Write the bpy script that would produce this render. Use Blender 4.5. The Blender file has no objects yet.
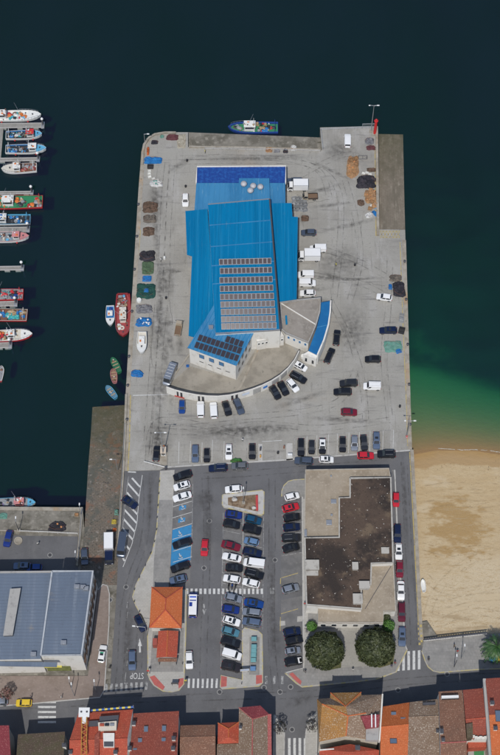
import bpy, bmesh, math, random
from mathutils import Vector, Matrix
from mathutils.geometry import tessellate_polygon
from mathutils import noise as mnoise
R = math.radians
scene = bpy.context.scene
col = scene.collection

# ------------------------------------------------------------------ camera
# aerial view: camera high over the town, tilted 28.5 degrees from straight down
FPX, TILT, DEPTH = 1440.0, R(28.5), 360.0
CAM_H = DEPTH * math.cos(TILT)
cam_d = bpy.data.cameras.new('camera')
cam = bpy.data.objects.new('camera', cam_d)
col.objects.link(cam)
cam_d.sensor_fit = 'VERTICAL'
cam_d.sensor_height = 24.0
cam_d.lens = FPX / 755.0 * 24.0
cam_d.clip_start = 1.0
cam_d.clip_end = 6000.0
cam.location = (0, 0, CAM_H)
cam.rotation_euler = (TILT, 0, 0)
scene.camera = cam

# ------------------------------------------------------------------ light
SUN_EL, SUN_FROM = R(56.0), R(189.5)      # compass bearing the sun stands at (south, a little west)
world = bpy.data.worlds.new('World')
scene.world = world
world.use_nodes = True
wn = world.node_tree.nodes
bg = wn['Background']
sky = wn.new('ShaderNodeTexSky')
sky.sky_type = 'NISHITA'
sky.sun_disc = False
sky.sun_elevation = SUN_EL
sky.sun_rotation = SUN_FROM
world.node_tree.links.new(sky.outputs[0], bg.inputs[0])
bg.inputs[1].default_value = 0.11
sun_d = bpy.data.lights.new('sun', 'SUN')
sun_d.energy = 3.2
sun_d.angle = R(0.53)
sun_d.color = (1.0, 0.965, 0.92)
sun = bpy.data.objects.new('sun', sun_d)
col.objects.link(sun)
sdir = Vector((math.sin(SUN_FROM) * math.cos(SUN_EL), math.cos(SUN_FROM) * math.cos(SUN_EL), math.sin(SUN_EL)))
sun.rotation_euler = (-sdir).to_track_quat('-Z', 'Y').to_euler()
sun.location = (0, 200, 250)
scene.view_settings.view_transform = 'Standard'
scene.view_settings.look = 'None'
scene.view_settings.exposure = 0.0
scene.view_settings.gamma = 1.0
scene.view_settings.use_curve_mapping = False
scene.cycles.max_bounces = 6
scene.cycles.transparent_max_bounces = 12

# ------------------------------------------------------------------ survey: a point of the plan to metres
CT, ST = math.cos(TILT), math.sin(TILT)
def P(u, v, z=0.0):
    dx, dy = (u - 250.0) / FPX, -(v - 377.5) / FPX
    d = Vector((dx, dy * CT + ST, dy * ST - CT))
    k = (z - CAM_H) / d.z
    return Vector((d.x * k, d.y * k, z))
def heading(u, v, deg, z=0.0):
    a = R(deg)
    d = P(u + 4 * math.cos(a), v - 4 * math.sin(a), z) - P(u, v, z)
    return math.atan2(d.y, d.x)
def PL(pts, z=0.0):
    return [P(u, v, z) for u, v in pts]
WATER = -2.5

# ------------------------------------------------------------------ materials
MATS = {}
def nmat(name):
    m = bpy.data.materials.new(name)
    m.use_nodes = True
    MATS[name] = m
    return m, m.node_tree, m.node_tree.nodes['Principled BSDF']
def mat(name, c, rough=0.6, metal=0.0, var=0.12, scale=3.0, coat=0.0, bump=0.0, spec=None, obj_var=0.0):
    """plain material with a little procedural unevenness"""
    if name in MATS: return MATS[name]
    m, nt, b = nmat(name)
    N, Lk = nt.nodes, nt.links
    tc = N.new('ShaderNodeTexCoord')
    nz = N.new('ShaderNodeTexNoise'); nz.inputs['Scale'].default_value = scale; nz.inputs['Detail'].default_value = 5
    Lk.new(tc.outputs['Object'], nz.inputs['Vector'])
    mx = N.new('ShaderNodeMix'); mx.data_type = 'RGBA'
    mx.inputs[6].default_value = (*[max(0, x * (1 - var)) for x in c], 1)
    mx.inputs[7].default_value = (*[min(1, x * (1 + var)) for x in c], 1)
    Lk.new(nz.outputs['Fac'], mx.inputs[0])
    out = mx.outputs[2]
    if obj_var:
        oi = N.new('ShaderNodeObjectInfo')
        hs = N.new('ShaderNodeHueSaturation')
        mr = N.new('ShaderNodeMapRange')
        mr.inputs[3].default_value = 1 - obj_var; mr.inputs[4].default_value = 1 + obj_var
        Lk.new(oi.outputs['Random'], mr.inputs[0]); Lk.new(mr.outputs[0], hs.inputs['Value']); Lk.new(out, hs.inputs['Color'])
        out = hs.outputs[0]
    Lk.new(out, b.inputs['Base Color'])
    b.inputs['Roughness'].default_value = rough
    b.inputs['Metallic'].default_value = metal
    b.inputs['Coat Weight'].default_value = coat
    b.inputs['Coat Roughness'].default_value = 0.08
    if spec is not None: b.inputs['Specular IOR Level'].default_value = spec
    if bump:
        bp = N.new('ShaderNodeBump'); bp.inputs['Strength'].default_value = bump; bp.inputs['Distance'].default_value = 0.05
        Lk.new(nz.outputs['Fac'], bp.inputs['Height']); Lk.new(bp.outputs[0], b.inputs['Normal'])
    return m
def layered(name, base, layers, rough=0.85, bump=0.0, bump_scale=2.0, obj_var=0.0, brick=None, spec=0.3, bump_dist=0.05):
    """base colour, then (colour, noise scale, from, to, stretch) patches; optional brick joints (w, h, colour, rot, mortar)"""
    if name in MATS: return MATS[name]
    m, nt, b = nmat(name)
    N, Lk = nt.nodes, nt.links
    geo = N.new('ShaderNodeNewGeometry')
    cur = None
    def rgb(c):
        n = N.new('ShaderNodeRGB'); n.outputs[0].default_value = (*c, 1); return n.outputs[0]
    cur = rgb(base)
    if brick:
        w, h, cc, rot, mort, c2 = brick
        mp = N.new('ShaderNodeMapping'); mp.inputs['Rotation'].default_value = (0, 0, rot)
        Lk.new(geo.outputs['Position'], mp.inputs['Vector'])
        bt = N.new('ShaderNodeTexBrick')
        bt.inputs['Scale'].default_value = 1.0
        bt.inputs['Brick Width'].default_value = w; bt.inputs['Row Height'].default_value = h
        bt.inputs['Mortar Size'].default_value = mort; bt.inputs['Mortar Smooth'].default_value = 0.3
        bt.inputs['Color1'].default_value = (*base, 1); bt.inputs['Color2'].default_value = (*c2, 1)
        bt.inputs['Mortar'].default_value = (*cc, 1)
        Lk.new(mp.outputs[0], bt.inputs['Vector'])
        cur = bt.outputs['Color']
    for i, (c, sc, lo, hi, stretch) in enumerate(layers):
        mp = N.new('ShaderNodeMapping')
        mp.inputs['Location'].default_value = (i * 13.7 + len(name), i * 7.1, i * 3.3)
        mp.inputs['Scale'].default_value = stretch
        Lk.new(geo.outputs['Position'], mp.inputs['Vector'])
        nz = N.new('ShaderNodeTexNoise'); nz.inputs['Scale'].default_value = sc
        nz.inputs['Detail'].default_value = 8; nz.inputs['Roughness'].default_value = 0.62
        Lk.new(mp.outputs[0], nz.inputs['Vector'])
        mr = N.new('ShaderNodeMapRange'); mr.inputs[1].default_value = lo; mr.inputs[2].default_value = hi
        mr.interpolation_type = 'SMOOTHSTEP'
        Lk.new(nz.outputs['Fac'], mr.inputs[0])
        mx = N.new('ShaderNodeMix'); mx.data_type = 'RGBA'
        Lk.new(mr.outputs[0], mx.inputs[0]); Lk.new(cur, mx.inputs[6]); mx.inputs[7].default_value = (*c, 1)
        cur = mx.outputs[2]
    if obj_var:
        oi = N.new('ShaderNodeObjectInfo'); hs = N.new('ShaderNodeHueSaturation'); mr = N.new('ShaderNodeMapRange')
        mr.inputs[3].default_value = 1 - obj_var; mr.inputs[4].default_value = 1 + obj_var
        Lk.new(oi.outputs['Random'], mr.inputs[0]); Lk.new(mr.outputs[0], hs.inputs['Value']); Lk.new(cur, hs.inputs['Color'])
        cur = hs.outputs[0]
    Lk.new(cur, b.inputs['Base Color'])
    b.inputs['Roughness'].default_value = rough
    b.inputs['Specular IOR Level'].default_value = spec
    if bump:
        nz = N.new('ShaderNodeTexNoise'); nz.inputs['Scale'].default_value = bump_scale; nz.inputs['Detail'].default_value = 8
        Lk.new(geo.outputs['Position'], nz.inputs['Vector'])
        bp = N.new('ShaderNodeBump'); bp.inputs['Strength'].default_value = bump; bp.inputs['Distance'].default_value = bump_dist
        Lk.new(nz.outputs['Fac'], bp.inputs['Height']); Lk.new(bp.outputs[0], b.inputs['Normal'])
    return m
U1 = (1, 1, 1)

# ------------------------------------------------------------------ mesh building
class MB:
    def __init__(s): s.v, s.f, s.m = [], [], []
    def face(s, pts, mi=0):
        i = len(s.v); s.v += [tuple(p) for p in pts]; s.f.append(tuple(range(i, i + len(pts)))); s.m.append(mi)
    def box(s, c, d, rz=0.0, mi=0, M=None):
        x, y, z = d[0] / 2, d[1] / 2, d[2] / 2
        T = M if M is not None else Matrix.Translation(c) @ Matrix.Rotation(rz, 4, 'Z')
        i = len(s.v)
        for a in (-1, 1):
            for b in (-1, 1):
                for e in (-1, 1): s.v.append(tuple(T @ Vector((a * x, b * y, e * z))))
        for q in ((0, 1, 3, 2), (4, 6, 7, 5), (0, 4, 5, 1), (2, 3, 7, 6), (0, 2, 6, 4), (1, 5, 7, 3)):
            s.f.append(tuple(i + k for k in q)); s.m.append(mi)
        return s
    def hexa(s, bot, top, mi=0, cap_mi=None):
        """loft between two loops of the same length, capped"""
        n = len(bot); i = len(s.v)
        s.v += [tuple(p) for p in bot] + [tuple(p) for p in top]
        for k in range(n):
            s.f.append((i + k, i + (k + 1) % n, i + n + (k + 1) % n, i + n + k)); s.m.append(mi)
        for off, loop, rev in ((0, bot, True), (n, top, False)):
            for t in tessellate_polygon([[Vector(p) for p in loop]]):
                a, b, c = (loop[j] for j in t)
                nz = (Vector(b) - Vector(a)).cross(Vector(c) - Vector(a)).z
                t = tuple(t)
                if (nz < 0) != rev: t = t[::-1]
                s.f.append(tuple(i + off + j for j in t)); s.m.append(mi if cap_mi is None or rev else cap_mi)
        return s
    def prism(s, poly, z0, z1, mi=0, cap_mi=None):
        poly = ccw(poly)
        return s.hexa([(p[0], p[1], z0) for p in poly], [(p[0], p[1], z1) for p in poly], mi, cap_mi)
    def sheet(s, poly, z, mi=0):
        poly = ccw(poly); i = len(s.v)
        s.v += [(p[0], p[1], z) for p in poly]
        for t in tessellate_polygon([[Vector((p[0], p[1], 0)) for p in poly]]):
            a, b, c = (Vector(poly[j][:2]) for j in t)
            t = tuple(t)
            if (b - a).cross(c - a) < 0: t = t[::-1]
            s.f.append(tuple(i + j for j in t)); s.m.append(mi)
        return s
    def tube(s, a, b, r0, r1=None, n=8, mi=0, caps=True):
        a, b = Vector(a), Vector(b); r1 = r0 if r1 is None else r1
        d = (b - a).normalized(); x = d.orthogonal().normalized(); y = d.cross(x)
        i = len(s.v)
        for p, r in ((a, r0), (b, r1)):
            for k in range(n):
                t = 2 * math.pi * k / n
                s.v.append(tuple(p + (x * math.cos(t) + y * math.sin(t)) * r))
        for k in range(n):
            s.f.append((i + k, i + (k + 1) % n, i + n + (k + 1) % n, i + n + k)); s.m.append(mi)
        if caps:
            s.f.append(tuple(i + n - 1 - k for k in range(n))); s.m.append(mi)
            s.f.append(tuple(i + n + k for k in range(n))); s.m.append(mi)
        return s
    def lathe(s, c, prof, n=14, mi=0):
        c = Vector(c); i = len(s.v)
        for r, z in prof:
            for k in range(n):
                t = 2 * math.pi * k / n
                s.v.append((c.x + r * math.cos(t), c.y + r * math.sin(t), c.z + z))
        for j in range(len(prof) - 1):
            for k in range(n):
                k2 = (k + 1) % n
                s.f.append((i + j * n + k, i + j * n + k2, i + (j + 1) * n + k2, i + (j + 1) * n + k)); s.m.append(mi)
        s.f.append(tuple(i + n - 1 - k for k in range(n))); s.m.append(mi)
        j = len(prof) - 1
        s.f.append(tuple(i + j * n + k for k in range(n))); s.m.append(mi)
        return s
    def blob(s, c, r, sz=(1, 1, 1), n=8, m=5, rough=0.15, seed=0, mi=0):
        c = Vector(c); i = len(s.v)
        for j in range(m + 1):
            ph = math.pi * j / m
            for k in range(n):
                t = 2 * math.pi * k / n
                d = Vector((math.sin(ph) * math.cos(t), math.sin(ph) * math.sin(t), math.cos(ph)))
                q = 1 + rough * mnoise.noise(d * 1.7 + Vector((seed * 3.1, seed, 0)))
                s.v.append((c.x + d.x * r * sz[0] * q, c.y + d.y * r * sz[1] * q, c.z + d.z * r * sz[2] * q))
        for j in range(m):
            for k in range(n):
                k2 = (k + 1) % n
                s.f.append((i + j * n + k, i + (j + 1) * n + k, i + (j + 1) * n + k2, i + j * n + k2)); s.m.append(mi)
        return s
    def mesh(s, name, mats, smooth=False):
        me = bpy.data.meshes.new(name)
        me.from_pydata(s.v, [], s.f)
        for m in (mats if isinstance(mats, (list, tuple)) else [mats]): me.materials.append(m)
        me.polygons.foreach_set('material_index', s.m)
        if smooth: me.polygons.foreach_set('use_smooth', [True] * len(me.polygons))
        me.validate(); me.update()
        return me
    def build(s, name, mats, parent=None, smooth=False, loc=None, rz=0.0):
        return link(name, s.mesh(name, mats, smooth), parent, loc, rz)
def ccw(poly):
    a = sum(poly[i][0] * poly[(i + 1) % len(poly)][1] - poly[(i + 1) % len(poly)][0] * poly[i][1] for i in range(len(poly)))
    return list(poly) if a > 0 else list(poly)[::-1]
def link(name, me, parent=None, loc=None, rz=0.0):
    o = bpy.data.objects.new(name, me); col.objects.link(o)
    if parent is not None: o.parent = parent
    if loc is not None: o.location = loc
    if rz: o.rotation_euler = (0, 0, rz)
    return o
def empty(name, loc, rz=0.0):
    o = bpy.data.objects.new(name, None); col.objects.link(o)
    o.location = loc; o.rotation_euler = (0, 0, rz); o.empty_display_size = 0.5
    return o
def tag(o, label=None, cat=None, group=None, kind=None):
    if label: o['label'] = label
    if cat: o['category'] = cat
    if group: o['group'] = group
    if kind: o['kind'] = kind
    return o
def struct(o): o['kind'] = 'structure'; return o
def lerp(a, b, t): return a + (b - a) * t
def copy_tree(o, parent=None):
    c = o.copy(); col.objects.link(c); c.parent = parent
    for ch in o.children: copy_tree(ch, c)
    return c
def clip_cell(poly, x0, y0, x1, y1):
    """a polygon cut to one rectangular cell"""
    out = [(p[0], p[1]) for p in poly]
    for ax, lim, sg in ((0, x0, 1), (0, x1, -1), (1, y0, 1), (1, y1, -1)):
        src, out = out, []
        for i, p in enumerate(src):
            q = src[(i + 1) % len(src)]
            a, b = (p[ax] - lim) * sg, (q[ax] - lim) * sg
            if a >= 0: out.append(p)
            if (a >= 0) != (b >= 0):
                t = a / (a - b); out.append((lerp(p[0], q[0], t), lerp(p[1], q[1], t)))
        if not out: return []
    return out
def area(poly):
    return abs(sum(poly[i][0] * poly[(i + 1) % len(poly)][1] - poly[(i + 1) % len(poly)][0] * poly[i][1] for i in range(len(poly)))) / 2
def offset_line(pts, d):
    """a polyline moved sideways by d metres (left of its direction)"""
    out = []
    for i, p in enumerate(pts):
        a = pts[max(0, i - 1)]; b = pts[min(len(pts) - 1, i + 1)]
        t = Vector((b[0] - a[0], b[1] - a[1])).normalized()
        out.append(Vector((p[0] - t.y * d, p[1] + t.x * d, 0)))
    return out
def strip(mb, pts, w, z0, z1, mi=0):
    """a band of width w along a polyline, from z0 to z1"""
    l, r = offset_line(pts, w / 2), offset_line(pts, -w / 2)
    for i in range(len(pts) - 1):
        mb.hexa([(q.x, q.y, z0) for q in (r[i], r[i + 1], l[i + 1], l[i])], [(q.x, q.y, z1) for q in (r[i], r[i + 1], l[i + 1], l[i])], mi)
    return mb
def flat_strip(mb, pts, w, z, mi=0):
    l, r = offset_line(pts, w / 2), offset_line(pts, -w / 2)
    for i in range(len(pts) - 1):
        mb.face([(q.x, q.y, z) for q in (r[i], r[i + 1], l[i + 1], l[i])], mi)
    return mb
# ================================================================== setting
# ---- seabed and beach, one sheet out to the horizon
xs = [-3000, -1500, -700, -300, -150, -80, -40, 0, 20] + [26 + 2.0 * i for i in range(60)] + [160, 200, 300, 700, 1500, 3000]
YB = P(450, 640).y
ys = [-1500, -600, -200, 0, 40, YB - 6] + [YB - 4 + 1.6 * i for i in range(95)] + [YB + 170, YB + 220, YB + 320, 700, 1200, 2500, 4000]
wl_pts = [P(u, v, WATER) for u, v in ((400, 456), (418, 453), (440, 450), (470, 450.5), (500, 453), (620, 470))]
br_pts = [P(u, v, WATER - 2.6) for u, v in ((396, 358), (412, 368), (450, 379), (500, 393), (620, 420))]
def along(pts, x):
    if x <= pts[0].x: return pts[0].y
    for a, b in zip(pts, pts[1:]):
        if x <= b.x: return lerp(a.y, b.y, (x - a.x) / (b.x - a.x))
    return pts[-1].y
XQ = P(404, 300).x
SHOALS = [(P(414, 312, -8).x, P(414, 312, -8).y, 13, .9), (P(424, 280, -9).x, P(424, 280, -9).y, 12, .9), (P(455, 300, -9).x, P(455, 300, -9).y, 14, .6), (P(480, 260, -9).x, P(480, 260, -9).y, 18, .5), (P(416, 345, -8).x, P(416, 345, -8).y, 8, .5)]
def bed_z(x, y):
    yw, yb = along(wl_pts, x), along(br_pts, x)
    n = mnoise.noise(Vector((x * .11, y * .16, 0)))
    if y < yw:
        d = yw - y
        z = WATER + 0.030 * d + 0.02 * n * min(1, d / 6) + 0.06 * math.exp(-((d - 5) / 2.5) ** 2)
        z = min(z, -0.75)
    elif y < yb:
        t = (y - yw) / (yb - yw)
        z = WATER - 3.0 * t ** 1.15 + 0.10 * n * t
    else:
        d = y - yb
        z = WATER - 3.0 - 2.6 * (1 - math.exp(-d / 9)) - 6.0 * (1 - math.exp(-d / 60)) + 0.9 * n * min(1, d / 10) + 1.0 * mnoise.noise(Vector((x * .03, y * .025, 4))) * min(1, d / 20)
    for (cx, cy, rr_, hh_) in SHOALS: z = min(z + hh_ * math.exp(-((x - cx) ** 2 + (y - cy) ** 2) / rr_ ** 2), WATER - 4.4) if y > yb + 6 else z
    w = min(1.0, max(0.0, (x - (XQ - 12)) / 10))
    return lerp(-13.0, z, w)
bm_v = [(x, y, bed_z(x, y)) for y in ys for x in xs]
nx = len(xs)
bm_f = [(j * nx + i, j * nx + i + 1, (j + 1) * nx + i + 1, (j + 1) * nx + i) for j in range(len(ys) - 1) for i in range(nx - 1)]
m, nt, b = nmat('sand')
N, Lk = nt.nodes, nt.links
geo = N.new('ShaderNodeNewGeometry'); sep = N.new('ShaderNodeSeparateXYZ'); Lk.new(geo.outputs['Position'], sep.inputs[0])
def nz_(scale, stretch=(1, 1, 1), det=8, off=0):
    mp = N.new('ShaderNodeMapping'); mp.inputs['Scale'].default_value = stretch; mp.inputs['Location'].default_value = (off, off * .7, 0)
    Lk.new(geo.outputs['Position'], mp.inputs['Vector'])
    t = N.new('ShaderNodeTexNoise'); t.inputs['Scale'].default_value = scale; t.inputs['Detail'].default_value = det; t.inputs['Roughness'].default_value = .6
    Lk.new(mp.outputs[0], t.inputs['Vector']); return t.outputs['Fac']
def rng_(src, lo, hi, a=0, c=1):
    r = N.new('ShaderNodeMapRange'); r.interpolation_type = 'SMOOTHSTEP'
    for i, x in enumerate((lo, hi, a, c)): r.inputs[i + 1].default_value = x
    Lk.new(src, r.inputs[0]); return r.outputs[0]
def mix_(f, a, c):
    x = N.new('ShaderNodeMix'); x.data_type = 'RGBA'
    Lk.new(f, x.inputs[0])
    for i, q in ((6, a), (7, c)):
        if isinstance(q, tuple): x.inputs[i].default_value = (*q, 1)
        else: Lk.new(q, x.inputs[i])
    return x.outputs[2]
def math_(op, a, c):
    x = N.new('ShaderNodeMath'); x.operation = op
    for i, q in ((0, a), (1, c)):
        if isinstance(q, (int, float)): x.inputs[i].default_value = q
        else: Lk.new(q, x.inputs[i])
    return x.outputs[0]
DRY, OCHRE, WET, WEED = (.435, .325, .185), (.34, .225, .10), (.345, .22, .092), (.042, .062, .040)
c = mix_(rng_(nz_(.5, (.25, 1, 1)), .35, .7), DRY, (.47, .365, .22))
c = mix_(rng_(math_('ADD', sep.outputs[2], math_('MULTIPLY', nz_(.09, (1, 1.5, 1), 6, 40), .9)), -1.45, -1.0), c, (.50, .41, .275))
c = mix_(rng_(nz_(2.2, (.3, 1, 1), 10, 5), .5, .75), c, (.38, .275, .15))
sx, sy = P(458, 524), P(425, 528)
pv = N.new('ShaderNodeVectorMath'); pv.operation = 'DISTANCE'; Lk.new(geo.outputs['Position'], pv.inputs[0]); pv.inputs[1].default_value = (P(455, 524).x, P(455, 524).y, -1.4)
blot = math_('SUBTRACT', nz_(.2, (1, 2.2, 1), 10, 3), math_('MULTIPLY', pv.outputs['Value'], .037))
c = mix_(rng_(blot, .20, .34), c, OCHRE)
c = mix_(rng_(nz_(6.0, (.5, 1, 1), 6, 12), .48, .72), c, (.37, .27, .15))
c = mix_(rng_(nz_(1.3, (.12, 1.4, 1), 6, 17), .58, .70), c, (.36, .265, .15))
c = mix_(rng_(nz_(.07, (1, 2.2, 1), 6, 23), .56, .66), c, (.48, .385, .25))
c = mix_(rng_(math_('SUBTRACT', nz_(.3, (.5, 2, 1), 9, 31), rng_(sep.outputs[1], YB - 2, YB + 22, 0, .35)), .42, .62), c, (.35, .265, .16))
zz = math_('ADD', sep.outputs[2], math_('MULTIPLY', nz_(.14, (1, .4, 1), 5, 8), .22))
c = mix_(rng_(zz, WATER + .30, WATER + .27), c, (.36, .245, .125))
c = mix_(rng_(zz, WATER + .22, WATER + .10), c, WET)
c = mix_(rng_(math_('ADD', sep.outputs[2], math_('MULTIPLY', nz_(.12, U1, 7, 2), 1.8)), WATER - 1.6, WATER - 4.2), c, WEED)
Lk.new(c, b.inputs['Base Color']); b.inputs['Roughness'].default_value = .9; b.inputs['Specular IOR Level'].default_value = .2
bp = N.new('ShaderNodeBump'); bp.inputs['Strength'].default_value = .8; bp.inputs['Distance'].default_value = .16
Lk.new(nz_(1.1, (.6, 1, 1), 9), bp.inputs['Height']); Lk.new(bp.outputs[0], b.inputs['Normal'])
me = bpy.data.meshes.new('beach'); me.from_pydata(bm_v, [], bm_f); me.materials.append(m)
me.polygons.foreach_set('use_smooth', [True] * len(me.polygons))
beach = struct(link('beach', me))

# ---- sea: a closed body of water over the seabed
m, nt, b = nmat('sea_water'); N, Lk = nt.nodes, nt.links
N.remove(b); out = N['Material Output']
tr = N.new('ShaderNodeBsdfTransparent'); df = N.new('ShaderNodeBsdfDiffuse'); gl = N.new('ShaderNodeBsdfGlossy')
df.inputs[0].default_value = (.046, .062, .148, 1)
gl.inputs['Roughness'].default_value = .06
geo = N.new('ShaderNodeNewGeometry')
w1 = N.new('ShaderNodeTexNoise'); w1.inputs['Scale'].default_value = .9; w1.inputs['Detail'].default_value = 6; w1.inputs['Roughness'].default_value = .6
mp = N.new('ShaderNodeMapping'); mp.inputs['Scale'].default_value = (1, .55, 1); mp.inputs['Rotation'].default_value = (0, 0, .5)
Lk.new(geo.outputs['Position'], mp.inputs[0]); Lk.new(mp.outputs[0], w1.inputs['Vector'])
w2 = N.new('ShaderNodeTexNoise'); w2.inputs['Scale'].default_value = .28; w2.inputs['Detail'].default_value = 5; Lk.new(mp.outputs[0], w2.inputs['Vector'])
wm = N.new('ShaderNodeMath'); wm.operation = 'MULTIPLY_ADD'; wm.inputs[1].default_value = 3.5; Lk.new(w2.outputs['Fac'], wm.inputs[0]); Lk.new(w1.outputs['Fac'], wm.inputs[2])
bp = N.new('ShaderNodeBump'); bp.inputs['Strength'].default_value = .6; bp.inputs['Distance'].default_value = .16
Lk.new(wm.outputs[0], bp.inputs['Height'])
w3 = N.new('ShaderNodeTexNoise'); w3.inputs['Scale'].default_value = .022; w3.inputs['Detail'].default_value = 9; w3.inputs['Roughness'].default_value = .65; Lk.new(mp.outputs[0], w3.inputs['Vector'])
wr = N.new('ShaderNodeMapRange'); wr.inputs[1].default_value = .3; wr.inputs[2].default_value = .7; wr.inputs[3].default_value = .095; wr.inputs[4].default_value = .145; Lk.new(w3.outputs['Fac'], wr.inputs[0])
Lk.new(bp.outputs[0], gl.inputs['Normal']); Lk.new(bp.outputs[0], df.inputs['Normal'])
fr = N.new('ShaderNodeFresnel'); fr.inputs[0].default_value = 1.33; Lk.new(bp.outputs[0], fr.inputs['Normal'])
m1 = N.new('ShaderNodeMixShader'); Lk.new(wr.outputs[0], m1.inputs[0])
Lk.new(tr.outputs[0], m1.inputs[1]); Lk.new(df.outputs[0], m1.inputs[2])
m2 = N.new('ShaderNodeMixShader'); Lk.new(fr.outputs[0], m2.inputs[0]); Lk.new(m1.outputs[0], m2.inputs[1]); Lk.new(gl.outputs[0], m2.inputs[2])
Lk.new(m2.outputs[0], out.inputs['Surface'])
va = N.new('ShaderNodeVolumeAbsorption'); va.inputs['Color'].default_value = (.0, .868, .74, 1); va.inputs['Density'].default_value = .46
Lk.new(va.outputs[0], out.inputs['Volume'])
mb = MB(); mb.box((0, 1200, (WATER - 30) / 2), (5900, 5400, 30 + WATER + 0)).v
SEA_Z = WATER
mb = MB(); mb.box((0, 1200, WATER - 20), (5900, 5400, 40))
sea = struct(mb.build('sea', m))
sea['label'] = 'dark harbour water turning green over the sand by the beach'

# ---- foam where the ripples touch the sand
foam_m = layered('foam', (.48, .46, .40), [((.36, .32, .24), 1.2, .4, .6, U1)], rough=.6)
random.seed(5)
def foam(pts, w):
    mb = MB(); L = []
    for a, bq in zip(pts, pts[1:]):
        for k in range(14): L.append(P(lerp(a[0], bq[0], k / 14), lerp(a[1], bq[1], k / 14) + .6 * mnoise.noise(Vector((lerp(a[0], bq[0], k / 14) * .3, 0, 0))), WATER))
    for i in range(len(L) - 1):
        ww = w * (.25 + .75 * abs(mnoise.noise(Vector((i * .37, w, 0))))) * 1.6
        if mnoise.noise(Vector((i * .21, 9, 0))) < -.34: continue
        mb.face([L[i] + Vector((0, -ww / 2, .012)), L[i + 1] + Vector((0, -ww / 2, .012)), L[i + 1] + Vector((0, ww / 2, .012)), L[i] + Vector((0, ww / 2, .012))])
    o = mb.build('foam', foam_m); tag(o, 'thin white line of foam along the edge of the beach', 'foam', kind='stuff'); return o
foam([(438, 448.4), (448, 449), (462, 449.9), (476, 449.7), (489, 450.4), (503, 453)], .22)

# ---- materials of the ground
CONC = layered('quay_concrete', (.302, .290, .258), [((.262, .25, .222), .06, .42, .62, U1), ((.345, .333, .308), .25, .48, .72, (1, .4, 1)), ((.19, .182, .168), .45, .54, .74, (.25, 1.6, 1)), ((.19, .18, .16), .5, .58, .76, (1.8, .2, 1)), ((.295, .255, .205), .05, .60, .78, U1), ((.16, .152, .138), 2.2, .58, .76, U1), ((.20, .19, .17), 5.0, .54, .70, U1), ((.37, .355, .32), 4.0, .58, .72, U1)], bump=.4, bump_scale=4, obj_var=.035)
CONC_EDGE = layered('edge_concrete', (.33, .30, .25), [((.24, .21, .165), .5, .4, .65, U1), ((.36, .24, .13), .12, .55, .72, U1), ((.14, .13, .11), 1.5, .58, .75, U1)], bump=.3)
CONC_OLD = layered('old_concrete', (.20, .185, .155), [((.12, .11, .088), .25, .38, .62, U1), ((.26, .24, .20), .8, .5, .7, U1), ((.07, .065, .045), .5, .56, .74, (.5, 1.5, 1))], bump=.4)
ASPH = layered('asphalt', (.128, .127, .130), [((.105, .104, .106), .12, .4, .65, U1), ((.155, .152, .15), .35, .52, .8, (1, .3, 1)), ((.09, .089, .09), 1.4, .58, .8, U1), ((.17, .167, .165), 4.5, .58, .72, U1), ((.085, .084, .085), 5.5, .58, .72, U1)], bump=.2, bump_scale=9, rough=.9)
ASPH2 = layered('worn_asphalt', (.158, .154, .150), [((.122, .12, .118), .3, .4, .62, U1), ((.195, .186, .176), 1.0, .55, .75, U1)], bump=.2, bump_scale=9, rough=.9)
PAVE = layered('paving', (.40, .385, .35), [((.31, .30, .27), .4, .45, .7, U1), ((.22, .21, .19), 1.4, .6, .78, U1)], brick=(.8, .4, (.26, .25, .23), .05, .02, (.37, .355, .325)), bump=.1)
PAVE_G = layered('grey_paving', (.26, .25, .235), [((.19, .185, .175), .4, .45, .7, U1), ((.30, .29, .27), 1.0, .55, .75, U1)], brick=(.8, .8, (.17, .165, .155), .05, .02, (.235, .23, .215)), bump=.1)
PAVE_P = layered('pink_paving', (.25, .20, .17), [((.19, .15, .125), .3, .45, .65, U1), ((.30, .25, .215), 1.2, .55, .75, U1), ((.10, .085, .075), .5, .62, .75, U1)], brick=(.4, .2, (.17, .14, .12), .05, .015, (.22, .175, .15)), bump=.1)
STONE = layered('slipway_stone', (.155, .130, .105), [((.10, .098, .082), .25, .45, .60, U1), ((.24, .21, .18), 1.1, .55, .70, U1), ((.19, .105, .07), .3, .55, .66, U1), ((.05, .048, .042), 1.6, .56, .68, U1)], brick=(.9, .42, (.075, .065, .052), .05, .05, (.15, .125, .098)), bump=.5, bump_scale=2)
KERB = layered('kerb_stone', (.42, .41, .385), [((.28, .27, .25), 1.0, .5, .7, U1)])
KERB_Y = layered('yellow_kerb_paint', (.42, .36, .17), [((.36, .34, .30), .9, .42, .58, U1)])
PAINT_W = layered('white_road_paint', (.52, .52, .50), [((.20, .20, .20), 1.6, .52, .70, U1)], rough=.7)
PAINT_F = layered('faded_road_paint', (.33, .33, .32), [((.13, .13, .13), 1.3, .45, .62, U1)], rough=.8)
PAINT_Y = layered('yellow_road_paint', (.42, .33, .12), [((.22, .20, .17), 1.3, .45, .65, U1)], rough=.8)
PAINT_B = layered('blue_road_paint', (.035, .20, .40), [((.05, .15, .26), .9, .5, .7, U1), ((.14, .16, .17), 2.2, .62, .74, U1)], rough=.75)
TACT = layered('red_tactile_paving', (.42, .11, .095), [((.33, .10, .09), 1.2, .45, .65, U1)], rough=.8)

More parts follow.
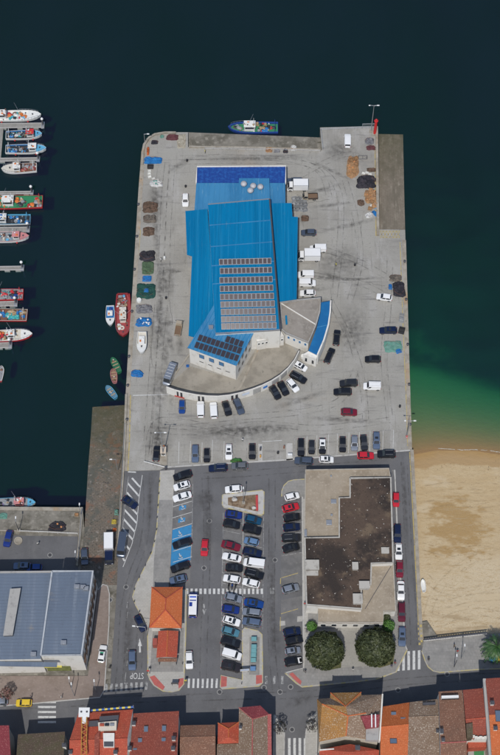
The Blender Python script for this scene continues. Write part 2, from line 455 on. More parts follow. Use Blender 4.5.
# ---- ground block under quay, streets and town
def arc_px(pts): return pts
WEST = [(141, 165), (139, 190), (136.5, 232), (133, 290), (129.5, 340), (126.5, 392), (125.0, 440), (123.5, 471)]
NW = [(141.5, 152), (143, 144), (147, 138), (154, 133.5), (165, 132)][::-1]
APRON = [(188, 132.3)] + NW + WEST + [(160, 470), (165, 467), (220, 463.5), (280, 460), (350, 454.5), (411.3, 450), (409, 370), (405.1, 229.5), (379.3, 229.5), (378.5, 180), (377.5, 126), (320, 127.5), (322, 150), (188, 147)]
LAND = [(188, 132.3)] + NW + WEST + [(119, 528), (84, 527), (83, 508), (0, 507), (-90, 506), (-90, 900), (640, 900), (640, 625), (486, 634), (423.5, 641.5), (420, 640), (411.3, 450), (409, 370), (405.1, 229.5), (379.3, 229.5), (378.5, 180), (377.5, 126), (320, 127.5), (322, 150), (188, 147)]
mb = MB(); mb.prism(PL(LAND), -13.5, -0.06)
ground = struct(mb.build('ground', CONC_OLD))
# concrete apron: one slab for each bay of the pour
quay = struct(empty('quay', P(270, 300)))
ap = PL(APRON)
QA = heading(270, 300, 0)
cell, gap, nslab = 5.4, .011, 0
x0 = min(p.x for p in ap); y0 = min(p.y for p in ap)
for i in range(16):
    for j in range(24):
        ax, ay = x0 + i * cell, y0 + j * cell
        pc = clip_cell(ap, ax + gap, ay + gap, ax + cell - gap, ay + cell - gap)
        if len(pc) < 3 or area(pc) < .3: continue
        mb = MB(); mb.prism(pc, -.058, 0); o = mb.build('slab', CONC, quay); o.matrix_parent_inverse = quay.matrix_world.inverted() if False else Matrix.Translation(-quay.location); nslab += 1
def on(parent, o):
    """keep world coordinates under a parent that stands elsewhere"""
    o.parent = parent
    o.matrix_parent_inverse = (Matrix.Translation(parent.location) @ parent.rotation_euler.to_matrix().to_4x4()).inverted()
    return o
# edge beams of the quay
def beam(name, pts, w, z1, m, parent=quay, z0=-.05):
    mb = MB(); strip(mb, PL(pts), w, z0, z1); return on(parent, mb.build(name, m))
beam('edge_beam', [(p[0] + 1.5, p[1]) for p in ([(149, 138), (144.5, 144), (141.8, 152), (141, 165)] + WEST[1:])], 1.1, .03, CONC_EDGE)
beam('edge_beam', [(404, 240), (407.6, 370), (410, 450)], 1.0, .03, CONC_EDGE)
beam('kerb', [(142.5, 165), (143, 152), (145, 144.5), (149, 138.5), (155, 135), (165, 133.4), (176, 133.4)], .5, .55, CONC_EDGE)
beam('kerb', [(376.4, 128), (377.2, 180), (377.8, 236)], .7, .7, CONC_EDGE)
beam('kerb', [(189, 147.5), (255, 148.3), (321, 150.6)], .45, .5, CONC_EDGE)
beam('kerb', [(165, 467.4), (220, 463.8), (280, 460.4), (350, 455), (410, 450.4)], .35, .12, KERB)
beam('kerb', [(128, 470.8), (129.5, 440), (130.5, 395)], .25, .02, PAINT_Y, z0=.002)
beam('kerb', [(130.5, 395), (128, 395.4)], .25, .02, PAINT_Y, z0=.002)
# lower berth on the north side
mb = MB(); mb.prism(PL([(188, 132.3), (320.5, 137.5), (321.8, 152), (188, 150)], -1.1), -13.5, -1.1)
struct(mb.build('lower_quay', CONC_OLD))
# stone ramp on the north-east side, running down into the water
RAMP = layered('ramp_stone', (.20, .17, .13), [((.14, .12, .09), .2, .4, .62, (2, .6, 1)), ((.27, .235, .185), .6, .55, .75, (2, .5, 1)), ((.10, .088, .065), 1.2, .6, .75, U1)], brick=(1.1, .5, (.12, .105, .08), .02, .03, (.18, .15, .115)), bump=.4)
MOSS = layered('weedy_stone', (.060, .062, .028), [((.10, .085, .05), .5, .45, .62, U1), ((.035, .04, .02), 1.2, .5, .7, U1)], bump=.5)
def ramp(name, lefts, rights, zs, mats, split):
    mb = MB(); n = len(zs)
    L = [P(*lefts[i], zs[i]) for i in range(n)]; Rr = [P(*rights[i], zs[i]) for i in range(n)]
    for i in range(n - 1):
        mi = 1 if i < split else 0
        a = [L[i], Rr[i], Rr[i + 1], L[i + 1]]
        mb.face(a, mi)
        lo = [Vector((q.x, q.y, -13.5)) for q in a]
        mb.face([lo[0], a[0], a[3], lo[3]], mi); mb.face([lo[2], a[2], a[1], lo[1]], mi)
        if i == 0: mb.face([lo[1], a[1], a[0], lo[0]], mi)
    mb.face([Vector((L[-1].x, L[-1].y, -13.5)), L[-1], Rr[-1], Vector((Rr[-1].x, Rr[-1].y, -13.5))][::-1], 0)
    return struct(mb.build(name, mats))
def tide_moss(m, top):
    # green-brown algae growing on the stone up to the tide line
    nt = m.node_tree; N, Lk = nt.nodes, nt.links; b = N['Principled BSDF']; src = b.inputs['Base Color'].links[0].from_socket
    g = N.new('ShaderNodeNewGeometry'); sp = N.new('ShaderNodeSeparateXYZ'); Lk.new(g.outputs['Position'], sp.inputs[0])
    nz = N.new('ShaderNodeTexNoise'); nz.inputs['Scale'].default_value = .5; nz.inputs['Detail'].default_value = 10; nz.inputs['Roughness'].default_value = .72; Lk.new(g.outputs['Position'], nz.inputs['Vector'])
    ad = N.new('ShaderNodeMath'); ad.operation = 'MULTIPLY_ADD'; Lk.new(nz.outputs['Fac'], ad.inputs[0]); ad.inputs[1].default_value = 2.6; Lk.new(sp.outputs[2], ad.inputs[2])
    mr = N.new('ShaderNodeMapRange'); mr.inputs[1].default_value = top + 1.55; mr.inputs[2].default_value = top + .1; mr.inputs[4].default_value = .74; Lk.new(ad.outputs[0], mr.inputs[0])
    mx = N.new('ShaderNodeMix'); mx.data_type = 'RGBA'; Lk.new(mr.outputs[0], mx.inputs[0]); Lk.new(src, mx.inputs[6]); mx.inputs[7].default_value = (.062, .060, .028, 1); Lk.new(mx.outputs[2], b.inputs['Base Color'])
tide_moss(RAMP, -1.55)
STONE_S = layered('slipway_wet_stone', (.155, .130, .105), [((.10, .098, .082), .25, .45, .60, U1), ((.24, .21, .18), 1.1, .55, .70, U1), ((.19, .105, .07), .3, .55, .66, U1), ((.05, .048, .042), 1.6, .56, .68, U1), ((.21, .15, .09), .8, .60, .70, (1, 3, 1))], brick=(.9, .42, (.085, .072, .056), .05, .04, (.16, .132, .10)), bump=.5, bump_scale=2)
tide_moss(STONE_S, -1.2)
ramp('boat_ramp', [(378.6, 134), (378.8, 152), (379.2, 185), (379.4, 229.5)], [(403, 134.5), (403.3, 152), (404, 185), (405.1, 229.5)], [-2.42, -2.05, -1.35, -.01], [RAMP, MOSS], 0)
slip = ramp('slipway', [(92.5, 407), (91, 432), (88, 470), (84.5, 527)], [(126.5, 405), (125.5, 430), (123.8, 468), (119.5, 527)], [-2.42, -1.95, -1.15, -.02], [STONE_S, MOSS], 0)
mb = MB(); mb.sheet(PL([(84.5, 526.6), (119.5, 526.6), (117, 585), (103, 585), (97, 577), (80, 577)]), -.004)
struct(mb.build('stone_yard', STONE))

# ---- asphalt
mb = MB()
mb.sheet(PL([(123.6, 471.2), (160, 470.4), (165, 467.4), (220, 463.9), (280, 460.4), (350, 454.9), (411.3, 450.4), (420.5, 641), (424, 660), (500, 655), (640, 650), (640, 900), (-90, 900), (-90, 690), (110, 690), (117, 585), (119.4, 528)]), -.002)
road = struct(mb.build('road', ASPH))
mb = MB(); mb.sheet(PL([(-90, 534), (78, 536.5), (78, 600), (-90, 600)]), -.002)
struct(mb.build('wharf_road', ASPH))
mb = MB(); mb.sheet(PL([(-90, 508), (83, 509.5), (81, 536.5), (-90, 534)]), -.003)
wharf = struct(mb.build('wharf', CONC_OLD))
beam('edge_beam', [(-90, 507.6), (0, 508.4), (83, 509.2)], .9, .06, CONC_EDGE, wharf)
beam('edge_beam', [(-90, 531), (0, 530.6), (79, 533)], .3, .25, CONC_EDGE, wharf)
beam('edge_beam', [(82.3, 508), (79.8, 540), (77.2, 566)], .5, .5, CONC_EDGE, wharf)
# worn patches of the car park
for pts in ([(281, 554), (303, 552), (303, 585), (281, 588)], [(176, 470), (168, 586), (190, 586), (193, 470)], [(224, 528), (262, 532), (262, 590), (221, 590)], [(281, 600), (302, 596), (303, 628), (281, 630)]):
    mb = MB(); mb.sheet(PL(pts), .001); on(road, mb.build('asphalt_patch', ASPH2))

# ---- pavements with kerbs
def pavement(name, pts, m, kerb=None, kerb_m=KERB, h=.13, w=.22, closed=True):
    root = struct(empty(name, P(*pts[0])))
    mb = MB(); mb.prism(PL(pts), -.05, h); on(root, mb.build('paving', m))
    k = kerb if kerb else pts + ([pts[0]] if closed else [])
    mb = MB(); strip(mb, PL(k), w, -.04, h + .012); on(root, mb.build('kerb', kerb_m))
    return root
isl = [(160.5, 471), (158.6, 500), (156.8, 530), (152.5, 552), (143, 571), (136, 585), (132.6, 597), (136, 606), (143, 618), (147.6, 630), (148, 660), (147.8, 674), (150, 680), (154, 685.5), (163, 691.2), (172, 692), (179, 690.4), (184, 684), (185.6, 640), (186.6, 590), (168.5, 590), (170.5, 565), (174.6, 470)]
pv1 = pavement('west_pavement', isl, PAVE, kerb=isl[:21], kerb_m=KERB_Y)
mb = MB(); mb.sheet(PL([(159, 500), (173, 500), (170.4, 566), (168.5, 589), (153, 589), (154, 560), (157, 530)]), .134); on(pv1, mb.build('grey_paving', PAVE_G))
mb = MB(); mb.sheet(PL([(153, 628), (184, 628), (183, 672), (150, 672)]), .134); on(pv1, mb.build('grey_paving', PAVE_G))
for pts in ([(149.6, 677), (154.5, 675.5), (165, 687), (163, 690.4), (154.5, 685)], [(178.4, 679), (184, 678), (183.4, 684.6), (178.6, 689)]):
    mb = MB(); mb.sheet(PL(pts), .138); on(pv1, mb.build('tactile_paving', TACT))
pl1 = [(222.5, 495.4), (224, 494.8), (262, 490.5), (264, 492), (263.6, 514), (261, 515.5), (224, 507.6), (222.3, 505)]
pi1 = pavement('planter_island', pl1, KERB, kerb_m=KERB_Y, h=.2, w=.25)
SOIL = layered('planter_soil', (.17, .115, .07), [((.26, .20, .14), .9, .45, .62, U1), ((.09, .065, .045), 1.5, .5, .7, U1)], bump=.9, bump_scale=3, bump_dist=.2)
mb = MB(); mb.sheet(PL([(228, 497.8), (258, 494.6), (258, 512), (228, 505.4)]), .21); on(pi1, mb.build('soil', SOIL))
mb = MB(); strip(mb, PL([(256.8, 496), (257, 511)]), .55, .2, .5); on(pi1, mb.build('red_bench_wall', mat('red_wall', (.42, .05, .05))))
is2 = [(242.4, 630.5), (244.6, 628), (258, 631), (262, 634.6), (262.5, 660), (262.6, 683), (259, 686.2), (222, 689), (220.2, 687), (221, 675.5), (242.4, 680)]
pi2 = pavement('south_island', is2, PAVE, kerb_m=KERB_Y)
mb = MB(); mb.sheet(PL([(249.6, 637), (259.6, 637), (259.4, 675), (249.2, 675)]), .136); on(pi2, mb.build('grey_paving', PAVE_G))
for pts in ([(221, 676), (227, 676.4), (226.6, 686.6), (220.8, 687.2)], [(256, 675.4), (262.2, 675), (262.2, 683), (256, 684.4)]):
    mb = MB(); mb.sheet(PL(pts), .138); on(pi2, mb.build('tactile_paving', TACT))
pe = [(281.6, 496.5), (281.8, 491), (284, 485.6), (288.5, 481.4), (294, 480), (304.5, 479.4), (304.5, 474), (308, 474), (308, 600), (398, 600), (394.5, 478), (392, 470), (394.6, 470), (397.8, 540), (405.4, 646), (407, 650), (396, 672), (377, 679), (354, 682), (302, 687), (296, 683), (285, 673), (303.5, 668), (303, 600), (302.2, 497)]
pv2 = pavement('east_pavement', pe, PAVE_G, kerb=[(281.6, 496.5), (281.8, 491), (284, 485.6), (288.5, 481.4), (294, 480), (304.5, 479.4)], kerb_m=KERB_Y)
for k, km in (([(302.2, 497), (303, 600), (303.5, 668), (285, 673)], KERB), ([(285, 673), (296, 683), (302, 687), (354, 682), (377, 679), (396, 672), (407, 650)], KERB_Y), ([(407, 650), (405.4, 646), (397.8, 540), (394.6, 470)], KERB)):
    mb = MB(); strip(mb, PL(k), .28, -.03, .145); on(pv2, mb.build('kerb', km))
for pts in ([(289, 674.2), (292.6, 672.6), (301.6, 681.4), (300.6, 685), (296.4, 681.8)],):
    mb = MB(); mb.sheet(PL(pts), .138); on(pv2, mb.build('tactile_paving', TACT))
mb = MB(); mb.sheet(PL([(303.2, 499), (307.6, 499), (308, 640), (304, 668), (303.4, 640)]), .135); on(pv2, mb.build('light_paving', PAVE))
mb = MB(); mb.sheet(PL([(341, 628), (362, 628), (368, 666), (340, 668)]), .136); on(pv2, mb.build('light_paving', CONC))
GRASS = layered('rough_grass', (.075, .085, .03), [((.14, .12, .06), .7, .45, .62, U1), ((.04, .055, .018), 1.6, .5, .7, U1)], bump=.9, bump_scale=5, bump_dist=.1)
for pts in ([(309, 640), (316, 632), (336, 632), (342, 648), (341, 668), (330, 670), (312, 664)], [(362, 634), (378, 630), (392, 632), (395, 650), (393, 664), (380, 668), (366, 664), (361, 648)]):
    mb = MB(); mb.sheet(PL(pts), .14); on(pv2, mb.build('grass_bed', GRASS))
we = [(-90, 676), (88, 676), (98, 590), (103, 584.5), (107.5, 586), (109.5, 594), (109, 625), (106.5, 660), (104.5, 690), (100, 697.5), (60, 701), (30, 704), (-90, 712)]
pv3 = pavement('warehouse_pavement', we, PAVE_P, kerb=we[2:], kerb_m=KERB)
mb = MB(); mb.sheet(PL([(99.5, 590), (103.4, 588), (105.6, 594), (104.4, 640), (96, 640)]), .135); on(pv3, mb.build('grey_paving', PAVE_P))
plz = [(423.5, 642), (486, 634.5), (640, 625), (640, 664), (480, 669.5), (440, 672.5), (433, 671), (428, 667), (425, 661), (421.6, 651)]
pv4 = pavement('seafront_plaza', plz, PAVE_G, kerb=[(640, 664), (480, 669.5), (440, 672.5), (433, 671), (428, 667), (425, 661), (421.6, 651)], kerb_m=KERB_Y)
for pts in ([(274, 714), (284.5, 733), (283.5, 790), (273, 790)], [(317, 712), (316, 790), (304.5, 790), (305.6, 734), (308, 720)]):
    pavement('side_street_pavement', pts, PAVE)
# verge of the beach road: pale wall top and yellow line
mb = MB(); strip(mb, PL([(411.8, 450), (416.4, 540), (421.2, 641)]), .8, -1.5, .22); on(road, mb.build('beach_wall', CONC_EDGE))
mb = MB(); flat_strip(mb, PL([(409.6, 452), (414.2, 540), (418.4, 622)]), .22, .003); on(road, mb.build('yellow_line', PAINT_Y))
mb = MB(); mb.sheet(PL([(421.8, 622), (427, 621), (440, 640.2), (423.6, 641.6)], -.55), -.55); struct(on(ground, mb.build('beach_ramp', CONC_OLD)))
for i in range(9):
    for j in range(2):
        if (i + j) % 2: continue
        mb = MB(); mb.sheet(PL([(417.6 + 2.0 * j + i * .12, 622.5 + 2.5 * i), (419.6 + 2.0 * j + i * .12, 622.5 + 2.5 * i), (419.6 + 2.0 * j + i * .12, 625 + 2.5 * i), (417.6 + 2.0 * j + i * .12, 625 + 2.5 * i)]), .004 if j == 0 else .23)
        on(road, mb.build('yellow_check', PAINT_Y))

# ---- painted markings (children of the road they are painted on)
def mark(name, pts, m=PAINT_W, z=.006, parent=None):
    mb = MB(); mb.sheet(PL(pts), z); return on(parent or road, mb.build(name, m))
def line(name, pts, w=.12, m=PAINT_W, z=.005, parent=None):
    mb = MB(); flat_strip(mb, PL(pts), w, z); return on(parent or road, mb.build(name, m))
def zebra(u0, u1, v0, v1, n, duty=.52, skew=0.0, vert=True, m=PAINT_W, dv=0.0):
    for i in range(n):
        t0, t1 = i / n, (i + duty) / n
        if vert:
            a, b_ = lerp(u0, u1, t0), lerp(u0, u1, t1); da, db = dv * t0, dv * t1
            mark('zebra_stripe', [(a, v1 + da), (b_, v1 + db), (b_ + skew, v0 + db), (a + skew, v0 + da)], m)
        else:
            a, b_ = lerp(v0, v1, t0), lerp(v0, v1, t1)
            mark('zebra_stripe', [(u0, b_), (u1, b_), (u1, a), (u0, a)], m)
zebra(186, 222, 588.6, 594, 8); zebra(222, 265, 588.6, 594, 10); zebra(270, 300, 588, 594, 2, .3, m=PAINT_F)
zebra(187.6, 220, 678.6, 688, 7, .45, .4)
zebra(265, 289, 676, 684, 3, .3, m=PAINT_F)
zebra(105, 150, 684, 692, 9, .5, .3, m=PAINT_F, dv=-2.5)
zebra(38, 56, 701, 726, 5, .42, vert=False)
zebra(288, 309, 738, 790, 4, .5)
zebra(397, 423, 652, 671, 5, .5, .0, dv=-2)
for a_, b_ in (((132, 478), (140, 487)), ((127.6, 483), (139, 496)), ((127, 492.4), (138, 506)), ((125.4, 501.4), (137.6, 514.6)), ((124.4, 509.6), (136.6, 523)), ((123.4, 518.6), (135, 532)), ((122.6, 528), (133, 540)), ((121.6, 540), (129.6, 549.6)), ((120.6, 554), (124.6, 561))):     # hatched bay on the left road
    line('hatch_stripe', [a_, b_], .42)
line('edge_line', [(142.4, 475), (138.8, 500), (137, 523), (132, 544), (123, 567)], .13)
line('edge_line', [(128.6, 476), (125.4, 500), (122.6, 530), (120.4, 556)], .13, PAINT_F)
line('give_way_line', [(128, 471.8), (136, 472.2)], .3)
mark('arrow', [(139, 652.5), (141, 652.5), (140.6, 646), (142, 646), (139.6, 638), (138, 646), (139.2, 646)], PAINT_W)
mark('arrow', [(203, 604), (205, 604), (204.8, 609), (206.4, 609), (204.2, 615), (202, 609), (203.4, 609)], PAINT_F)
for v in (602, 612, 648, 660): line('lane_dash', [(127.6, v), (126.8, v + 6)], .15, PAINT_F)
line('centre_line', [(126, 672), (124.6, 684)], .15, PAINT_F)
# STOP, painted to be read by drivers coming from the quay
cu = bpy.data.curves.new('stop_lettering', 'FONT'); cu.body = 'STOP'; cu.size = 1.5; cu.align_x = 'CENTER'; cu.align_y = 'CENTER'
t = bpy.data.objects.new('stop_lettering', cu); col.objects.link(t)
p = P(137, 675.6); t.location = (p.x, p.y, .007); t.rotation_euler = (0, 0, heading(137, 674, 180)); t.scale = (.86, 1.35, 1); cu.materials.append(PAINT_W)
bpy.context.view_layer.update()
me = bpy.data.meshes.new_from_object(t.evaluated_get(bpy.context.evaluated_depsgraph_get()))
mw = t.matrix_world.copy(); bpy.data.objects.remove(t); me.transform(mw); me.materials.clear(); me.materials.append(PAINT_W)
on(road, link('stop_lettering', me))
# blue bays and wheelchair signs
mark('blue_bay', [(172.4, 530), (191.6, 524.6), (190.6, 560), (170.6, 566)], PAINT_B, .004)
for v in (497 + 6.5, 504 + 10.5, 504 + 22, 504 + 32, 504 + 44, 504 + 55):
    line('bay_line', [(172.6, v + 3.4), (192, v - 2.4)], .12, PAINT_W, .0075)
for u, v in ((182.5, 507.5), (181.6, 520)):
    mark('blue_square', [(u - 3.6, v + 3), (u + 3.4, v + 1.4), (u + 3.8, v - 2.6), (u - 3.2, v - 1.2)], PAINT_B, .006)
def wheelchair(u, v):
    mb = MB(); s = 3.0
    ring = [(math.cos(t) * .36, math.sin(t) * .36 - .12) for t in [R(200 + 25 * k) for k in range(10)]]
    o = P(u, v); a = heading(u, v, 8)
    T = Matrix.Translation((o.x, o.y, .009)) @ Matrix.Rotation(a, 4, 'Z') @ Matrix.Scale(1.25, 4)
    def tr(pts): return [T @ Vector((x, y, 0)) for x, y in pts]
    for A, B in zip(ring, ring[1:]):
        mb.face(tr([A, B, (B[0] * .74, (B[1] + .12) * .74 - .12), (A[0] * .74, (A[1] + .12) * .74 - .12)]))
    for q in ([(-.10, .42), (.04, .42), (.06, -.02), (-.08, -.02)], [(-.08, .06), (.32, .06), (.32, -.06), (-.08, -.06)], [(.22, .06), (.34, .06), (.48, -.42), (.36, -.42)], [(0, .28), (.26, .28), (.26, .18), (0, .18)]):
        mb.face(tr(q))
    mb.face(tr([(-.03 + .1 * math.cos(R(45 * k)), .55 + .1 * math.sin(R(45 * k))) for k in range(8)]))
    on(road, mb.build('wheelchair_sign', PAINT_W))
for u, v in ((182.5, 507.3), (181.6, 519.8), (179.6, 533.8), (180, 556.6)): wheelchair(u, v)
# bay lines of the car parks
for i in range(16):
    v = 509 + i * 10.6
    if v > 512: line('bay_line', [(223.2 - i * .16, v), (243, v + 4.2)], .1, PAINT_F)
    if i < 11: line('bay_line', [(243.6, v + 3.6), (262.8, v + 7.0)], .1, PAINT_F)
line('bay_line', [(243.2, 510), (242.8, 570), (242.2, 628)], .1, PAINT_W)
line('bay_line', [(263.6, 516), (263.2, 570), (262.6, 630)], .1, PAINT_F)
line('bay_line', [(223.4, 512), (221.8, 590), (220.8, 672)], .1, PAINT_F)
line('bay_line', [(192.8, 484), (192.2, 530), (190.8, 562)], .1, PAINT_F)
for i in range(6): line('bay_line', [(281.4, 505 + i * 10.2), (302, 501.4 + i * 10.2)], .1, PAINT_F)
for v in (578, 613.8): line('bay_line', [(281, v), (298, v - 5)], .16, PAINT_Y)
line('bay_line', [(280.4, 617), (280.2, 631)], .16, PAINT_Y)
line('bay_line', [(280.6, 578), (280.4, 584)], .16, PAINT_Y)
mark('manhole_patch', [(279.6, 626), (285.2, 625.4), (285, 620.8), (279.8, 621)], PAVE, .004)
mark('manhole_patch', [(297, 622), (302.4, 621.4), (302.4, 616), (297.4, 616.4)], PAVE, .004)
# bay lines on the apron
AP = dict(parent=quay, z=.006)
for u, v, l in ((178.5, 463.6, 22), (190, 463, 22), (201.6, 462.4, 20), (212, 461.8, 22), (223.6, 461.2, 20), (234.4, 460.6, 22), (246.4, 460, 20), (294, 457, 20), (306.4, 456, 20), (316.4, 455.2, 20), (328, 454.4, 20), (337, 453.8, 20), (348.4, 453, 20), (359, 452.2, 20), (369.6, 451.6, 20), (382.6, 450.8, 20), (393, 450, 20)):
    line('bay_line', [(u, v), (u + .6, v - l)], .1, PAINT_W if u < 230 or u > 300 else PAINT_F, **AP)
line('bay_line', [(262, 441.6), (282, 440.4)], .14, PAINT_W, **AP)
line('bay_line', [(336, 433.6), (372, 431), (391, 430)], .1, PAINT_F, **AP)
line('edge_line', [(400, 242), (403.2, 330), (406.6, 410), (407.6, 446)], .2, PAINT_Y, **AP)
line('edge_line', [(375, 150), (376, 236)], .2, PAINT_Y, **AP)
line('edge_line', [(140.5, 230), (138, 260), (136, 290)], .2, PAINT_Y, **AP)
line('long_line', [(133, 395.4), (165, 394.6), (172, 394.2)], .2, PAINT_W, **AP)
for i in range(6):
    u = 380 + i * 3.3
    line('hatch_line', [(u, 237.6), (u + 3.3, 231)], .14, PAINT_Y, **AP); line('hatch_line', [(u, 231), (u + 3.3, 237.6)], .14, PAINT_Y, **AP)
line('hatch_line', [(380, 231), (400, 231)], .14, PAINT_Y, **AP); line('hatch_line', [(380, 237.6), (400, 237.6)], .14, PAINT_Y, **AP)
# long dark stains and tyre marks on the apron (shapes of their own)
m, nt, b = nmat('oil_stain'); N, Lk = nt.nodes, nt.links
b.inputs['Base Color'].default_value = (.06, .055, .05, 1); b.inputs['Roughness'].default_value = .7
geo = N.new('ShaderNodeNewGeometry'); nz = N.new('ShaderNodeTexNoise'); nz.inputs['Scale'].default_value = .9; nz.inputs['Detail'].default_value = 8
Lk.new(geo.outputs['Position'], nz.inputs['Vector'])
uvn = N.new('ShaderNodeTexCoord'); gr = N.new('ShaderNodeTexGradient'); gr.gradient_type = 'SPHERICAL'
mp = N.new('ShaderNodeMapping'); mp.inputs['Location'].default_value = (-1, -1, 0); mp.inputs['Scale'].default_value = (2, 2, 0)
Lk.new(uvn.outputs['Generated'], mp.inputs[0]); Lk.new(mp.outputs[0], gr.inputs[0])
mu = N.new('ShaderNodeMath'); mu.operation = 'MULTIPLY'; Lk.new(gr.outputs['Fac'], mu.inputs[0])
rr = N.new('ShaderNodeMapRange'); rr.inputs[1].default_value = .30; rr.inputs[2].default_value = .75; Lk.new(nz.outputs['Fac'], rr.inputs[0]); Lk.new(rr.outputs[0], mu.inputs[1])
m3 = N.new('ShaderNodeMath'); m3.operation = 'MULTIPLY'; m3.use_clamp = True; m3.inputs[1].default_value = .6; Lk.new(mu.outputs[0], m3.inputs[0]); Lk.new(m3.outputs[0], b.inputs['Alpha'])
STAIN = m
def stain(u, v, w, h, ang=0, parent=quay):
    mb = MB(); pts = [(-1, -1), (1, -1), (1, 1), (-1, 1)]
    o = P(u, v); s = 4.0
    mb.face([(x * w / s / 2, y * h / s / 2 / .85, 0) for x, y in pts])
    ob = mb.build('stain', STAIN, None, loc=(o.x, o.y, .009 + random.random() * .002), rz=R(ang)); on(parent, ob)
    return ob
for a in ((160, 330, 30, 60, 0), (166, 280, 24, 50, 5), (162, 385, 26, 50, 0), (156, 200, 20, 60, 0), (158, 440, 30, 40, 0), (340, 262, 60, 40, 0), (352, 330, 40, 60, 0), (240, 432, 120, 26, 2), (340, 150, 40, 30, 0), (176, 270.5, 22, 5, 4), (174, 272, 14, 3, 4), (169, 323, 14, 7, 0), (171, 343, 8, 22, 10), (160, 300, 9, 110, 0), (156, 230, 8, 100, 5), (322, 277, 40, 4, -8), (338, 279, 50, 4, -4), (358, 279, 60, 4, 2), (330, 276, 24, 7, -10), (304, 218, 14, 12, 0), (297, 262, 7, 44, 0), (255, 158, 150, 9, 2), (180, 165, 40, 8, 40), (158, 430, 9, 80, 0), (310, 290, 60, 6, 8), (248, 430, 120, 8, 3), (345, 420, 90, 6, -4), (180, 345, 10, 24, 0), (320, 300, 22, 7, 0), (165, 355, 10, 30, 0), (330, 205, 60, 5, 8), (300, 400, 70, 7, 20), (350, 225, 70, 6, 15), (172, 390, 6, 40, 0), (330, 170, 70, 5, -30), (320, 190, 60, 5, 20)): stain(*a)
for a in ((208, 520, 10, 90, 0), (205, 500, 30, 20, 0), (272, 590, 8, 120, 0), (275, 640, 14, 40, 0), (128, 640, 12, 80, 0), (150, 500, 8, 60, 0), (405, 500, 5, 100, 0), (300, 700, 30, 10, 20)): stain(*a, parent=road)

# tyre marks: pairs of curved tracks worn into the concrete and asphalt
m, nt, b = nmat('tyre_mark'); N, Lk = nt.nodes, nt.links
b.inputs['Base Color'].default_value = (.07, .066, .06, 1); b.inputs['Roughness'].default_value = .8
geo = N.new('ShaderNodeNewGeometry'); nz = N.new('ShaderNodeTexNoise'); nz.inputs['Scale'].default_value = .55; nz.inputs['Detail'].default_value = 9; nz.inputs['Roughness'].default_value = .7
Lk.new(geo.outputs['Position'], nz.inputs['Vector'])
rr = N.new('ShaderNodeMapRange'); rr.inputs[1].default_value = .44; rr.inputs[2].default_value = .74; rr.inputs[4].default_value = .55; Lk.new(nz.outputs['Fac'], rr.inputs[0]); Lk.new(rr.outputs[0], b.inputs['Alpha'])
TYREM = m
def smooth_px(pts, n=8):
    out = []
    for i in range(len(pts) - 1):
        p0, p1, p2, p3 = pts[max(0, i - 1)], pts[i], pts[i + 1], pts[min(len(pts) - 1, i + 2)]
        for k in range(n):
            t = k / n
            out.append(tuple(.5 * ((2 * p1[a]) + (-p0[a] + p2[a]) * t + (2 * p0[a] - 5 * p1[a] + 4 * p2[a] - p3[a]) * t * t + (-p0[a] + 3 * p1[a] - 3 * p2[a] + p3[a]) * t ** 3) for a in (0, 1)))
    return out + [pts[-1]]
def tracks(pts, parent, gauge=1.5, w=.24, z=.0125):
    L = PL(smooth_px(pts))
    for s in (-1, 1):
        mb = MB(); flat_strip(mb, [Vector((q.x, q.y, 0)) for q in offset_line(L, s * gauge / 2)], w, z); on(parent, mb.build('tyre_track', TYREM))
for k, pts in enumerate(([(168, 160), (164, 200), (162, 250), (158, 300), (154, 350), (150, 400), (146, 450)], [(172, 165), (168, 230), (166, 290), (160, 350), (156, 420), (150, 466)], [(180, 158), (230, 157), (290, 160), (320, 172), (330, 200)], [(186, 162), (250, 161), (310, 165), (338, 190), (340, 240), (334, 300)], [(300, 176), (330, 160), (350, 154), (366, 160)], [(330, 300), (350, 340), (362, 380), (366, 425)], [(326, 250), (360, 262), (392, 280)], [(313, 275), (334, 279), (360, 283), (395, 300)], [(150, 430), (200, 432), (260, 424), (320, 428), (390, 420)], [(160, 425), (230, 418), (300, 412), (340, 400), (356, 370)], [(148, 462), (152, 430), (170, 420), (240, 434)], [(390, 260), (388, 310), (384, 360), (390, 420)], [(345, 180), (356, 220), (360, 260), (350, 300)])):
    tracks(pts, quay, z=.0125 + .0006 * k)
for k, pts in enumerate(([(146, 474), (147, 510), (143, 545), (132, 575), (124, 610), (121, 660), (118, 690)], [(205, 476), (207, 530), (206, 590), (204, 640), (203, 685)], [(272, 478), (272, 540), (271, 600), (272, 650), (276, 690)], [(404, 462), (408, 540), (412, 600), (414, 645)], [(0, 706), (60, 704), (110, 700), (180, 698), (240, 696), (310, 694), (400, 682), (500, 676)], [(200, 476), (240, 474), (290, 470), (380, 463)], [(138, 672), (140, 640), (142, 612)])):
    tracks(pts, road, z=.0085 + .0006 * k, gauge=1.5, w=.3)
# covers and gullies in the road
COVER = mat('iron_cover', (.05, .05, .052), rough=.6); COVER_R = layered('cover_ring', (.24, .235, .225), [])
for u, v in ((280, 692), (290.6, 687), (264, 687.6), (292, 729.6), (219.6, 692), (50, 555), (209.4, 521), (126, 587), (110, 600), (447, 674), (398, 690), (204, 568), (275, 560)):
    p = P(u, v); mb = MB(); mb.lathe((p.x, p.y, -.01), [(.62, 0), (.62, .017)], 18, 0); mb.lathe((p.x, p.y, -.01), [(.42, 0), (.42, .021)], 16, 1); on(road, mb.build('manhole_cover', [COVER_R, COVER]))
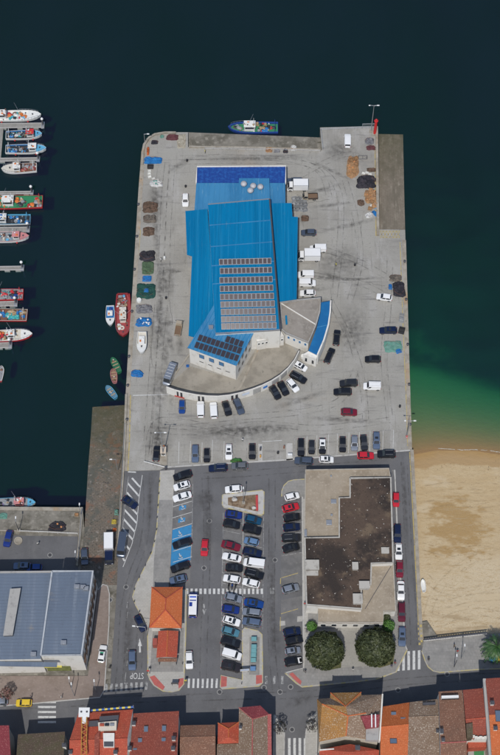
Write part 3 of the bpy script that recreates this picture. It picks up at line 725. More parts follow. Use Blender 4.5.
# cracks in the slabs
mb = MB(); random.seed(31)
for u, v, du, dv, n in ((313, 272, 3, .5, 9), (336, 278, 3.2, .1, 10), (164, 270, 2.4, .2, 8), (366, 282, 2.6, .6, 8), (220, 430, 3, -.3, 12), (300, 205, 3.2, -.6, 10), (150, 345, .4, 3, 8), (345, 330, 1, 3, 8), (330, 420, 3, -.6, 12), (170, 300, .3, 3, 9)):
    pts = [(u + du * k + random.uniform(-.7, .7), v + dv * k + random.uniform(-.7, .7)) for k in range(n)]
    flat_strip(mb, PL(pts), .07, .0118)
o = mb.build('cracks', mat('crack_dark', (.07, .065, .06), rough=.9)); on(quay, o); o['kind'] = 'stuff'

# wheel tracks left by the beach cleaner in the sand, and a tide line of weed
m, nt, b = nmat('sand_track'); N, Lk = nt.nodes, nt.links
b.inputs['Base Color'].default_value = (.30, .215, .115, 1); b.inputs['Roughness'].default_value = .95
geo = N.new('ShaderNodeNewGeometry'); nz = N.new('ShaderNodeTexNoise'); nz.inputs['Scale'].default_value = .8; nz.inputs['Detail'].default_value = 8; Lk.new(geo.outputs['Position'], nz.inputs['Vector'])
rr = N.new('ShaderNodeMapRange'); rr.inputs[1].default_value = .40; rr.inputs[2].default_value = .72; rr.inputs[4].default_value = .25; Lk.new(nz.outputs['Fac'], rr.inputs[0]); Lk.new(rr.outputs[0], b.inputs['Alpha'])
for pts in ([(424, 575), (440, 588), (465, 592), (500, 584)], [(423, 600), (445, 604), (470, 598), (502, 596)], [(426, 622), (432, 600), (446, 580), (470, 560), (502, 552)], [(422, 505), (450, 500), (480, 503), (502, 500)], [(422, 488), (455, 484), (502, 486)], [(430, 630), (455, 616), (480, 612), (502, 616)], [(421, 545), (450, 552), (480, 548), (502, 553)]):
    L = PL(smooth_px(pts), -1.2)
    for sg in (-1, 1):
        Lo = offset_line(L, sg * .9); A, B = offset_line(Lo, .17), offset_line(Lo, -.17); mb = MB()
        for i in range(len(L) - 1):
            mb.face([Vector((q.x, q.y, bed_z(q.x, q.y) + .03)) for q in (B[i], B[i + 1], A[i + 1], A[i])])
        on(beach, mb.build('wheel_track', m))
mb = MB(); random.seed(8)
for k in range(160):
    u = random.uniform(419, 520); v = (466 + 2.0 * math.sin(u * .12) + random.gauss(0, 2.0)) if k % 4 == 0 else random.uniform(600, 636) if k % 2 else random.uniform(470, 600)
    p = P(u, v, -1.6); z_ = bed_z(p.x, p.y)
    p = P(u, v, z_); s_ = random.uniform(.03, .09)
    mb.blob((p.x, p.y, z_ + .01), s_, (random.uniform(.8, 2.2), 1, .4), 5, 3, .4, k)
o = mb.build('drift_weed', layered('drift_weed', (.20, .145, .085), [((.07, .05, .03), 2, .4, .6, U1)])); tag(o, 'scattered drift weed and litter along the beach', 'weed', kind='stuff')
# ================================================================== buildings
WHITE_W = layered('white_render', (.66, .64, .59), [((.52, .49, .43), .7, .5, .72, (1, 1, .4)), ((.36, .33, .28), 1.6, .66, .8, (1, 1, .25))], bump=.1)
CREAM_W = layered('cream_render', (.55, .50, .42), [((.44, .39, .32), .8, .5, .7, U1)], bump=.1)
GREY_W = layered('grey_render', (.34, .33, .31), [((.25, .24, .23), .8, .5, .7, U1)], bump=.1)
GLASS = mat('window_glass', (.02, .025, .03), rough=.06, var=.05, spec=.8)
GLASS_B = mat('blue_window_glass', (.04, .16, .33), rough=.08, var=.1, spec=.8)
FRAME_D = mat('dark_frame', (.05, .05, .055), rough=.5)
FRAME_W = mat('white_frame', (.7, .7, .68), rough=.5)
METAL = mat('galvanised_metal', (.45, .46, .47), rough=.4, metal=.7)
METAL_D = mat('dark_metal', (.09, .09, .10), rough=.5, metal=.4)
BLUE = layered('blue_sheet_roof', (.001, .158, .335), [((.001, .132, .29), .12, .42, .66, (1, .25, 1)), ((.012, .19, .37), .7, .50, .66, (2.2, .03, 1)), ((.001, .128, .275), .9, .52, .64, (2.4, .03, 1)), ((.05, .165, .27), .8, .60, .78, (2.5, .25, 1)), ((.09, .17, .24), 2.4, .64, .76, U1)], rough=.55, spec=.12)
BLUE_R = layered('blue_roof_rib', (.004, .17, .36), [((.003, .135, .30), .3, .45, .65, U1)], rough=.5, spec=.15)
BLUE_L = layered('weathered_blue_roof', (.045, .205, .385), [((.03, .165, .33), .2, .42, .66, (1, .3, 1)), ((.12, .27, .40), .8, .55, .72, (3, .3, 1)), ((.20, .22, .24), 1.6, .66, .78, U1)], rough=.55, spec=.4)
BLUE_D = layered('deep_blue_roof', (.012, .052, .24), [((.02, .10, .34), 1.3, .45, .66, U1), ((.06, .12, .28), 3.0, .6, .75, U1)], rough=.45, spec=.5)
SLATE = layered('grey_blue_roof', (.122, .155, .205), [((.10, .128, .172), .1, .42, .66, (1, .25, 1)), ((.16, .19, .235), .4, .50, .72, (2, .2, 1)), ((.20, .19, .18), .25, .62, .78, U1), ((.085, .10, .13), 1.5, .60, .75, U1)], rough=.55, spec=.4)
SLATE_R = layered('grey_blue_rib', (.14, .172, .222), [((.12, .145, .19), .4, .45, .65, U1)], rough=.5)
GRAVEL = layered('gravel_roof', (.31, .26, .195), [((.25, .205, .15), .25, .42, .66, U1), ((.37, .315, .245), 1.4, .5, .7, U1), ((.17, .145, .11), 3.5, .6, .74, U1)], bump=.4, bump_scale=6)
EARTH = layered('earthy_roof', (.082, .057, .042), [((.034, .026, .022), .11, .46, .60, U1), ((.135, .098, .066), .3, .54, .70, U1), ((.17, .13, .098), 1.6, .60, .74, U1), ((.03, .025, .02), 2.2, .56, .70, U1)], bump=.7, bump_scale=3, bump_dist=.12)
def tiles(name, a, b_, c, rot=0.0, d=(.05, .04, .03)):
    return layered(name, a, [(b_, .4, .40, .62, U1), (c, 3.6, .53, .68, U1), (d, 5.0, .58, .70, U1), (b_, .9, .58, .72, (1, .4, 1))], brick=(.26, .42, tuple(x * .55 for x in a), rot, .035, tuple(x * .82 for x in a)), bump=.6, bump_scale=5, bump_dist=.08)
T_RED = tiles('red_tiles', (.43, .095, .055), (.38, .07, .04), (.53, .15, .085), d=(.30, .06, .035))
T_ORANGE = tiles('orange_tiles', (.55, .15, .05), (.47, .12, .04), (.60, .22, .10), d=(.38, .10, .04))
T_DRED = tiles('dark_red_tiles', (.30, .075, .05), (.22, .06, .042), (.38, .13, .085), d=(.15, .05, .035))
T_BROWN = tiles('brown_tiles', (.25, .125, .08), (.17, .09, .06), (.36, .23, .16))
T_MOSS = tiles('mossy_tiles', (.125, .088, .062), (.095, .08, .045), (.19, .14, .11), d=(.04, .036, .024))
T_LICH = tiles('lichen_tiles', (.38, .19, .055), (.25, .13, .045), (.46, .36, .26), d=(.09, .06, .03))
T_OLD = tiles('old_tiles', (.27, .19, .135), (.18, .12, .08), (.46, .40, .32), d=(.09, .065, .045))
T_PINK = tiles('pink_tiles', (.42, .12, .11), (.34, .09, .08), (.52, .22, .19), d=(.26, .08, .07))
T_MAROON = tiles('crimson_tiles', (.30, .055, .065), (.23, .045, .052), (.42, .15, .14), d=(.17, .04, .045))

def building(name, label, cat, loc):
    return tag(empty(name, loc), label, cat)
def part(root, mb, name, m, smooth=False, label=None):
    o = mb.build(name, m, smooth=smooth); on(root, o)
    if label: o['label'] = label
    return o
def sub(parent_part, mb, name, m):
    o = mb.build(name, m); o.parent = parent_part
    return o
def ribs(poly, z0, z1, ax, spacing, w, h, zf=None):
    """raised ribs of a sheet roof: poly in metres, running along direction ax"""
    mb = MB(); d = Vector(ax).normalized(); n = Vector((-d.y, d.x))
    ps = [Vector((p[0], p[1])) for p in poly]
    lo, hi = min(p.dot(n) for p in ps), max(p.dot(n) for p in ps)
    k = lo + spacing / 2
    while k < hi:
        hits = []
        for i, p in enumerate(ps):
            q = ps[(i + 1) % len(ps)]; a, b_ = p.dot(n) - k, q.dot(n) - k
            if (a < 0) != (b_ < 0):
                t = a / (a - b_); hits.append((p + (q - p) * t))
        hits.sort(key=lambda p: p.dot(d))
        for A, B in zip(hits[::2], hits[1::2]):
            za, zb = (zf(A), zf(B)) if zf else (z0, z0)
            s = n * w / 2
            mb.hexa([(A.x - s.x, A.y - s.y, za - .03), (B.x - s.x, B.y - s.y, zb - .03), (B.x + s.x, B.y + s.y, zb - .03), (A.x + s.x, A.y + s.y, za - .03)],
                    [(A.x - s.x, A.y - s.y, za + h), (B.x - s.x, B.y - s.y, zb + h), (B.x + s.x, B.y + s.y, zb + h), (A.x + s.x, A.y + s.y, za + h)])
        k += spacing
    return mb
def px_h(pts, z): return [P(u, v, z) for u, v in pts]
def parapet(root, poly, z0, z1, w, m, name='parapet'):
    mb = MB(); pts = list(poly) + [poly[0]]
    strip(mb, pts, w, z0, z1); return part(root, mb, name, m)
def wall_panels(root, A, B, z0, z1, n, m, fr, name='window', wfrac=.6, depth=.06, out=None, skip=()):
    """n windows evenly along a wall from A to B (metres), each with its pane as a sub-part"""
    A, B = Vector((A[0], A[1], 0)), Vector((B[0], B[1], 0))
    d = B - A; L = d.length; d.normalize(); nrm = Vector((d.y, -d.x, 0))
    if out is not None and nrm.dot(Vector((out[0], out[1], 0))) < 0: nrm = -nrm
    for i in range(n):
        if i in skip: continue
        c = A + d * L * (i + .5) / n; w = L / n * wfrac
        M = Matrix.Translation(c + nrm * depth / 2 + Vector((0, 0, (z0 + z1) / 2))) @ Matrix.Rotation(math.atan2(d.y, d.x), 4, 'Z')
        mb = MB(); mb.box(None, (w, depth, z1 - z0), M=M); f = part(root, mb, name, fr)
        M2 = Matrix.Translation(c + nrm * (depth + .012) + Vector((0, 0, (z0 + z1) / 2))) @ Matrix.Rotation(math.atan2(d.y, d.x), 4, 'Z')
        mb = MB(); mb.box(None, (w - .16, .02, z1 - z0 - .16), M=M2); o = mb.build('pane', m)
        o.parent = f

# ---------------- fish market: blue hall and its wings
fm = building('market_hall', 'large fish market hall with bright blue sheet roof and rows of solar panels', 'market hall', P(245, 290))
def blue_block(pts, z, zb, roofm, wallm, nm='hall', rib=1.0, eave=.35, axis=None, ribm=None):
    poly = px_h(pts, z)
    wall = MB(); wall.prism(poly, zb, z - .25); part(fm, wall, nm + '_wall', wallm)
    roof = MB(); roof.prism(poly, z - .25, z); rf = part(fm, roof, nm + '_roof', roofm)
    ax = axis if axis else (P(245, 220, z) - P(240, 320, z))[:2]
    rb = ribs([(p.x, p.y) for p in poly], z, z, ax, rib, .09, .07)
    o = rb.build('roof_ribs', ribm or BLUE_R); o.parent = rf; o['kind'] = 'stuff'
    return rf, poly
Zm = 9.0
MAIN = [(208, 204.4), (269.6, 199), (280.2, 329.5), (215.6, 333.4)]
rf, mainp = blue_block(MAIN, Zm, 0, BLUE, WHITE_W, 'main', 1.2)
for t in (.17, .34, .49, .63):     # sheet laps across the roof
    a, b_ = mainp[0].lerp(mainp[3], t), mainp[1].lerp(mainp[2], t)
    mb = MB(); strip(mb, [a, b_], .25, Zm, Zm + .09); o = mb.build('lap_joint', BLUE_L); o.parent = rf
mb = MB(); strip(mb, [mainp[1], mainp[2]], .35, Zm - .3, Zm + .12); part(fm, mb, 'gutter', METAL_D)
mb = MB(); strip(mb, [mainp[0], mainp[1]], .3, Zm - .3, Zm + .10); part(fm, mb, 'gutter', METAL)
mb = MB(); strip(mb, [mainp[3], mainp[2]], .3, Zm - .4, Zm + .04); part(fm, mb, 'gutter', METAL)
blue_block([(185.4, 211), (207.5, 209), (217, 338), (205, 340), (188.6, 335.5), (192, 256), (187, 254.5)], 6.0, 0, BLUE, GREY_W, 'west_wing', 1.2)
blue_block([(271, 203.2), (291.6, 203), (292.4, 216.6), (297.8, 217), (296.6, 299), (279.4, 301.4)], 6.2, 0, BLUE, GREY_W, 'east_wing', 1.2)
blue_block([(196.4, 183), (285.2, 183), (285.4, 203.6), (194.4, 211)], 5.6, 0, BLUE_L, WHITE_W, 'north_wing', 1.4, ribm=BLUE_L)
blue_block([(197.2, 167.2), (285.4, 166.6), (285.3, 182.8), (196.4, 182.8)], 5.4, 0, BLUE_D, WHITE_W, 'store', 1.0, ribm=BLUE_D)
mb = MB(); strip(mb, px_h([(196.2, 183), (197, 166.9), (285.8, 166.3), (285.6, 183)], 5.4), .3, 4.8, 5.62); part(fm, mb, 'parapet', WHITE_W)
blue_block([(239, 178.2), (269.3, 178.2), (270, 200), (239.4, 202.4)], 6.6, 5, BLUE_L, BLUE_L, 'vent_house', 1.4, ribm=BLUE_L)
for u, v in ((243.8, 182.6), (253.2, 184.6), (250.4, 189.2), (260.4, 185.6)):      # silver roof cowls
    p = P(u, v, 8.0); mb = MB()
    mb.lathe((p.x, p.y, 6.6), [(.45, 0), (.48, .5), (.78, .6), (.86, .95), (.7, 1.3), (.35, 1.5), (.05, 1.55)], 14)
    part(fm, mb, 'roof_cowl', mat('dull_zinc', (.42, .42, .43), rough=.65, metal=.2), True)
# solar panels of the main roof, each panel a part on its rack row
m, nt, b = nmat('solar_cells'); N, Lk = nt.nodes, nt.links
tc = N.new('ShaderNodeTexCoord'); bt = N.new('ShaderNodeTexBrick'); bt.offset = 0
bt.inputs['Scale'].default_value = 1; bt.inputs['Brick Width'].default_value = .26; bt.inputs['Row Height'].default_value = .26; bt.inputs['Mortar Size'].default_value = .012
bt.inputs['Color1'].default_value = (.032, .022, .027, 1); bt.inputs['Color2'].default_value = (.045, .03, .035, 1); bt.inputs['Mortar'].default_value = (.09, .075, .08, 1)
Lk.new(tc.outputs['Object'], bt.inputs['Vector']); Lk.new(bt.outputs['Color'], b.inputs['Base Color'])
b.inputs['Roughness'].default_value = .155; b.inputs['Coat Weight'].default_value = .0
SOLAR = m
PTILT = R(27.4)
pw, pl = 1.03, 1.5
mb = MB()
mb.box((0, 0, 0), (pw, pl, .05), mi=1)
mb.face([(-pw / 2 + .08, -pl / 2 + .08, .028), (pw / 2 - .08, -pl / 2 + .08, .028), (pw / 2 - .08, pl / 2 - .08, .028), (-pw / 2 + .08, pl / 2 - .08, .028)], 0)
panel_me = mb.mesh('solar_panel', [SOLAR, mat('panel_frame', (.38, .37, .36), rough=.9, spec=.05)])
rows = [(262, 219.0, 271.4), (271, 219.8, 272), (280.3, 219.5, 272.6), (288.8, 219.8, 273.3), (297, 220, 274), (304.6, 220.4, 274.8), (312, 220.8, 275.4), (319.4, 221, 276), (326.4, 221.2, 276.6)]
for v, ua, ub in rows:
    A, B = P(ua, v, Zm + .5), P(ub, v - 1.2, Zm + .5)
    az = math.atan2(B.y - A.y, B.x - A.x)
    mb = MB(); d = Vector((math.cos(az), math.sin(az), 0)); q = Vector((-d.y, d.x, 0))
    for s in (-.62, .62):
        mb.tube(A + q * s * 1.0 + Vector((0, 0, -.40 if s < 0 else .18)), B + q * s + Vector((0, 0, -.40 if s < 0 else .18)), .05, n=5)
    for k in range(7):
        c_ = A.lerp(B, k / 6)
        mb.tube(c_ + q * .62 + Vector((0, 0, -.55)), c_ + q * .62 + Vector((0, 0, .18)), .04, n=5)
    part(fm, mb, 'panel_rack', METAL)
    for k in range(12):
        c_ = A.lerp(B, (k + .5) / 12)
        o = link('solar_panel', panel_me)
        o.location = c_; o.rotation_euler = Matrix.Rotation(az, 3, 'Z').to_euler() if False else (Matrix.Rotation(az, 3, 'Z') @ Matrix.Rotation(PTILT + (R(2.0) if v > 318 else R(1.7) if v > 300 else (R(.9) if v > 290 else 0)), 3, 'X')).to_euler()
        on(fm, o)
# skirting wall between hall and yard
mb = MB(); mb.prism(px_h([(254, 334), (281, 331), (284, 336), (257, 341)], 4.6), 0, 4.6); part(fm, mb, 'south_block', WHITE_W)
wall_panels(fm, P(257, 341, 4.6), P(284, 336, 4.6), 2.6, 3.4, 7, GLASS, FRAME_W, out=(0, -1))

# ---------------- harbour office, set at an angle, two storeys
of = building('harbour_office', 'white two-storey office with weathered blue roof and dark panels beside the market', 'office', P(220, 360))
Zo = 8.0
OFF = [(214.2, 304.4), (215.4, 333.6), (253.8, 332.6), (236.4, 365.6), (187.4, 347.6)]
poly = px_h(OFF, Zo)
wallp = [c0 + (sum(poly, Vector()) / 5 - c0).normalized() * .45 for c0 in poly]
mb = MB(); mb.prism(wallp, 0, Zo - .2); part(of, mb, 'wall', WHITE_W)
mb = MB(); mb.prism(poly, Zo - .2, Zo); orf = part(of, mb, 'roof', BLUE_L)
ro = ribs([(p.x, p.y) for p in poly], Zo, Zo, (poly[3] - poly[2])[:2], 1.0, .08, .06).build('roof_ribs', BLUE_R); ro.parent = orf; ro['kind'] = 'stuff'
def row_panels(a, b_, n, z=Zo + .35, tilt=.16):
    A, B = P(*a, z), P(*b_, z); az = math.atan2(B.y - A.y, B.x - A.x)
    for k in range(n):
        c_ = A.lerp(B, (k + .5) / n); o = link('roof_panel', dark_panel)
        o.location = c_; o.rotation_euler = (Matrix.Rotation(az, 3, 'Z') @ Matrix.Rotation(tilt, 3, 'X')).to_euler(); on(of, o)
mb = MB(); mb.box((0, 0, 0), (.98, 1.6, .05), mi=1)
mb.face([(-.45, -.76, .028), (.45, -.76, .028), (.45, .76, .028), (-.45, .76, .028)], 0)
dark_panel = mb.mesh('roof_panel', [mat('dark_panel', (.035, .03, .038), rough=.35), METAL_D])
row_panels((194.8, 344.4), (238.6, 358.6), 10)
row_panels((198, 337.2), (241.4, 351.2), 10)
row_panels((225.6, 338.6), (243.2, 344.6), 4)
sw0, sw1, se1 = wallp[4], wallp[3], wallp[2]
wall_panels(of, sw0.lerp(sw1, .16), sw0.lerp(sw1, .80), 4.6, 6.3, 3, GLASS_B, FRAME_D, out=(-.3, -1), wfrac=.5)
wall_panels(of, sw0.lerp(sw1, .16), sw0.lerp(sw1, .92), 2.5, 2.9, 4, GLASS, GREY_W, out=(-.3, -1), wfrac=.5)
wall_panels(of, sw1.lerp(se1, .10), sw1.lerp(se1, .95), 4.8, 6.2, 4, GLASS, FRAME_D, out=(1, -.5), wfrac=.4)
wall_panels(of, sw1.lerp(se1, .10), sw1.lerp(se1, .95), 1.4, 2.6, 4, GLASS, FRAME_D, out=(1, -.5), wfrac=.4)
mb = MB(); q = wallp[4].lerp(wallp[3], .5); strip(mb, [wallp[4] + Vector((0, -.02, 0)), wallp[3]], .1, Zo - .5, Zo - .22); part(of, mb, 'gutter', METAL)
p = P(211, 328, Zo); mb = MB(); mb.box((p.x, p.y, Zo + .35), (1.1, .9, .7)); part(of, mb, 'rooftop_unit', METAL)

# ---------------- flat-roofed annex and curved blue gallery on the east
an = building('market_annex', 'flat-roofed annex with gravel top between blue hall and curved gallery', 'annex', P(300, 320))
Za = 5.0
ANX = [(280.6, 302), (320.6, 298.4), (319.6, 312), (315.6, 326), (308.4, 342.6), (286, 333.4), (281.2, 329)]
poly = px_h(ANX, Za)
mb = MB(); mb.prism(poly, 0, Za - .3, 0); part(an, mb, 'wall', WHITE_W)
mb = MB(); mb.prism(poly, Za - .3, Za - .05); part(an, mb, 'roof', layered('annex_gravel', (.26, .235, .205), [((.20, .18, .155), .3, .42, .65, U1), ((.30, .275, .24), 1.4, .5, .7, U1)], bump=.4, bump_scale=5))
parapet(an, poly, Za - .3, Za + .35, .3, GREY_W)
mb = MB(); a, b_ = P(281, 303.4, Za), P(316.4, 325, Za); strip(mb, [a, b_], .25, Za - .05, Za + .12); part(an, mb, 'roof_joint', WHITE_W)
mb = MB(); a, b_ = P(286, 316, Za), P(286.6, 324.6, Za); strip(mb, [a, b_], .45, Za - .05, Za + .3); part(an, mb, 'blue_duct', BLUE)
wall_panels(an, poly[5], poly[4], 3.0, 4.2, 4, GLASS_B, FRAME_W, out=(0, -1), wfrac=.45)
ga = building('curved_gallery', 'curved gallery with deep blue roof and white outer wall facing the parked cars', 'gallery', P(322, 330))
Zg = 4.6
inner = [(321.2, 302.4), (320.6, 312), (316.8, 327.4), (313, 338), (308.4, 350.6)]
outer = [(330, 301), (329.4, 312.5), (327.6, 325), (323.2, 340), (316.8, 354.8)]
BLUE_G = layered('gallery_blue', (.012, .115, .29), [((.015, .14, .33), .5, .45, .65, U1)], rough=.5)
I, O = px_h(inner, Zg), px_h(outer, Zg)
mb = MB()
for i in range(4): mb.hexa([(q.x, q.y, Zg - .2) for q in (I[i], I[i + 1], O[i + 1], O[i])], [(q.x, q.y, Zg) for q in (I[i], I[i + 1], O[i + 1], O[i])])
part(ga, mb, 'roof', BLUE_G)
mb = MB()
for i in range(4): mb.hexa([(q.x, q.y, 0) for q in (I[i], I[i + 1], O[i + 1], O[i])], [(q.x, q.y, Zg - .2) for q in (I[i], I[i + 1], O[i + 1], O[i])])
part(ga, mb, 'wall', WHITE_W)
mb = MB(); strip(mb, offset_line(O, .18), .36, 0, Zg + .35); part(ga, mb, 'outer_wall', WHITE_W)
mb = MB(); strip(mb, [I[2].lerp(O[2], 0), O[2]], .15, Zg, Zg + .08); part(ga, mb, 'roof_joint', BLUE_L)
e = px_h([(303, 354.2), (308.2, 351), (317.4, 355.4), (316.4, 359)], 4.0)
mb = MB(); mb.prism(e, 0, 4.0); part(ga, mb, 'end_block', WHITE_W)
wall_panels(ga, e[0], e[3], 1.0, 2.6, 2, GLASS, FRAME_D, out=(0, -1), wfrac=.3)

# ---------------- yard and its curved white wall with openings
yd = tag(empty('yard_wall', P(230, 385)), 'curved white yard wall with square openings and small blue sign', 'wall')
arc = [(166.5, 386.6), (175, 389.6), (185, 392.2), (196, 394.4), (207, 395.6), (218, 395.9), (229, 394.8), (241, 392.2), (252, 388.8), (262, 385.0), (271, 380.6), (280, 374.8), (288, 367.6), (294.4, 359.4), (299, 350.4)]
Zw = 3.2
AW = px_h(arc, Zw)
bays = {1: 0, 3: 0, 6: 0, 8: 1, 10: 1, 11: 1}
for i in range(len(AW) - 1):
    a, b_ = AW[i], AW[i + 1]
    if i in bays:
        n = 2 if bays[i] == 0 else 1
        segs = [(0, .16), (.36, .52), (.74, 1)] if n == 2 else [(0, .1), (.9, 1)]
        for s0, s1 in segs:
            mb = MB(); strip(mb, [a.lerp(b_, s0), a.lerp(b_, s1)], .3, 0, Zw - .5); part(yd, mb, 'wall_panel', WHITE_W)
        mb = MB(); strip(mb, [a, b_], .3, Zw - .5, Zw); part(yd, mb, 'wall_panel', WHITE_W)
        mb = MB(); strip(mb, [a.lerp(b_, segs[0][1]), a.lerp(b_, segs[1][0])], .06, 0, Zw - .5); part(yd, mb, 'gate', FRAME_D if n == 2 else GREY_W)
        if n == 2:
            mb = MB(); strip(mb, [a.lerp(b_, segs[1][1]), a.lerp(b_, segs[2][0])], .06, 0, Zw - .5); part(yd, mb, 'gate', FRAME_D)
    else:
        mb = MB(); strip(mb, [a, b_], .3, 0, Zw); part(yd, mb, 'wall_panel', WHITE_W)
mb = MB(); strip(mb, offset_line(AW, .12), .16, Zw, Zw + .14); part(yd, mb, 'coping', METAL_D)
mb = MB(); a, b_ = AW[8].lerp(AW[9], .25), AW[8].lerp(AW[9], .78); 
q = Vector((.06, -.24, 0)); strip(mb, [a + q, b_ + q], .08, 1.2, 2.2)
a, b_ = AW[9].lerp(AW[10], .1), AW[9].lerp(AW[10], .55); mb = MB(); q = Vector((.1, -.22, 0)); strip(mb, [a + q, b_ + q], .08, 1.3, 2.2); part(yd, mb, 'sign', mat('sign_blue', (.02, .16, .48), rough=.4), label='small blue sign')
a, b_ = AW[6].lerp(AW[7], .0), AW[7]; mb = MB(); q = Vector((.03, -.23, 0)); strip(mb, [AW[7].lerp(AW[8], .1) + q, AW[7].lerp(AW[8], .75) + q], .06, 1.5, 2.4); part(yd, mb, 'sign', mat('sign_pale', (.5, .56, .66), rough=.4))
a = AW[1].lerp(AW[2], .02); mb = MB(); q = Vector((-.02, -.26, 0)); strip(mb, [AW[0].lerp(AW[1], .9) + q, AW[1].lerp(AW[2], .9) + q], .06, .05, .55); part(yd, mb, 'red_stripe', mat('red_paint', (.5, .06, .05)))
mb = MB(); mb.sheet(PL([(166.5, 387), (196, 399), (218, 401), (252, 394), (280, 380), (299, 355), (284, 338), (258, 345), (237, 380), (190, 366)]), .012)
on(quay, mb.build('yard_floor', layered('yard_floor', (.29, .265, .22), [((.22, .20, .165), .25, .42, .64, U1), ((.17, .155, .13), .9, .56, .72, U1)], bump=.2)))
mb = MB(); strip(mb, PL([(190, 354), (168, 384)]), .35, 0, .25); on(quay, mb.build('kerb', CONC_EDGE))
mb = MB(); strip(mb, PL([(169, 388.6), (200, 397), (225, 397.6), (240, 388), (259, 347)]), .5, 0, .05); on(quay, mb.build('kerb', CONC_EDGE))

# ---------------- low building beside the beach road: earthy upper roof, gravel lower roofs
rb_ = building('seafront_building', 'low flat-roofed building with dark earthy roof and tan gravel terraces', 'building', P(350, 550))
Z1, Z2, Z3 = 5.6, 4.6, 3.6
BR = [(350, 478.4), (390.6, 477.6), (393, 562.6), (371.2, 563.4), (370.6, 584.6), (361, 584.4), (361.4, 609), (306.6, 604.6), (304.8, 538), (339.2, 537.4), (339.2, 498), (350, 497.6)]
poly = px_h(BR, Z1)
mb = MB(); mb.prism(poly, 0, Z1 - .3); part(rb_, mb, 'upper_wall', WHITE_W)
mb = MB(); mb.prism(poly, Z1 - .3, Z1 - .12); part(rb_, mb, 'upper_roof', EARTH)
parapet(rb_, poly, Z1 - .35, Z1 + .22, .35, layered('parapet_coping', (.40, .38, .34), [((.26, .24, .21), .8, .5, .7, U1)]))
TN = [(305.6, 470.4), (389, 469), (390, 477.2), (349.6, 478), (349.6, 497.2), (338.8, 497.6), (338.8, 537), (304.6, 537.6)]
poly2 = px_h(TN, Z2)
mb = MB(); mb.prism(poly2, 0, Z2 - .2); part(rb_, mb, 'north_wall', WHITE_W)
mb = MB(); mb.prism(poly2, Z2 - .2, Z2); nr = part(rb_, mb, 'north_roof', GRAVEL)
mb = MB(); strip(mb, [poly2[7], poly2[0], poly2[1], poly2[2]], .3, Z2 - .25, Z2 + .3); part(rb_, mb, 'parapet', layered('tan_coping', (.36, .32, .26), [((.26, .23, .19), .8, .5, .7, U1)]))
TS = [(371.6, 563.8), (393, 563), (395.6, 611), (383.4, 611.4), (383, 623), (318, 622.6), (318, 606), (361.8, 609.4), (362, 585), (371, 585)]
poly3 = px_h(TS, Z3)
mb = MB(); mb.prism(poly3, 0, Z3 - .2); part(rb_, mb, 'south_wall', WHITE_W)
mb = MB(); mb.prism(poly3, Z3 - .2, Z3); part(rb_, mb, 'south_roof', GRAVEL)
parapet(rb_, poly3, Z3 - .25, Z3 + .2, .25, layered('tan_coping2', (.40, .36, .30), [((.3, .27, .22), .8, .5, .7, U1)]))
wall_panels(rb_, poly3[5], poly3[4], 1.2, 2.7, 6, GLASS, FRAME_W, out=(0, -1), wfrac=.5)
for u, v, w, d_, z in ((333.6, 501.5, 1.3, 1.1, Z2), (329, 522.6, 1.3, 1.3, Z2), (331.6, 515, .5, .5, Z2), (331, 476, .4, .4, Z2), (305.6, 533, .6, 1.8, Z2)):
    p = P(u, v, z + .2); mb = MB(); mb.box((p.x, p.y, z + .15), (w, d_, .35)); mb.box((p.x, p.y, z + .36), (w - .2, d_ - .2, .06)); part(rb_, mb, 'skylight', METAL)
for u, v, w, d_, h in ((312, 566, 3.0, 2.2, .9), (355, 567, 1.2, 1.6, .9), (357.5, 600, 2, 2.2, 1.0), (364, 586.5, 2.2, 1.6, 1.2), (385, 551, 1.6, 1.3, .5), (312, 573.6, 2.6, 1.0, .5)):
    p = P(u, v, Z1); mb = MB(); mb.box((p.x, p.y, Z1 + h / 2 - .1), (w, d_, h)); mb.box((p.x, p.y, Z1 + h - .06), (w + .2, d_ + .2, .12)); part(rb_, mb, 'roof_hatch', MATS['parapet_coping'])
p0, p1 = P(365, 609, Z3 + .02), P(391, 566, Z3 + .02)
mb = MB(); strip(mb, [p0, p1], .12, Z3, Z3 + .06); part(rb_, mb, 'roof_cable', METAL_D)
random.seed(11)
mbs = MB()
for k in range(170):       # pale rubble lying on the earthy roof
    u, v = random.uniform(306, 391), random.uniform(479, 606)
    if (u < 350 and v < 498) or (u < 340 and v < 539) or (u > 360 and v > 563): continue
    p = P(u, v, Z1); s = random.choice((.07, .09, .11, .16)); mbs.blob((p.x, p.y, Z1 - .08), s, (1, 1, .6), 5, 3, .3, k)
o = part(rb_, mbs, 'roof_rubble', layered('rubble', (.38, .35, .31), [])); o['kind'] = 'stuff'

# ---------------- warehouse on the left
wh = building('harbour_warehouse', 'big warehouse with grey-blue ribbed metal roof beside the wharf', 'warehouse', P(40, 620))
Zh = 11.0
RT = px_h([(52.2, 571.6), (93, 571.2), (81.6, 655), (41, 655.4)], Zh)
LT = px_h([(-90, 573.4), (51.8, 572), (40.6, 658.6), (-90, 661)], Zh - .8)
for nm, pl_, z in (('east_bay', RT, Zh), ('west_bay', LT, Zh - .8)):
    mb = MB(); mb.prism(pl_, 0, z - .25); part(wh, mb, nm + '_wall', WHITE_W)
    mb = MB(); mb.prism(pl_, z - .25, z); r_ = part(wh, mb, nm + '_roof', SLATE)
    o = ribs([(p.x, p.y) for p in pl_], z, z, (1, 0), .75, .07, .06).build('roof_ribs', SLATE_R); o.parent = r_; o['kind'] = 'stuff'
parapet(wh, RT, Zh - .3, Zh + .32, .35, layered('grey_coping', (.40, .42, .44), [((.3, .31, .33), .8, .5, .7, U1)]))
mb = MB(); strip(mb, LT[:2], .4, Zh - 1.1, Zh - .5); part(wh, mb, 'parapet', GREY_W)
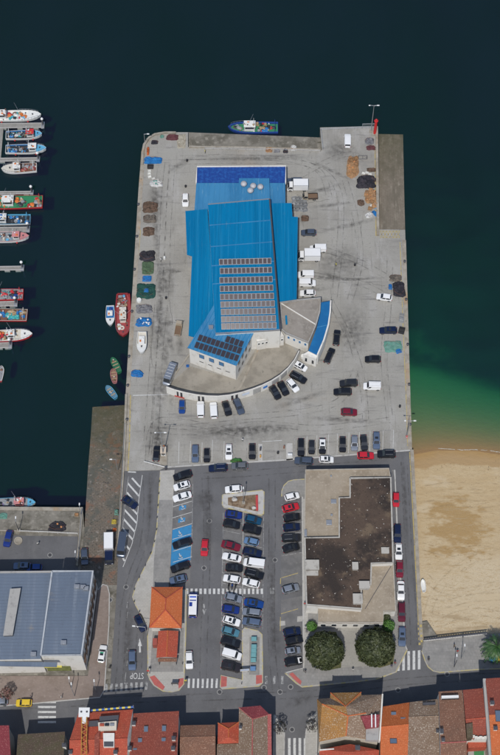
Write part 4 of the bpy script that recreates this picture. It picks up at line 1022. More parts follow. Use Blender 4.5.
mb = MB(); a, b_ = P(-90, 662, 9.2), P(57, 664.6, 9.2); strip(mb, [a, b_], 1.0, 8.9, 9.2); part(wh, mb, 'canopy', SLATE)
sk = px_h([(10.2, 589.4), (20.6, 588.6), (12.6, 634.6), (3.4, 635)], Zh + .4)
mb = MB(); mb.prism(sk, Zh - .9, Zh + .2); mo = part(wh, mb, 'roof_monitor', METAL_D)
mb = MB(); mb.prism([c0 + (sum(sk, Vector()) / 4 - c0).normalized() * -.15 for c0 in sk], Zh + .2, Zh + .42); o = mb.build('monitor_cap', GREY_W); o.parent = mo
for u, v in ((77, 586.6), (83, 587), (86, 588.4), (63.6, 642.6), (33, 653)):
    p = P(u, v, Zh + .5); z = Zh if u > 45 else Zh - .8; mb = MB(); mb.box((p.x, p.y, z + .45), (1.2, .9, .7)); mb.tube((p.x, p.y, z + .8), (p.x, p.y, z + .86), .35, n=10); part(wh, mb, 'rooftop_unit', METAL)
wall_panels(wh, RT[1], RT[2], 6.5, 8.4, 9, GLASS, FRAME_D, out=(1, 0), wfrac=.6)
wall_panels(wh, RT[1], RT[2], 2.2, 4.4, 9, GLASS, FRAME_D, out=(1, 0), wfrac=.6)
mb = MB(); strip(mb, [RT[1] + Vector((.15, 0, 0)), RT[2] + Vector((.15, 0, 0))], .1, 5.2, 6.0); part(wh, mb, 'brown_band', mat('brown_band', (.20, .10, .05)))
s0, s1 = RT[3], RT[2]
mb = MB(); strip(mb, [s0.lerp(s1, .02) + Vector((0, -.1, 0)), s0.lerp(s1, .62) + Vector((0, -.1, 0))], .12, .1, 3.2); part(wh, mb, 'green_shutter', layered('green_shutter', (.20, .22, .07), [((.13, .14, .05), .6, .45, .6, U1)]))
mb = MB(); strip(mb, [s0.lerp(s1, .04) + Vector((0, -.15, 0)), s0.lerp(s1, .28) + Vector((0, -.15, 0))], .2, 3.9, 5.1); part(wh, mb, 'orange_sign', mat('orange_sign', (.50, .16, .03)))
mb = MB(); strip(mb, [s0.lerp(s1, -.12) + Vector((0, -.2, 0)), s0.lerp(s1, .42) + Vector((0, -.2, 0))], .5, 3.35, 3.6); part(wh, mb, 'yellow_awning', mat('yellow_awning', (.50, .45, .10)))

# ---------------- pavilion with two orange roofs
def roof_mesh(eaves, ridge, faces, ze, zr, th=.18):
    """eave points and ridge points (plan pixels), faces by index, closed below"""
    E = [P(u, v, ze) for u, v in eaves]; Rg = [P(u, v, zr) for u, v in ridge]
    V = E + Rg; mb = MB()
    for f in faces:
        pts = [V[i] for i in f]
        n = (pts[1] - pts[0]).cross(pts[2] - pts[0])
        mb.face(pts if n.z > 0 else pts[::-1])
    cc = ccw(E)
    mb.hexa([(q.x, q.y, ze - th) for q in cc], [(q.x, q.y, ze - .002) for q in cc])
    return mb, E, Rg
def ridge_caps(root_part, pairs, m, r=.13):
    for a, b_ in pairs:
        mb = MB(); mb.tube(Vector(a) + Vector((0, 0, .03)), Vector(b_) + Vector((0, 0, .03)), r, n=6); o = mb.build('ridge_tiles', m); o.parent = root_part
pa = building('harbour_pavilion', 'small pavilion with orange hipped roof and lower gabled roof on the pavement', 'pavilion', P(167, 620))
mb, E, Rg = roof_mesh([(151.6, 587), (182.6, 587), (181.6, 628), (149.4, 627.6)], [(165.8, 598.6), (165.4, 609.6)], [(0, 1, 4), (1, 2, 5, 4), (2, 3, 5), (3, 0, 4, 5)], 4.0, 5.8)
r_ = part(pa, mb, 'hipped_roof', T_ORANGE); ridge_caps(r_, [(Rg[0], Rg[1]), (E[0], Rg[0]), (E[1], Rg[0]), (E[2], Rg[1]), (E[3], Rg[1])], T_RED)
w_ = [c0 + (sum(E, Vector()) / 4 - c0).normalized() * .6 for c0 in E]
mb = MB(); mb.prism(w_, 0, 3.82); part(pa, mb, 'wall', WHITE_W)
mb, E, Rg = roof_mesh([(158.4, 631), (178.4, 631), (177, 657.6), (156.4, 657.6)], [(167.8, 630.4), (166.6, 657)], [(0, 4, 5, 3), (1, 4, 5, 2)], 3.2, 4.3)
r_ = part(pa, mb, 'gabled_roof', T_RED); ridge_caps(r_, [(Rg[0], Rg[1])], T_ORANGE)
mb = MB(); mb.face([E[0], Rg[0], E[1]]); mb.face([E[3], E[2], Rg[1]]); part(pa, mb, 'gable', WHITE_W)
w_ = [c0 + (sum(E, Vector()) / 4 - c0).normalized() * .5 for c0 in E]
mb = MB(); mb.prism(w_, 0, 3.02); part(pa, mb, 'wall', CREAM_W)
mb = MB(); mb.prism(px_h([(158, 658.6), (177, 658.6), (176.6, 661.6), (158, 661.6)], 2.6), 2.5, 2.65); part(pa, mb, 'porch_roof', T_BROWN)
for u in (159, 176):
    p = P(u, 661.2, 2.5); mb = MB(); mb.tube((p.x, p.y, .13), (p.x, p.y, 2.5), .08); part(pa, mb, 'porch_post', METAL_D)
mb = MB(); p = P(155, 642, 2); mb.box((p.x, p.y, 1.2), (1.0, 1.6, 2.2)); part(pa, mb, 'cupboard', mat('brick_red', (.30, .07, .05)))

# ---------------- town houses along the bottom street
def house(label, eaves, ridge, faces, ze, zr, tm, wm, name='town_house', capm=None, caps=(), gables=(), second=None):
    root = building(name, label, 'house', P(sum(p[0] for p in eaves) / len(eaves), sum(p[1] for p in eaves) / len(eaves)))
    mb, E, Rg = roof_mesh(eaves, ridge, faces, ze, zr)
    r_ = part(root, mb, 'roof', tm)
    V = E + Rg
    if caps: ridge_caps(r_, [(V[i], V[j]) for i, j in caps], capm or tm)
    c0 = sum(E, Vector()) / len(E)
    w_ = [q + (c0 - q).normalized() * .3 for q in E]
    mb = MB(); mb.prism(w_, 0, ze - .18); part(root, mb, 'wall', wm)
    for g in gables:
        mb = MB(); mb.face([V[i] for i in g]); part(root, mb, 'gable', wm)
    A, B = (w_[0], w_[1])
    n = max(2, int((B - A).length / 3))
    wall_panels(root, A, B, ze - 2.6, ze - 1.1, n, GLASS, FRAME_W, out=(0, 1), wfrac=.4)
    wall_panels(root, A, B, ze - 5.6, ze - 4.0, n, GLASS, FRAME_W, out=(0, 1), wfrac=.4)
    wall_panels(root, A, B, .2, 2.3, n, GLASS, FRAME_D, name='door', out=(0, 1), wfrac=.35)
    return root, r_, E, Rg
def chimney(root, u, v, z, w=.7, d=.7, h=1.4, m=WHITE_W):
    p = P(u, v, z + h); mb = MB(); mb.box((p.x, p.y, z + h / 2 - .4), (w, d, h + .8)); c = part(root, mb, 'chimney', m)
    mb = MB(); mb.box((p.x, p.y, z + h + .06), (w + .16, d + .16, .12)); mb.box((p.x, p.y, z + h + .2), (w - .25, d - .25, .2)); o = mb.build('chimney_cap', METAL_D); o.parent = c
def skylight(root, u, v, z, w=.9, d=1.2, tilt=0.3, az=0.0):
    p = P(u, v, z); M = Matrix.Translation(p) @ Matrix.Rotation(az, 4, 'Z') @ Matrix.Rotation(tilt, 4, 'X')
    mb = MB(); mb.box(None, (w, d, .16), M=M); s = part(root, mb, 'skylight', METAL_D)
    mb = MB(); mb.box(None, (w - .2, d - .2, .03), M=M @ Matrix.Translation((0, 0, .09))); o = mb.build('pane', mat('skylight_glass', (.10, .14, .20), rough=.1)); o.parent = s

G2 = [(0, 1, 5, 4), (4, 5, 2, 3)]          # ridge east-west
h, r_, E, Rg = house('house with crimson roof at the far left corner', [(-40, 726), (9, 725.4), (13, 800), (-40, 800)], [(-40, 760), (11, 760)], G2, 9, 11, T_MAROON, GREY_W, gables=[(1, 2, 5)])
h, r_, E, Rg = house('house with mossy brown roof below the zebra crossing', [(18, 734.4), (65, 731.6), (62, 800), (14, 800)], [(16, 762), (63.5, 762)], G2, 8, 10, T_MOSS, GREY_W, caps=[(4, 5)], gables=[(1, 2, 5), (0, 4, 3)])
chimney(h, 64, 745, 9)
h3, r_, E, Rg = house('wide house with bright red roof, roof terraces and blue and yellow crane jib', [(78.4, 713), (133, 709.4), (127, 800), (69, 800)], [(69.5, 740.6), (127.5, 738.6)], G2, 10, 12.2, T_RED, WHITE_W, caps=[(4, 5)], gables=[(1, 2, 5), (0, 4, 3)])
for i, (a, b_, c_, d_, z, mm, nm) in enumerate((((89, 721), (98.6, 720.4), (98, 726), (88.4, 726.6), 11.5, METAL_D, 'roof_opening'), ((99.6, 716.4), (118.8, 715), (117, 730), (99, 731), 11.7, METAL_D, 'roof_opening'), ((98, 722.4), (116.6, 720.8), (116.4, 729.8), (98.6, 730.8), 12.4, CREAM_W, 'dormer'), ((103, 733), (114.4, 733), (114.2, 747), (103.6, 747), 12.6, WHITE_W, 'dormer'), ((94.6, 736), (100, 730), (98, 770), (94, 770), 12.4, T_DRED, 'roof_step'))):
    mb = MB(); mb.prism(px_h([a, b_, c_, d_], z), 9, z); part(h3, mb, nm, mm)
mb = MB(); mb.prism(px_h([(104, 741.5), (113.6, 741.5), (113.4, 746.6), (104, 746.6)], 12.62), 12.5, 12.64); part(h3, mb, 'terrace_floor', METAL_D)
for k in range(3):
    p = P(102 + k * 5, 725, 12.5); mb = MB(); mb.box((p.x, p.y, 12.6), (.9, .5, .5)); part(h3, mb, 'planter_box', (T_RED, GLASS, METAL)[k])
chimney(h3, 115.4, 752, 11.5); chimney(h3, 70.4, 752, 11)
# crane jib, built as a low rail of yellow and blue lengths along the eaves
A, B = P(90, 710.4, 11.0), P(133.6, 706.8, 11.0)
YEL, BLU = mat('bright_yellow', (.60, .48, .08)), mat('jib_blue', (.03, .10, .32))
for k in range(15):
    mb = MB(); mb.tube(A.lerp(B, k / 15), A.lerp(B, (k + 1) / 15), .22, n=8); part(h3, mb, 'jib_length', YEL if k % 2 else BLU)
for t in (0, .34, .68, 1):
    p = A.lerp(B, t); mb = MB(); mb.tube((p.x, p.y, 9.9), (p.x, p.y, 12.2), .07); part(h3, mb, 'jib_post', METAL)
# roof hoist: tower crane mast built as a low lattice lying on the tiles
ho = tag(empty('roof_crane', P(84, 730, 10)), 'yellow lattice hoist mast with white head plate laid on the red roof', 'crane')
a0, a1 = P(84.6, 716, 12.0), P(84.2, 756, 13.0)
side = Vector((.55, 0, 0)); HY = mat('crane_yellow', (.50, .25, .05))
for nm, off in (('rail', side), ('rail', -side), ('rail', side + Vector((0, 0, .6))), ('rail', -side + Vector((0, 0, .6)))):
    mb = MB(); mb.tube(a0 + off, a1 + off, .08, n=6); part(ho, mb, nm, HY)
for k in range(14):
    p, q = a0.lerp(a1, k / 14), a0.lerp(a1, (k + 1) / 14); s = 1 if k % 2 else -1
    mb = MB(); mb.tube(p + side * s + Vector((0, 0, .6)), q - side * s + Vector((0, 0, .6)), .05, n=5); mb.tube(p + side * s, q + side * s + Vector((0, 0, .6)), .04, n=5); part(ho, mb, 'brace', HY)
p = P(84.2, 712.4, 12.6); mb = MB(); mb.box((p.x, p.y, 12.6), (2.3, 2.0, .35)); part(ho, mb, 'head_plate', FRAME_W)
for s in (-.6, .6): mb = MB(); mb.tube((p.x + s, p.y + .1, 12.7), (p.x + s, p.y + .1, 12.84), .22, n=10); part(ho, mb, 'pulley', METAL_D)
p = P(84.5, 716.5, 12.4); mb = MB(); mb.box((p.x, p.y - .3, 12.5), (.8, 2.4, .5)); part(ho, mb, 'motor', FRAME_W)

h, r_, E, Rg = house('house with dark red tiled roof and skylights between two alleys', [(133.6, 713.4), (179, 711), (176, 800), (126.6, 800)], [(128.6, 764), (177, 762)], G2, 9.2, 11.8, T_DRED, WHITE_W, caps=[(4, 5)], gables=[(1, 2, 5), (0, 4, 3)])
for u, v in ((146, 729), (164, 728.4), (163.6, 740.6), (140, 741), (135, 751)): skylight(h, u, v, 10.3 + (v - 729) * .03, tilt=.2)
chimney(h, 133.6, 723, 9.8); chimney(h, 173.6, 738, 10.6); chimney(h, 173, 748, 11); chimney(h, 129.6, 748, 11)
h, r_, E, Rg = house('house with faded brown roof beside small orange hipped roof', [(180.4, 725.4), (215.4, 724.6), (215.8, 800), (178.6, 800)], [(180, 737.2), (215.4, 736.6)], G2, 7.2, 8.4, T_BROWN, GREY_W, caps=[(4, 5)], gables=[(1, 2, 5), (0, 4, 3)])
h, r_, E, Rg = house('small house with orange hipped roof tucked beside crimson gable', [(218, 723), (239, 722), (239, 743), (217.6, 743.6)], [(228.6, 729), (228.6, 737)], [(0, 1, 4), (1, 2, 5, 4), (2, 3, 5), (3, 0, 4, 5)], 7.6, 8.9, T_RED, WHITE_W, caps=[(0, 4), (1, 4), (4, 5)], capm=T_ORANGE)
h, r_, E, Rg = house('low house with speckled roof behind small orange hipped roof', [(217, 744), (238.6, 743.6), (238.6, 800), (216, 800)], [(216.6, 765), (238.6, 765)], G2, 7.0, 8.2, T_OLD, GREY_W, gables=[(1, 2, 5), (0, 4, 3)])
h, r_, E, Rg = house('corner house with crimson hip and long speckled gable by the side street', [(239, 707.6), (260.4, 705.6), (269.4, 714.4), (270, 800), (238, 800)], [(252.6, 719), (251.6, 800)], [(0, 1, 5), (1, 2, 5), (2, 3, 6, 5), (4, 0, 5, 6)], 10, 11.8, T_OLD, CREAM_W, caps=[(5, 6), (0, 5), (2, 5)], capm=T_PINK)
mb = MB()
for f in ((0, 1, 5), (1, 2, 5)):
    V = E + Rg; pts = [V[i] + Vector((0, 0, .05)) for i in f]; n = (pts[1] - pts[0]).cross(pts[2] - pts[0]); mb.face(pts if n.z > 0 else pts[::-1])
part(h, mb, 'hip_tiles', T_MAROON)
mb = MB(); strip(mb, [E[2], E[3]], .8, 9.9, 10.3); part(h, mb, 'verge_tiles', T_PINK)
chimney(h, 240.4, 727, 10.6, .5, .5, 1)
h8, r_, E, Rg = house('big corner house with lichen-covered orange hipped roof and crimson annex', [(317, 699), (330, 698), (330.6, 692.8), (361, 692.2), (361.4, 695.2), (382.4, 694.4), (379.4, 741), (346, 736), (319, 741.6)], [(348, 716), (366, 713), (345.6, 706.4), (322, 704)], [(0, 1, 11, 12), (1, 2, 11), (2, 3, 11), (3, 4, 11), (4, 5, 10, 11), (5, 6, 10), (6, 7, 9, 10), (7, 8, 9), (8, 0, 12), (8, 12, 9), (12, 11, 9), (11, 10, 9)], 10.5, 12.8, T_LICH, CREAM_W, caps=[(12, 9), (2, 11), (3, 11), (9, 10), (9, 7)], capm=T_ORANGE)
mb = MB()
V = E + Rg
for f in ((4, 5, 10, 11), (5, 6, 10), (6, 7, 9, 10), (11, 10, 9), (0, 1, 11, 12)):
    pts = [V[i] + Vector((0, 0, .04)) for i in f]; n = (pts[1] - pts[0]).cross(pts[2] - pts[0]); mb.face(pts if n.z > 0 else pts[::-1])
part(h8, mb, 'old_tiles', T_OLD)
mb = MB(); mb.prism(px_h([(360.6, 716), (379.6, 714.4), (379, 726), (366, 727.6)], 13.0), 10.4, 13.0); part(h8, mb, 'crimson_roof', T_MAROON)
mb = MB(); mb.prism(px_h([(366, 728), (379, 726.4), (378.6, 740), (366, 740)], 11.6), 10.2, 11.6); part(h8, mb, 'terrace', GREY_W)
for u in (371.6, 375.4): mb = MB(); mb.prism(px_h([(u - .6, 714), (u + .6, 714), (u + .8, 727), (u - .4, 727)], 13.2), 12.9, 13.2); part(h8, mb, 'glazing_bar', FRAME_W)
mb = MB(); strip(mb, [E[5], E[6]], .3, 9, 10.9); part(h8, mb, 'parapet', WHITE_W)
h, r_, E, Rg = house('house with orange roof half hidden behind the big corner house', [(319.4, 749.4), (350, 744), (379, 750), (378, 820), (319, 820)], [(350, 752), (349, 820)], [(0, 1, 5), (1, 2, 5), (2, 3, 6, 5), (4, 0, 5, 6)], 9, 10.4, T_RED, WHITE_W)
chimney(h, 357.6, 747.6, 9.6, .9, .9, .6)
mb = MB(); a, b_ = P(319.6, 750, 9.4), P(334, 749, 9.4); strip(mb, [a, b_], .25, 9, 9.5); part(h, mb, 'white_coping', WHITE_W)
h, r_, E, Rg = house('narrow house with vivid plain orange roof and three skylights', [(383, 706.6), (409.4, 702.4), (407, 800), (379.6, 800)], [(380.6, 727), (408.6, 724.4)], G2, 8.6, 10.4, T_ORANGE, WHITE_W, caps=[(4, 5)], gables=[(1, 2, 5), (0, 4, 3)])
skylight(h, 393.6, 713.4, 9.5, 1.1, .7, .2); skylight(h, 403, 719, 9.8, 1.1, .7, .2); skylight(h, 393.4, 741, 10.2, 1.5, 1.1, -.1)
mb = MB(); mb.hexa([(q.x, q.y, q.z + .02) for q in (E[0], E[1], Rg[1], Rg[0])], [(q.x, q.y, q.z + .06) for q in (E[0], E[1], Rg[1], Rg[0])]); part(h, mb, 'north_slope', tiles('burnt_orange_tiles', (.42, .115, .035), (.36, .10, .03), (.48, .17, .07), d=(.28, .08, .03)))
h, r_, E, Rg = house('house with old speckled brown roof right of the vivid orange roof', [(409.8, 702.2), (438.2, 699), (440.4, 800), (406.6, 800)], [(408.6, 717), (438.6, 716)], G2, 9, 10.4, T_OLD, GREY_W, caps=[(4, 5)], gables=[(1, 2, 5), (0, 4, 3)])
mb = MB(); a, b_ = P(423, 703.6, 10.2), P(435.6, 703, 10.2); strip(mb, [a, b_], .5, 9.4, 10.1); part(h, mb, 'dormer', METAL_D)
chimney(h, 437.6, 731, 9.8, .5, .6, .9)
h, r_, E, Rg = house('house with smooth reddish-brown roof and long white dormer', [(438.6, 691.6), (462.2, 690), (467.6, 800), (440.6, 800)], [(440.4, 743), (466.6, 741.6)], G2, 10.4, 12.6, T_BROWN, WHITE_W, caps=[(4, 5)], capm=T_PINK, gables=[(1, 2, 5), (0, 4, 3)])
mb = MB(); a, b_ = P(441.6, 696.8, 12), P(458.6, 696.2, 12); strip(mb, [a, b_], .5, 10.4, 12.0); part(h, mb, 'dormer', FRAME_W)
mb = MB(); a, b_ = P(441.6, 698.4, 11.4), P(458.6, 697.8, 11.4); strip(mb, [a, b_], .4, 10.4, 11.4); part(h, mb, 'dormer_window', GLASS)
chimney(h, 441.8, 731, 12.2, .6, .9, 1); chimney(h, 443.2, 739.6, 12.4, .6, .6, .8)
h, r_, E, Rg = house('house with dull red roof, stepped white gable and small yard behind', [(462.8, 690), (484.6, 688), (488, 719), (490, 739), (468, 739), (465.6, 720)], [(465.4, 719.4), (488.2, 717.6)], [(0, 1, 2, 7, 6), (6, 7, 3, 4, 5)] if False else [(0, 1, 7, 6), (1, 2, 7), (2, 3, 7), (7, 3, 4, 6), (4, 5, 6), (5, 0, 6)], 10.2, 11.8, T_DRED, WHITE_W, caps=[(6, 7)], capm=T_RED)
mb = MB(); mb.prism(px_h([(466, 724), (472.6, 722.6), (473, 737), (467, 738)], 11.9), 9, 11.9); part(h, mb, 'mossy_lean_to', T_MOSS)
for k in range(7):
    u = 473.4 + k * 2.4; p = P(u, 738 - (1.6 if k in (0, 6) else .4 * (k % 2)), 10.8); mb = MB(); mb.box((p.x, p.y, 10.2), (.62, .5, 1.6 + .35 * (k % 2))); part(h, mb, 'gable_step', WHITE_W)
mb = MB(); mb.prism(px_h([(467.6, 741), (492.6, 739.6), (493, 746.4), (468.4, 748)], 6.4), 0, 6.4); part(h, mb, 'shed_roof', T_RED)
mb = MB(); mb.prism(px_h([(468, 749), (494, 747.4), (496, 800), (468, 800)], 3.2), 0, 3.2); part(h, mb, 'yard', GREY_W)
mb = MB(); mb.prism(px_h([(474, 751.6), (484, 751), (484, 760), (474, 760)], 3.3), 3.2, 3.32); part(h, mb, 'green_mat', mat('green_mat', (.04, .20, .07)))
h, r_, E, Rg = house('tall house with red-brown roof at the right edge', [(485.2, 678.6), (560, 674), (560, 800), (494.4, 800)], [(489, 715), (560, 711)], G2, 12, 14, T_DRED, WHITE_W, gables=[(0, 4, 3)])
mb = MB(); mb.hexa([(q.x, q.y, q.z + .02) for q in (Rg[0], Rg[1], E[2], E[3])], [(q.x, q.y, q.z + .07) for q in (Rg[0], Rg[1], E[2], E[3])]); part(h, mb, 'south_slope', T_ORANGE)
mb = MB(); strip(mb, [E[0] - Vector((.2, 0, 0)), E[3] - Vector((.2, 0, 0))], .6, 11.2, 12.1); part(h, mb, 'parapet', GREY_W)
chimney(h, 492.4, 702.6, 13.2); chimney(h, 495.6, 728, 13.2); skylight(h, 499, 716, 14, 1.6, 2.4, 0)
# ================================================================== vehicles
TYRE = mat('tyre_rubber', (.018, .018, .019), rough=.85)
RIM = mat('wheel_rim', (.35, .36, .37), rough=.35, metal=.8)
CGLASS = mat('car_glass', (.022, .026, .031), rough=.05, var=.02, spec=.7)
LAMP_W = mat('headlamp', (.62, .64, .66), rough=.12, spec=.8)
LAMP_R = mat('tail_lamp', (.32, .012, .012), rough=.2)
BLACKP = mat('black_plastic', (.022, .022, .024), rough=.6)
PLATE = mat('number_plate', (.6, .6, .58), rough=.5)
PAINTS = {}
def paint(key):
    if key in PAINTS: return PAINTS[key]
    C = dict(white=((.74, .74, .73), 0), ivory=((.66, .64, .58), 0), black=((.010, .010, .012), .2), charcoal=((.028, .029, .033), .4), navy=((.008, .016, .055), .3),
             blue=((.012, .035, .21), .3), royal=((.010, .06, .26), .3), teal=((.012, .085, .17), .4), silver=((.36, .385, .42), .6), steel=((.15, .20, .29), .5), greyblue=((.10, .125, .17), .5),
             lightblue=((.17, .29, .46), .4), aqua=((.10, .27, .34), .4), grey=((.20, .205, .21), .5), red=((.52, .018, .030), .1), dred=((.22, .012, .028), .3), maroon=((.13, .012, .025), .3), brown=((.035, .028, .028), .4), yellow=((.66, .46, .03), 0), beige=((.42, .36, .27), .2), green=((.015, .055, .045), .3))[key]
    PAINTS[key] = mat('paint_' + key, C[0], rough=.26 if C[1] else .34, metal=C[1], var=.05, scale=1.2, coat=.9)
    return PAINTS[key]
SPEC = dict(
    small=dict(L=3.55, W=1.64, H=1.48, belt=.92, hood=.80, xf0=.95, xf1=.30, xr1=-1.35, xr0=-1.64),
    hatch=dict(L=4.05, W=1.76, H=1.47, belt=.92, hood=.74, xf0=.98, xf1=.25, xr1=-1.42, xr0=-1.85),
    sedan=dict(L=4.5, W=1.78, H=1.43, belt=.92, hood=.72, xf0=.95, xf1=.22, xr1=-1.02, xr0=-1.62),
    wagon=dict(L=4.55, W=1.79, H=1.50, belt=.93, hood=.74, xf0=1.05, xf1=.35, xr1=-1.80, xr0=-2.12),
    suv=dict(L=4.45, W=1.86, H=1.68, belt=1.04, hood=.90, xf0=1.02, xf1=.40, xr1=-1.72, xr0=-2.05),
    mpv=dict(L=4.35, W=1.80, H=1.64, belt=.98, hood=.80, xf0=1.25, xf1=.45, xr1=-1.78, xr0=-2.05),
    van=dict(L=4.4, W=1.83, H=1.86, belt=1.05, hood=.88, xf0=1.32, xf1=.78, xr1=-2.06, xr0=-2.14, cargo=1),
    bigvan=dict(L=5.0, W=1.95, H=2.05, belt=1.15, hood=.95, xf0=1.75, xf1=1.15, xr1=-2.38, xr0=-2.46, cargo=1),
    minibus=dict(L=5.9, W=2.05, H=2.45, belt=1.25, hood=1.05, xf0=2.45, xf1=1.95, xr1=-2.82, xr0=-2.90))
def lerp3(p, q, t): return Vector(p).lerp(Vector(q), t)
def pane_slab(mb, q, inset=.06, th=.012, mi=0, u0=0.0, u1=1.0):
    """a thin pane proud of the quad q (a, b, c, d around)"""
    a, b_, c, d = (Vector(x) for x in q)
    def at(s, t): return a.lerp(b_, s).lerp(d.lerp(c, s), t)
    n = (b_ - a).cross(d - a).normalized()
    w, h = (b_ - a).length, (d - a).length
    su, sv = inset / w, inset / h
    s0, s1 = u0 + su, u1 - su
    lo = [at(s0, sv), at(s1, sv), at(s1, 1 - sv), at(s0, 1 - sv)]
    hi = [p + n * th for p in lo]; lo = [p - n * .01 for p in lo]
    i = len(mb.v); mb.v += [tuple(p) for p in lo + hi]
    for f in ((4, 5, 6, 7), (0, 1, 5, 4), (1, 2, 6, 5), (2, 3, 7, 6), (3, 0, 4, 7)): mb.f.append(tuple(i + k for k in f)); mb.m.append(mi)
    return mb
def car_parts(kind):
    s = SPEC[kind]; L, W, H, belt, hood = s['L'], s['W'], s['H'], s['belt'], s['hood']
    xf0, xf1, xr1, xr0 = s['xf0'], s['xf1'], s['xr1'], s['xr0']
    h2 = W / 2
    out = []
    # lower body: lofted sections
    def top(x):
        if x > xf0:
            t = (x - xf0) / (L / 2 - xf0)
            return lerp(belt + .02, hood, t ** 1.3) - (.10 if t > .93 else 0)
        if x < xr0: return belt - .02 - .05 * ((xr0 - x) / max(.01, L / 2 + xr0)) ** 2
        return belt
    st = sorted(set([-L / 2, -L / 2 + .07, -L / 2 + .28, xr0, -.7, 0, .6, xf0, lerp(xf0, L / 2, .45), L / 2 - .32, L / 2 - .09, L / 2]))
    mb = MB(); rings = []
    for x in st:
        e = min(x + L / 2, L / 2 - x)
        wf = 1.0 if e > .45 else lerp(.80, 1.0, min(1, e / .45) ** .5)
        zb = .22 if e > .3 else .32
        zt = top(x); w = h2 * wf
        half = [(w * .80, zb), (w * .965, zb + .10), (w, lerp(zb, zt, .50)), (w * .975, zt - .12), (w * .90, zt - .015), (w * .55, zt + .02), (0, zt + .03)]
        ring = [(x, y, z) for y, z in half] + [(x, -y, z) for y, z in half[-2::-1]]
        rings.append(ring)
    n = len(rings[0])
    for r in rings: mb.v += r
    for k in range(len(rings) - 1):
        for j in range(n):
            j2 = (j + 1) % n
            mb.f.append((k * n + j, (k + 1) * n + j, (k + 1) * n + j2, k * n + j2)); mb.m.append(0)
    mb.f.append(tuple(range(n))); mb.m.append(0)
    mb.f.append(tuple((len(rings) - 1) * n + j for j in range(n))[::-1]); mb.m.append(0)
    bmn = bmesh.new(); me = mb.mesh('body', BLACKP, True); bmn.from_mesh(me); bmesh.ops.recalc_face_normals(bmn, faces=bmn.faces[:]); bmn.to_mesh(me); bmn.free()
    me.set_sharp_from_angle(angle=R(38)) if hasattr(me, 'set_sharp_from_angle') else None
    out.append(('body', me, 'paint'))
    # cabin
    wb, wr = h2 * .90, h2 * (.74 if not s.get('cargo') and kind != 'minibus' else .86)
    zb = belt - .02
    bot = [(xr0, -wb, zb), (xf0, -wb, zb), (xf0, wb, zb), (xr0, wb, zb)]
    zr = H - .05
    tp = [(xr1, -wr, zr), (xf1, -wr, zr), (xf1, wr, zr), (xr1, wr, zr)]
    mb = MB(); mb.hexa(bot, tp)
    xm = [xr1 - .04, lerp(xr1, xf1, .12), lerp(xr1, xf1, .5), lerp(xr1, xf1, .86), xf1 + .05]; i = len(mb.v)
    for x, dz in zip(xm, (0, .04, .055, .042, 0)):
        for y, k in ((-wr - .02, 0), (-wr * .72, .8), (0, 1), (wr * .72, .8), (wr + .02, 0)): mb.v.append((x, y, zr + dz * k + .004))
    for a in range(4):
        for c in range(4): mb.f.append((i + a * 5 + c, i + (a + 1) * 5 + c, i + (a + 1) * 5 + c + 1, i + a * 5 + c + 1)); mb.m.append(0)
    me = mb.mesh('cabin', BLACKP)
    out.append(('cabin', me, 'paint'))
    B, T = [Vector(p) for p in bot], [Vector(p) for p in tp]
    out.append(('windscreen', pane_slab(MB(), (B[1], B[2], T[2], T[1]), .07).mesh('windscreen', CGLASS), None))
    out.append(('rear_window', pane_slab(MB(), (B[3], B[0], T[0], T[3]), .09).mesh('rear_window', CGLASS), None))
    for q, nm in (((B[0], B[1], T[1], T[0]), 0), ((B[2], B[3], T[3], T[2]), 1)):
        spans = ((.02, .46), (.48, .97)) if not s.get('cargo') else (((.74, .98),) if nm == 0 else ((.02, .26),))
        for a, c in spans:
            out.append(('side_window', pane_slab(MB(), q, .05, u0=a, u1=c).mesh('side_window', CGLASS), None))
    # lamps, mirrors, plate
    xL = L / 2 - .10
    for sg in (-1, 1):
        mb = MB(); mb.hexa([(xL - .16, sg * h2 * .60, hood - .22), (xL + .045, sg * h2 * .56, hood - .22), (xL - .02, sg * h2 * .88, hood - .22), (xL - .22, sg * h2 * .94, hood - .22)][::sg],
                           [(xL - .30, sg * h2 * .60, hood - .035), (xL - .02, sg * h2 * .56, hood - .065), (xL - .08, sg * h2 * .85, hood - .065), (xL - .34, sg * h2 * .90, hood - .035)][::sg])
        out.append(('headlight', mb.mesh('headlight', LAMP_W), None))
        mb = MB(); mb.box((-L / 2 + .07, sg * h2 * .76, belt - .16), (.16, .22, .20)); out.append(('tail_light', mb.mesh('tail_light', LAMP_R), None))
        mb = MB(); mb.blob((xf0 - .28, sg * (h2 + .06), belt + .05), .10, (.7, 1.0, .75), 8, 5, 0); out.append(('mirror', mb.mesh('mirror', BLACKP, True), 'paint'))
    mb = MB(); mb.box((-L / 2 - .005, 0, .55), (.03, .5, .12)); out.append(('number_plate', mb.mesh('number_plate', PLATE), None))
    # wheels
    r = .31 if L < 4.8 else .35
    for x in (L / 2 - .80, -L / 2 + .74):
        for sg in (-1, 1):
            mb = MB(); y = sg * (h2 - .10)
            mb.tube((x, y - .11, r), (x, y + .11, r), r, n=16, mi=0)
            mb.tube((x, y + sg * .10, r), (x, y + sg * .118, r), r * .62, n=12, mi=1)
            out.append(('wheel', mb.mesh('wheel', [TYRE, RIM]), None))
    return out
CAR_MESH = {}
CAR_NAMES = dict(small='parked_car', hatch='parked_car', sedan='parked_car', wagon='parked_car', suv='parked_car', mpv='parked_car', van='parked_van', bigvan='parked_van', minibus='parked_minibus')
def set_paint(o, m):
    o.material_slots[0].link = 'OBJECT'; o.material_slots[0].material = m
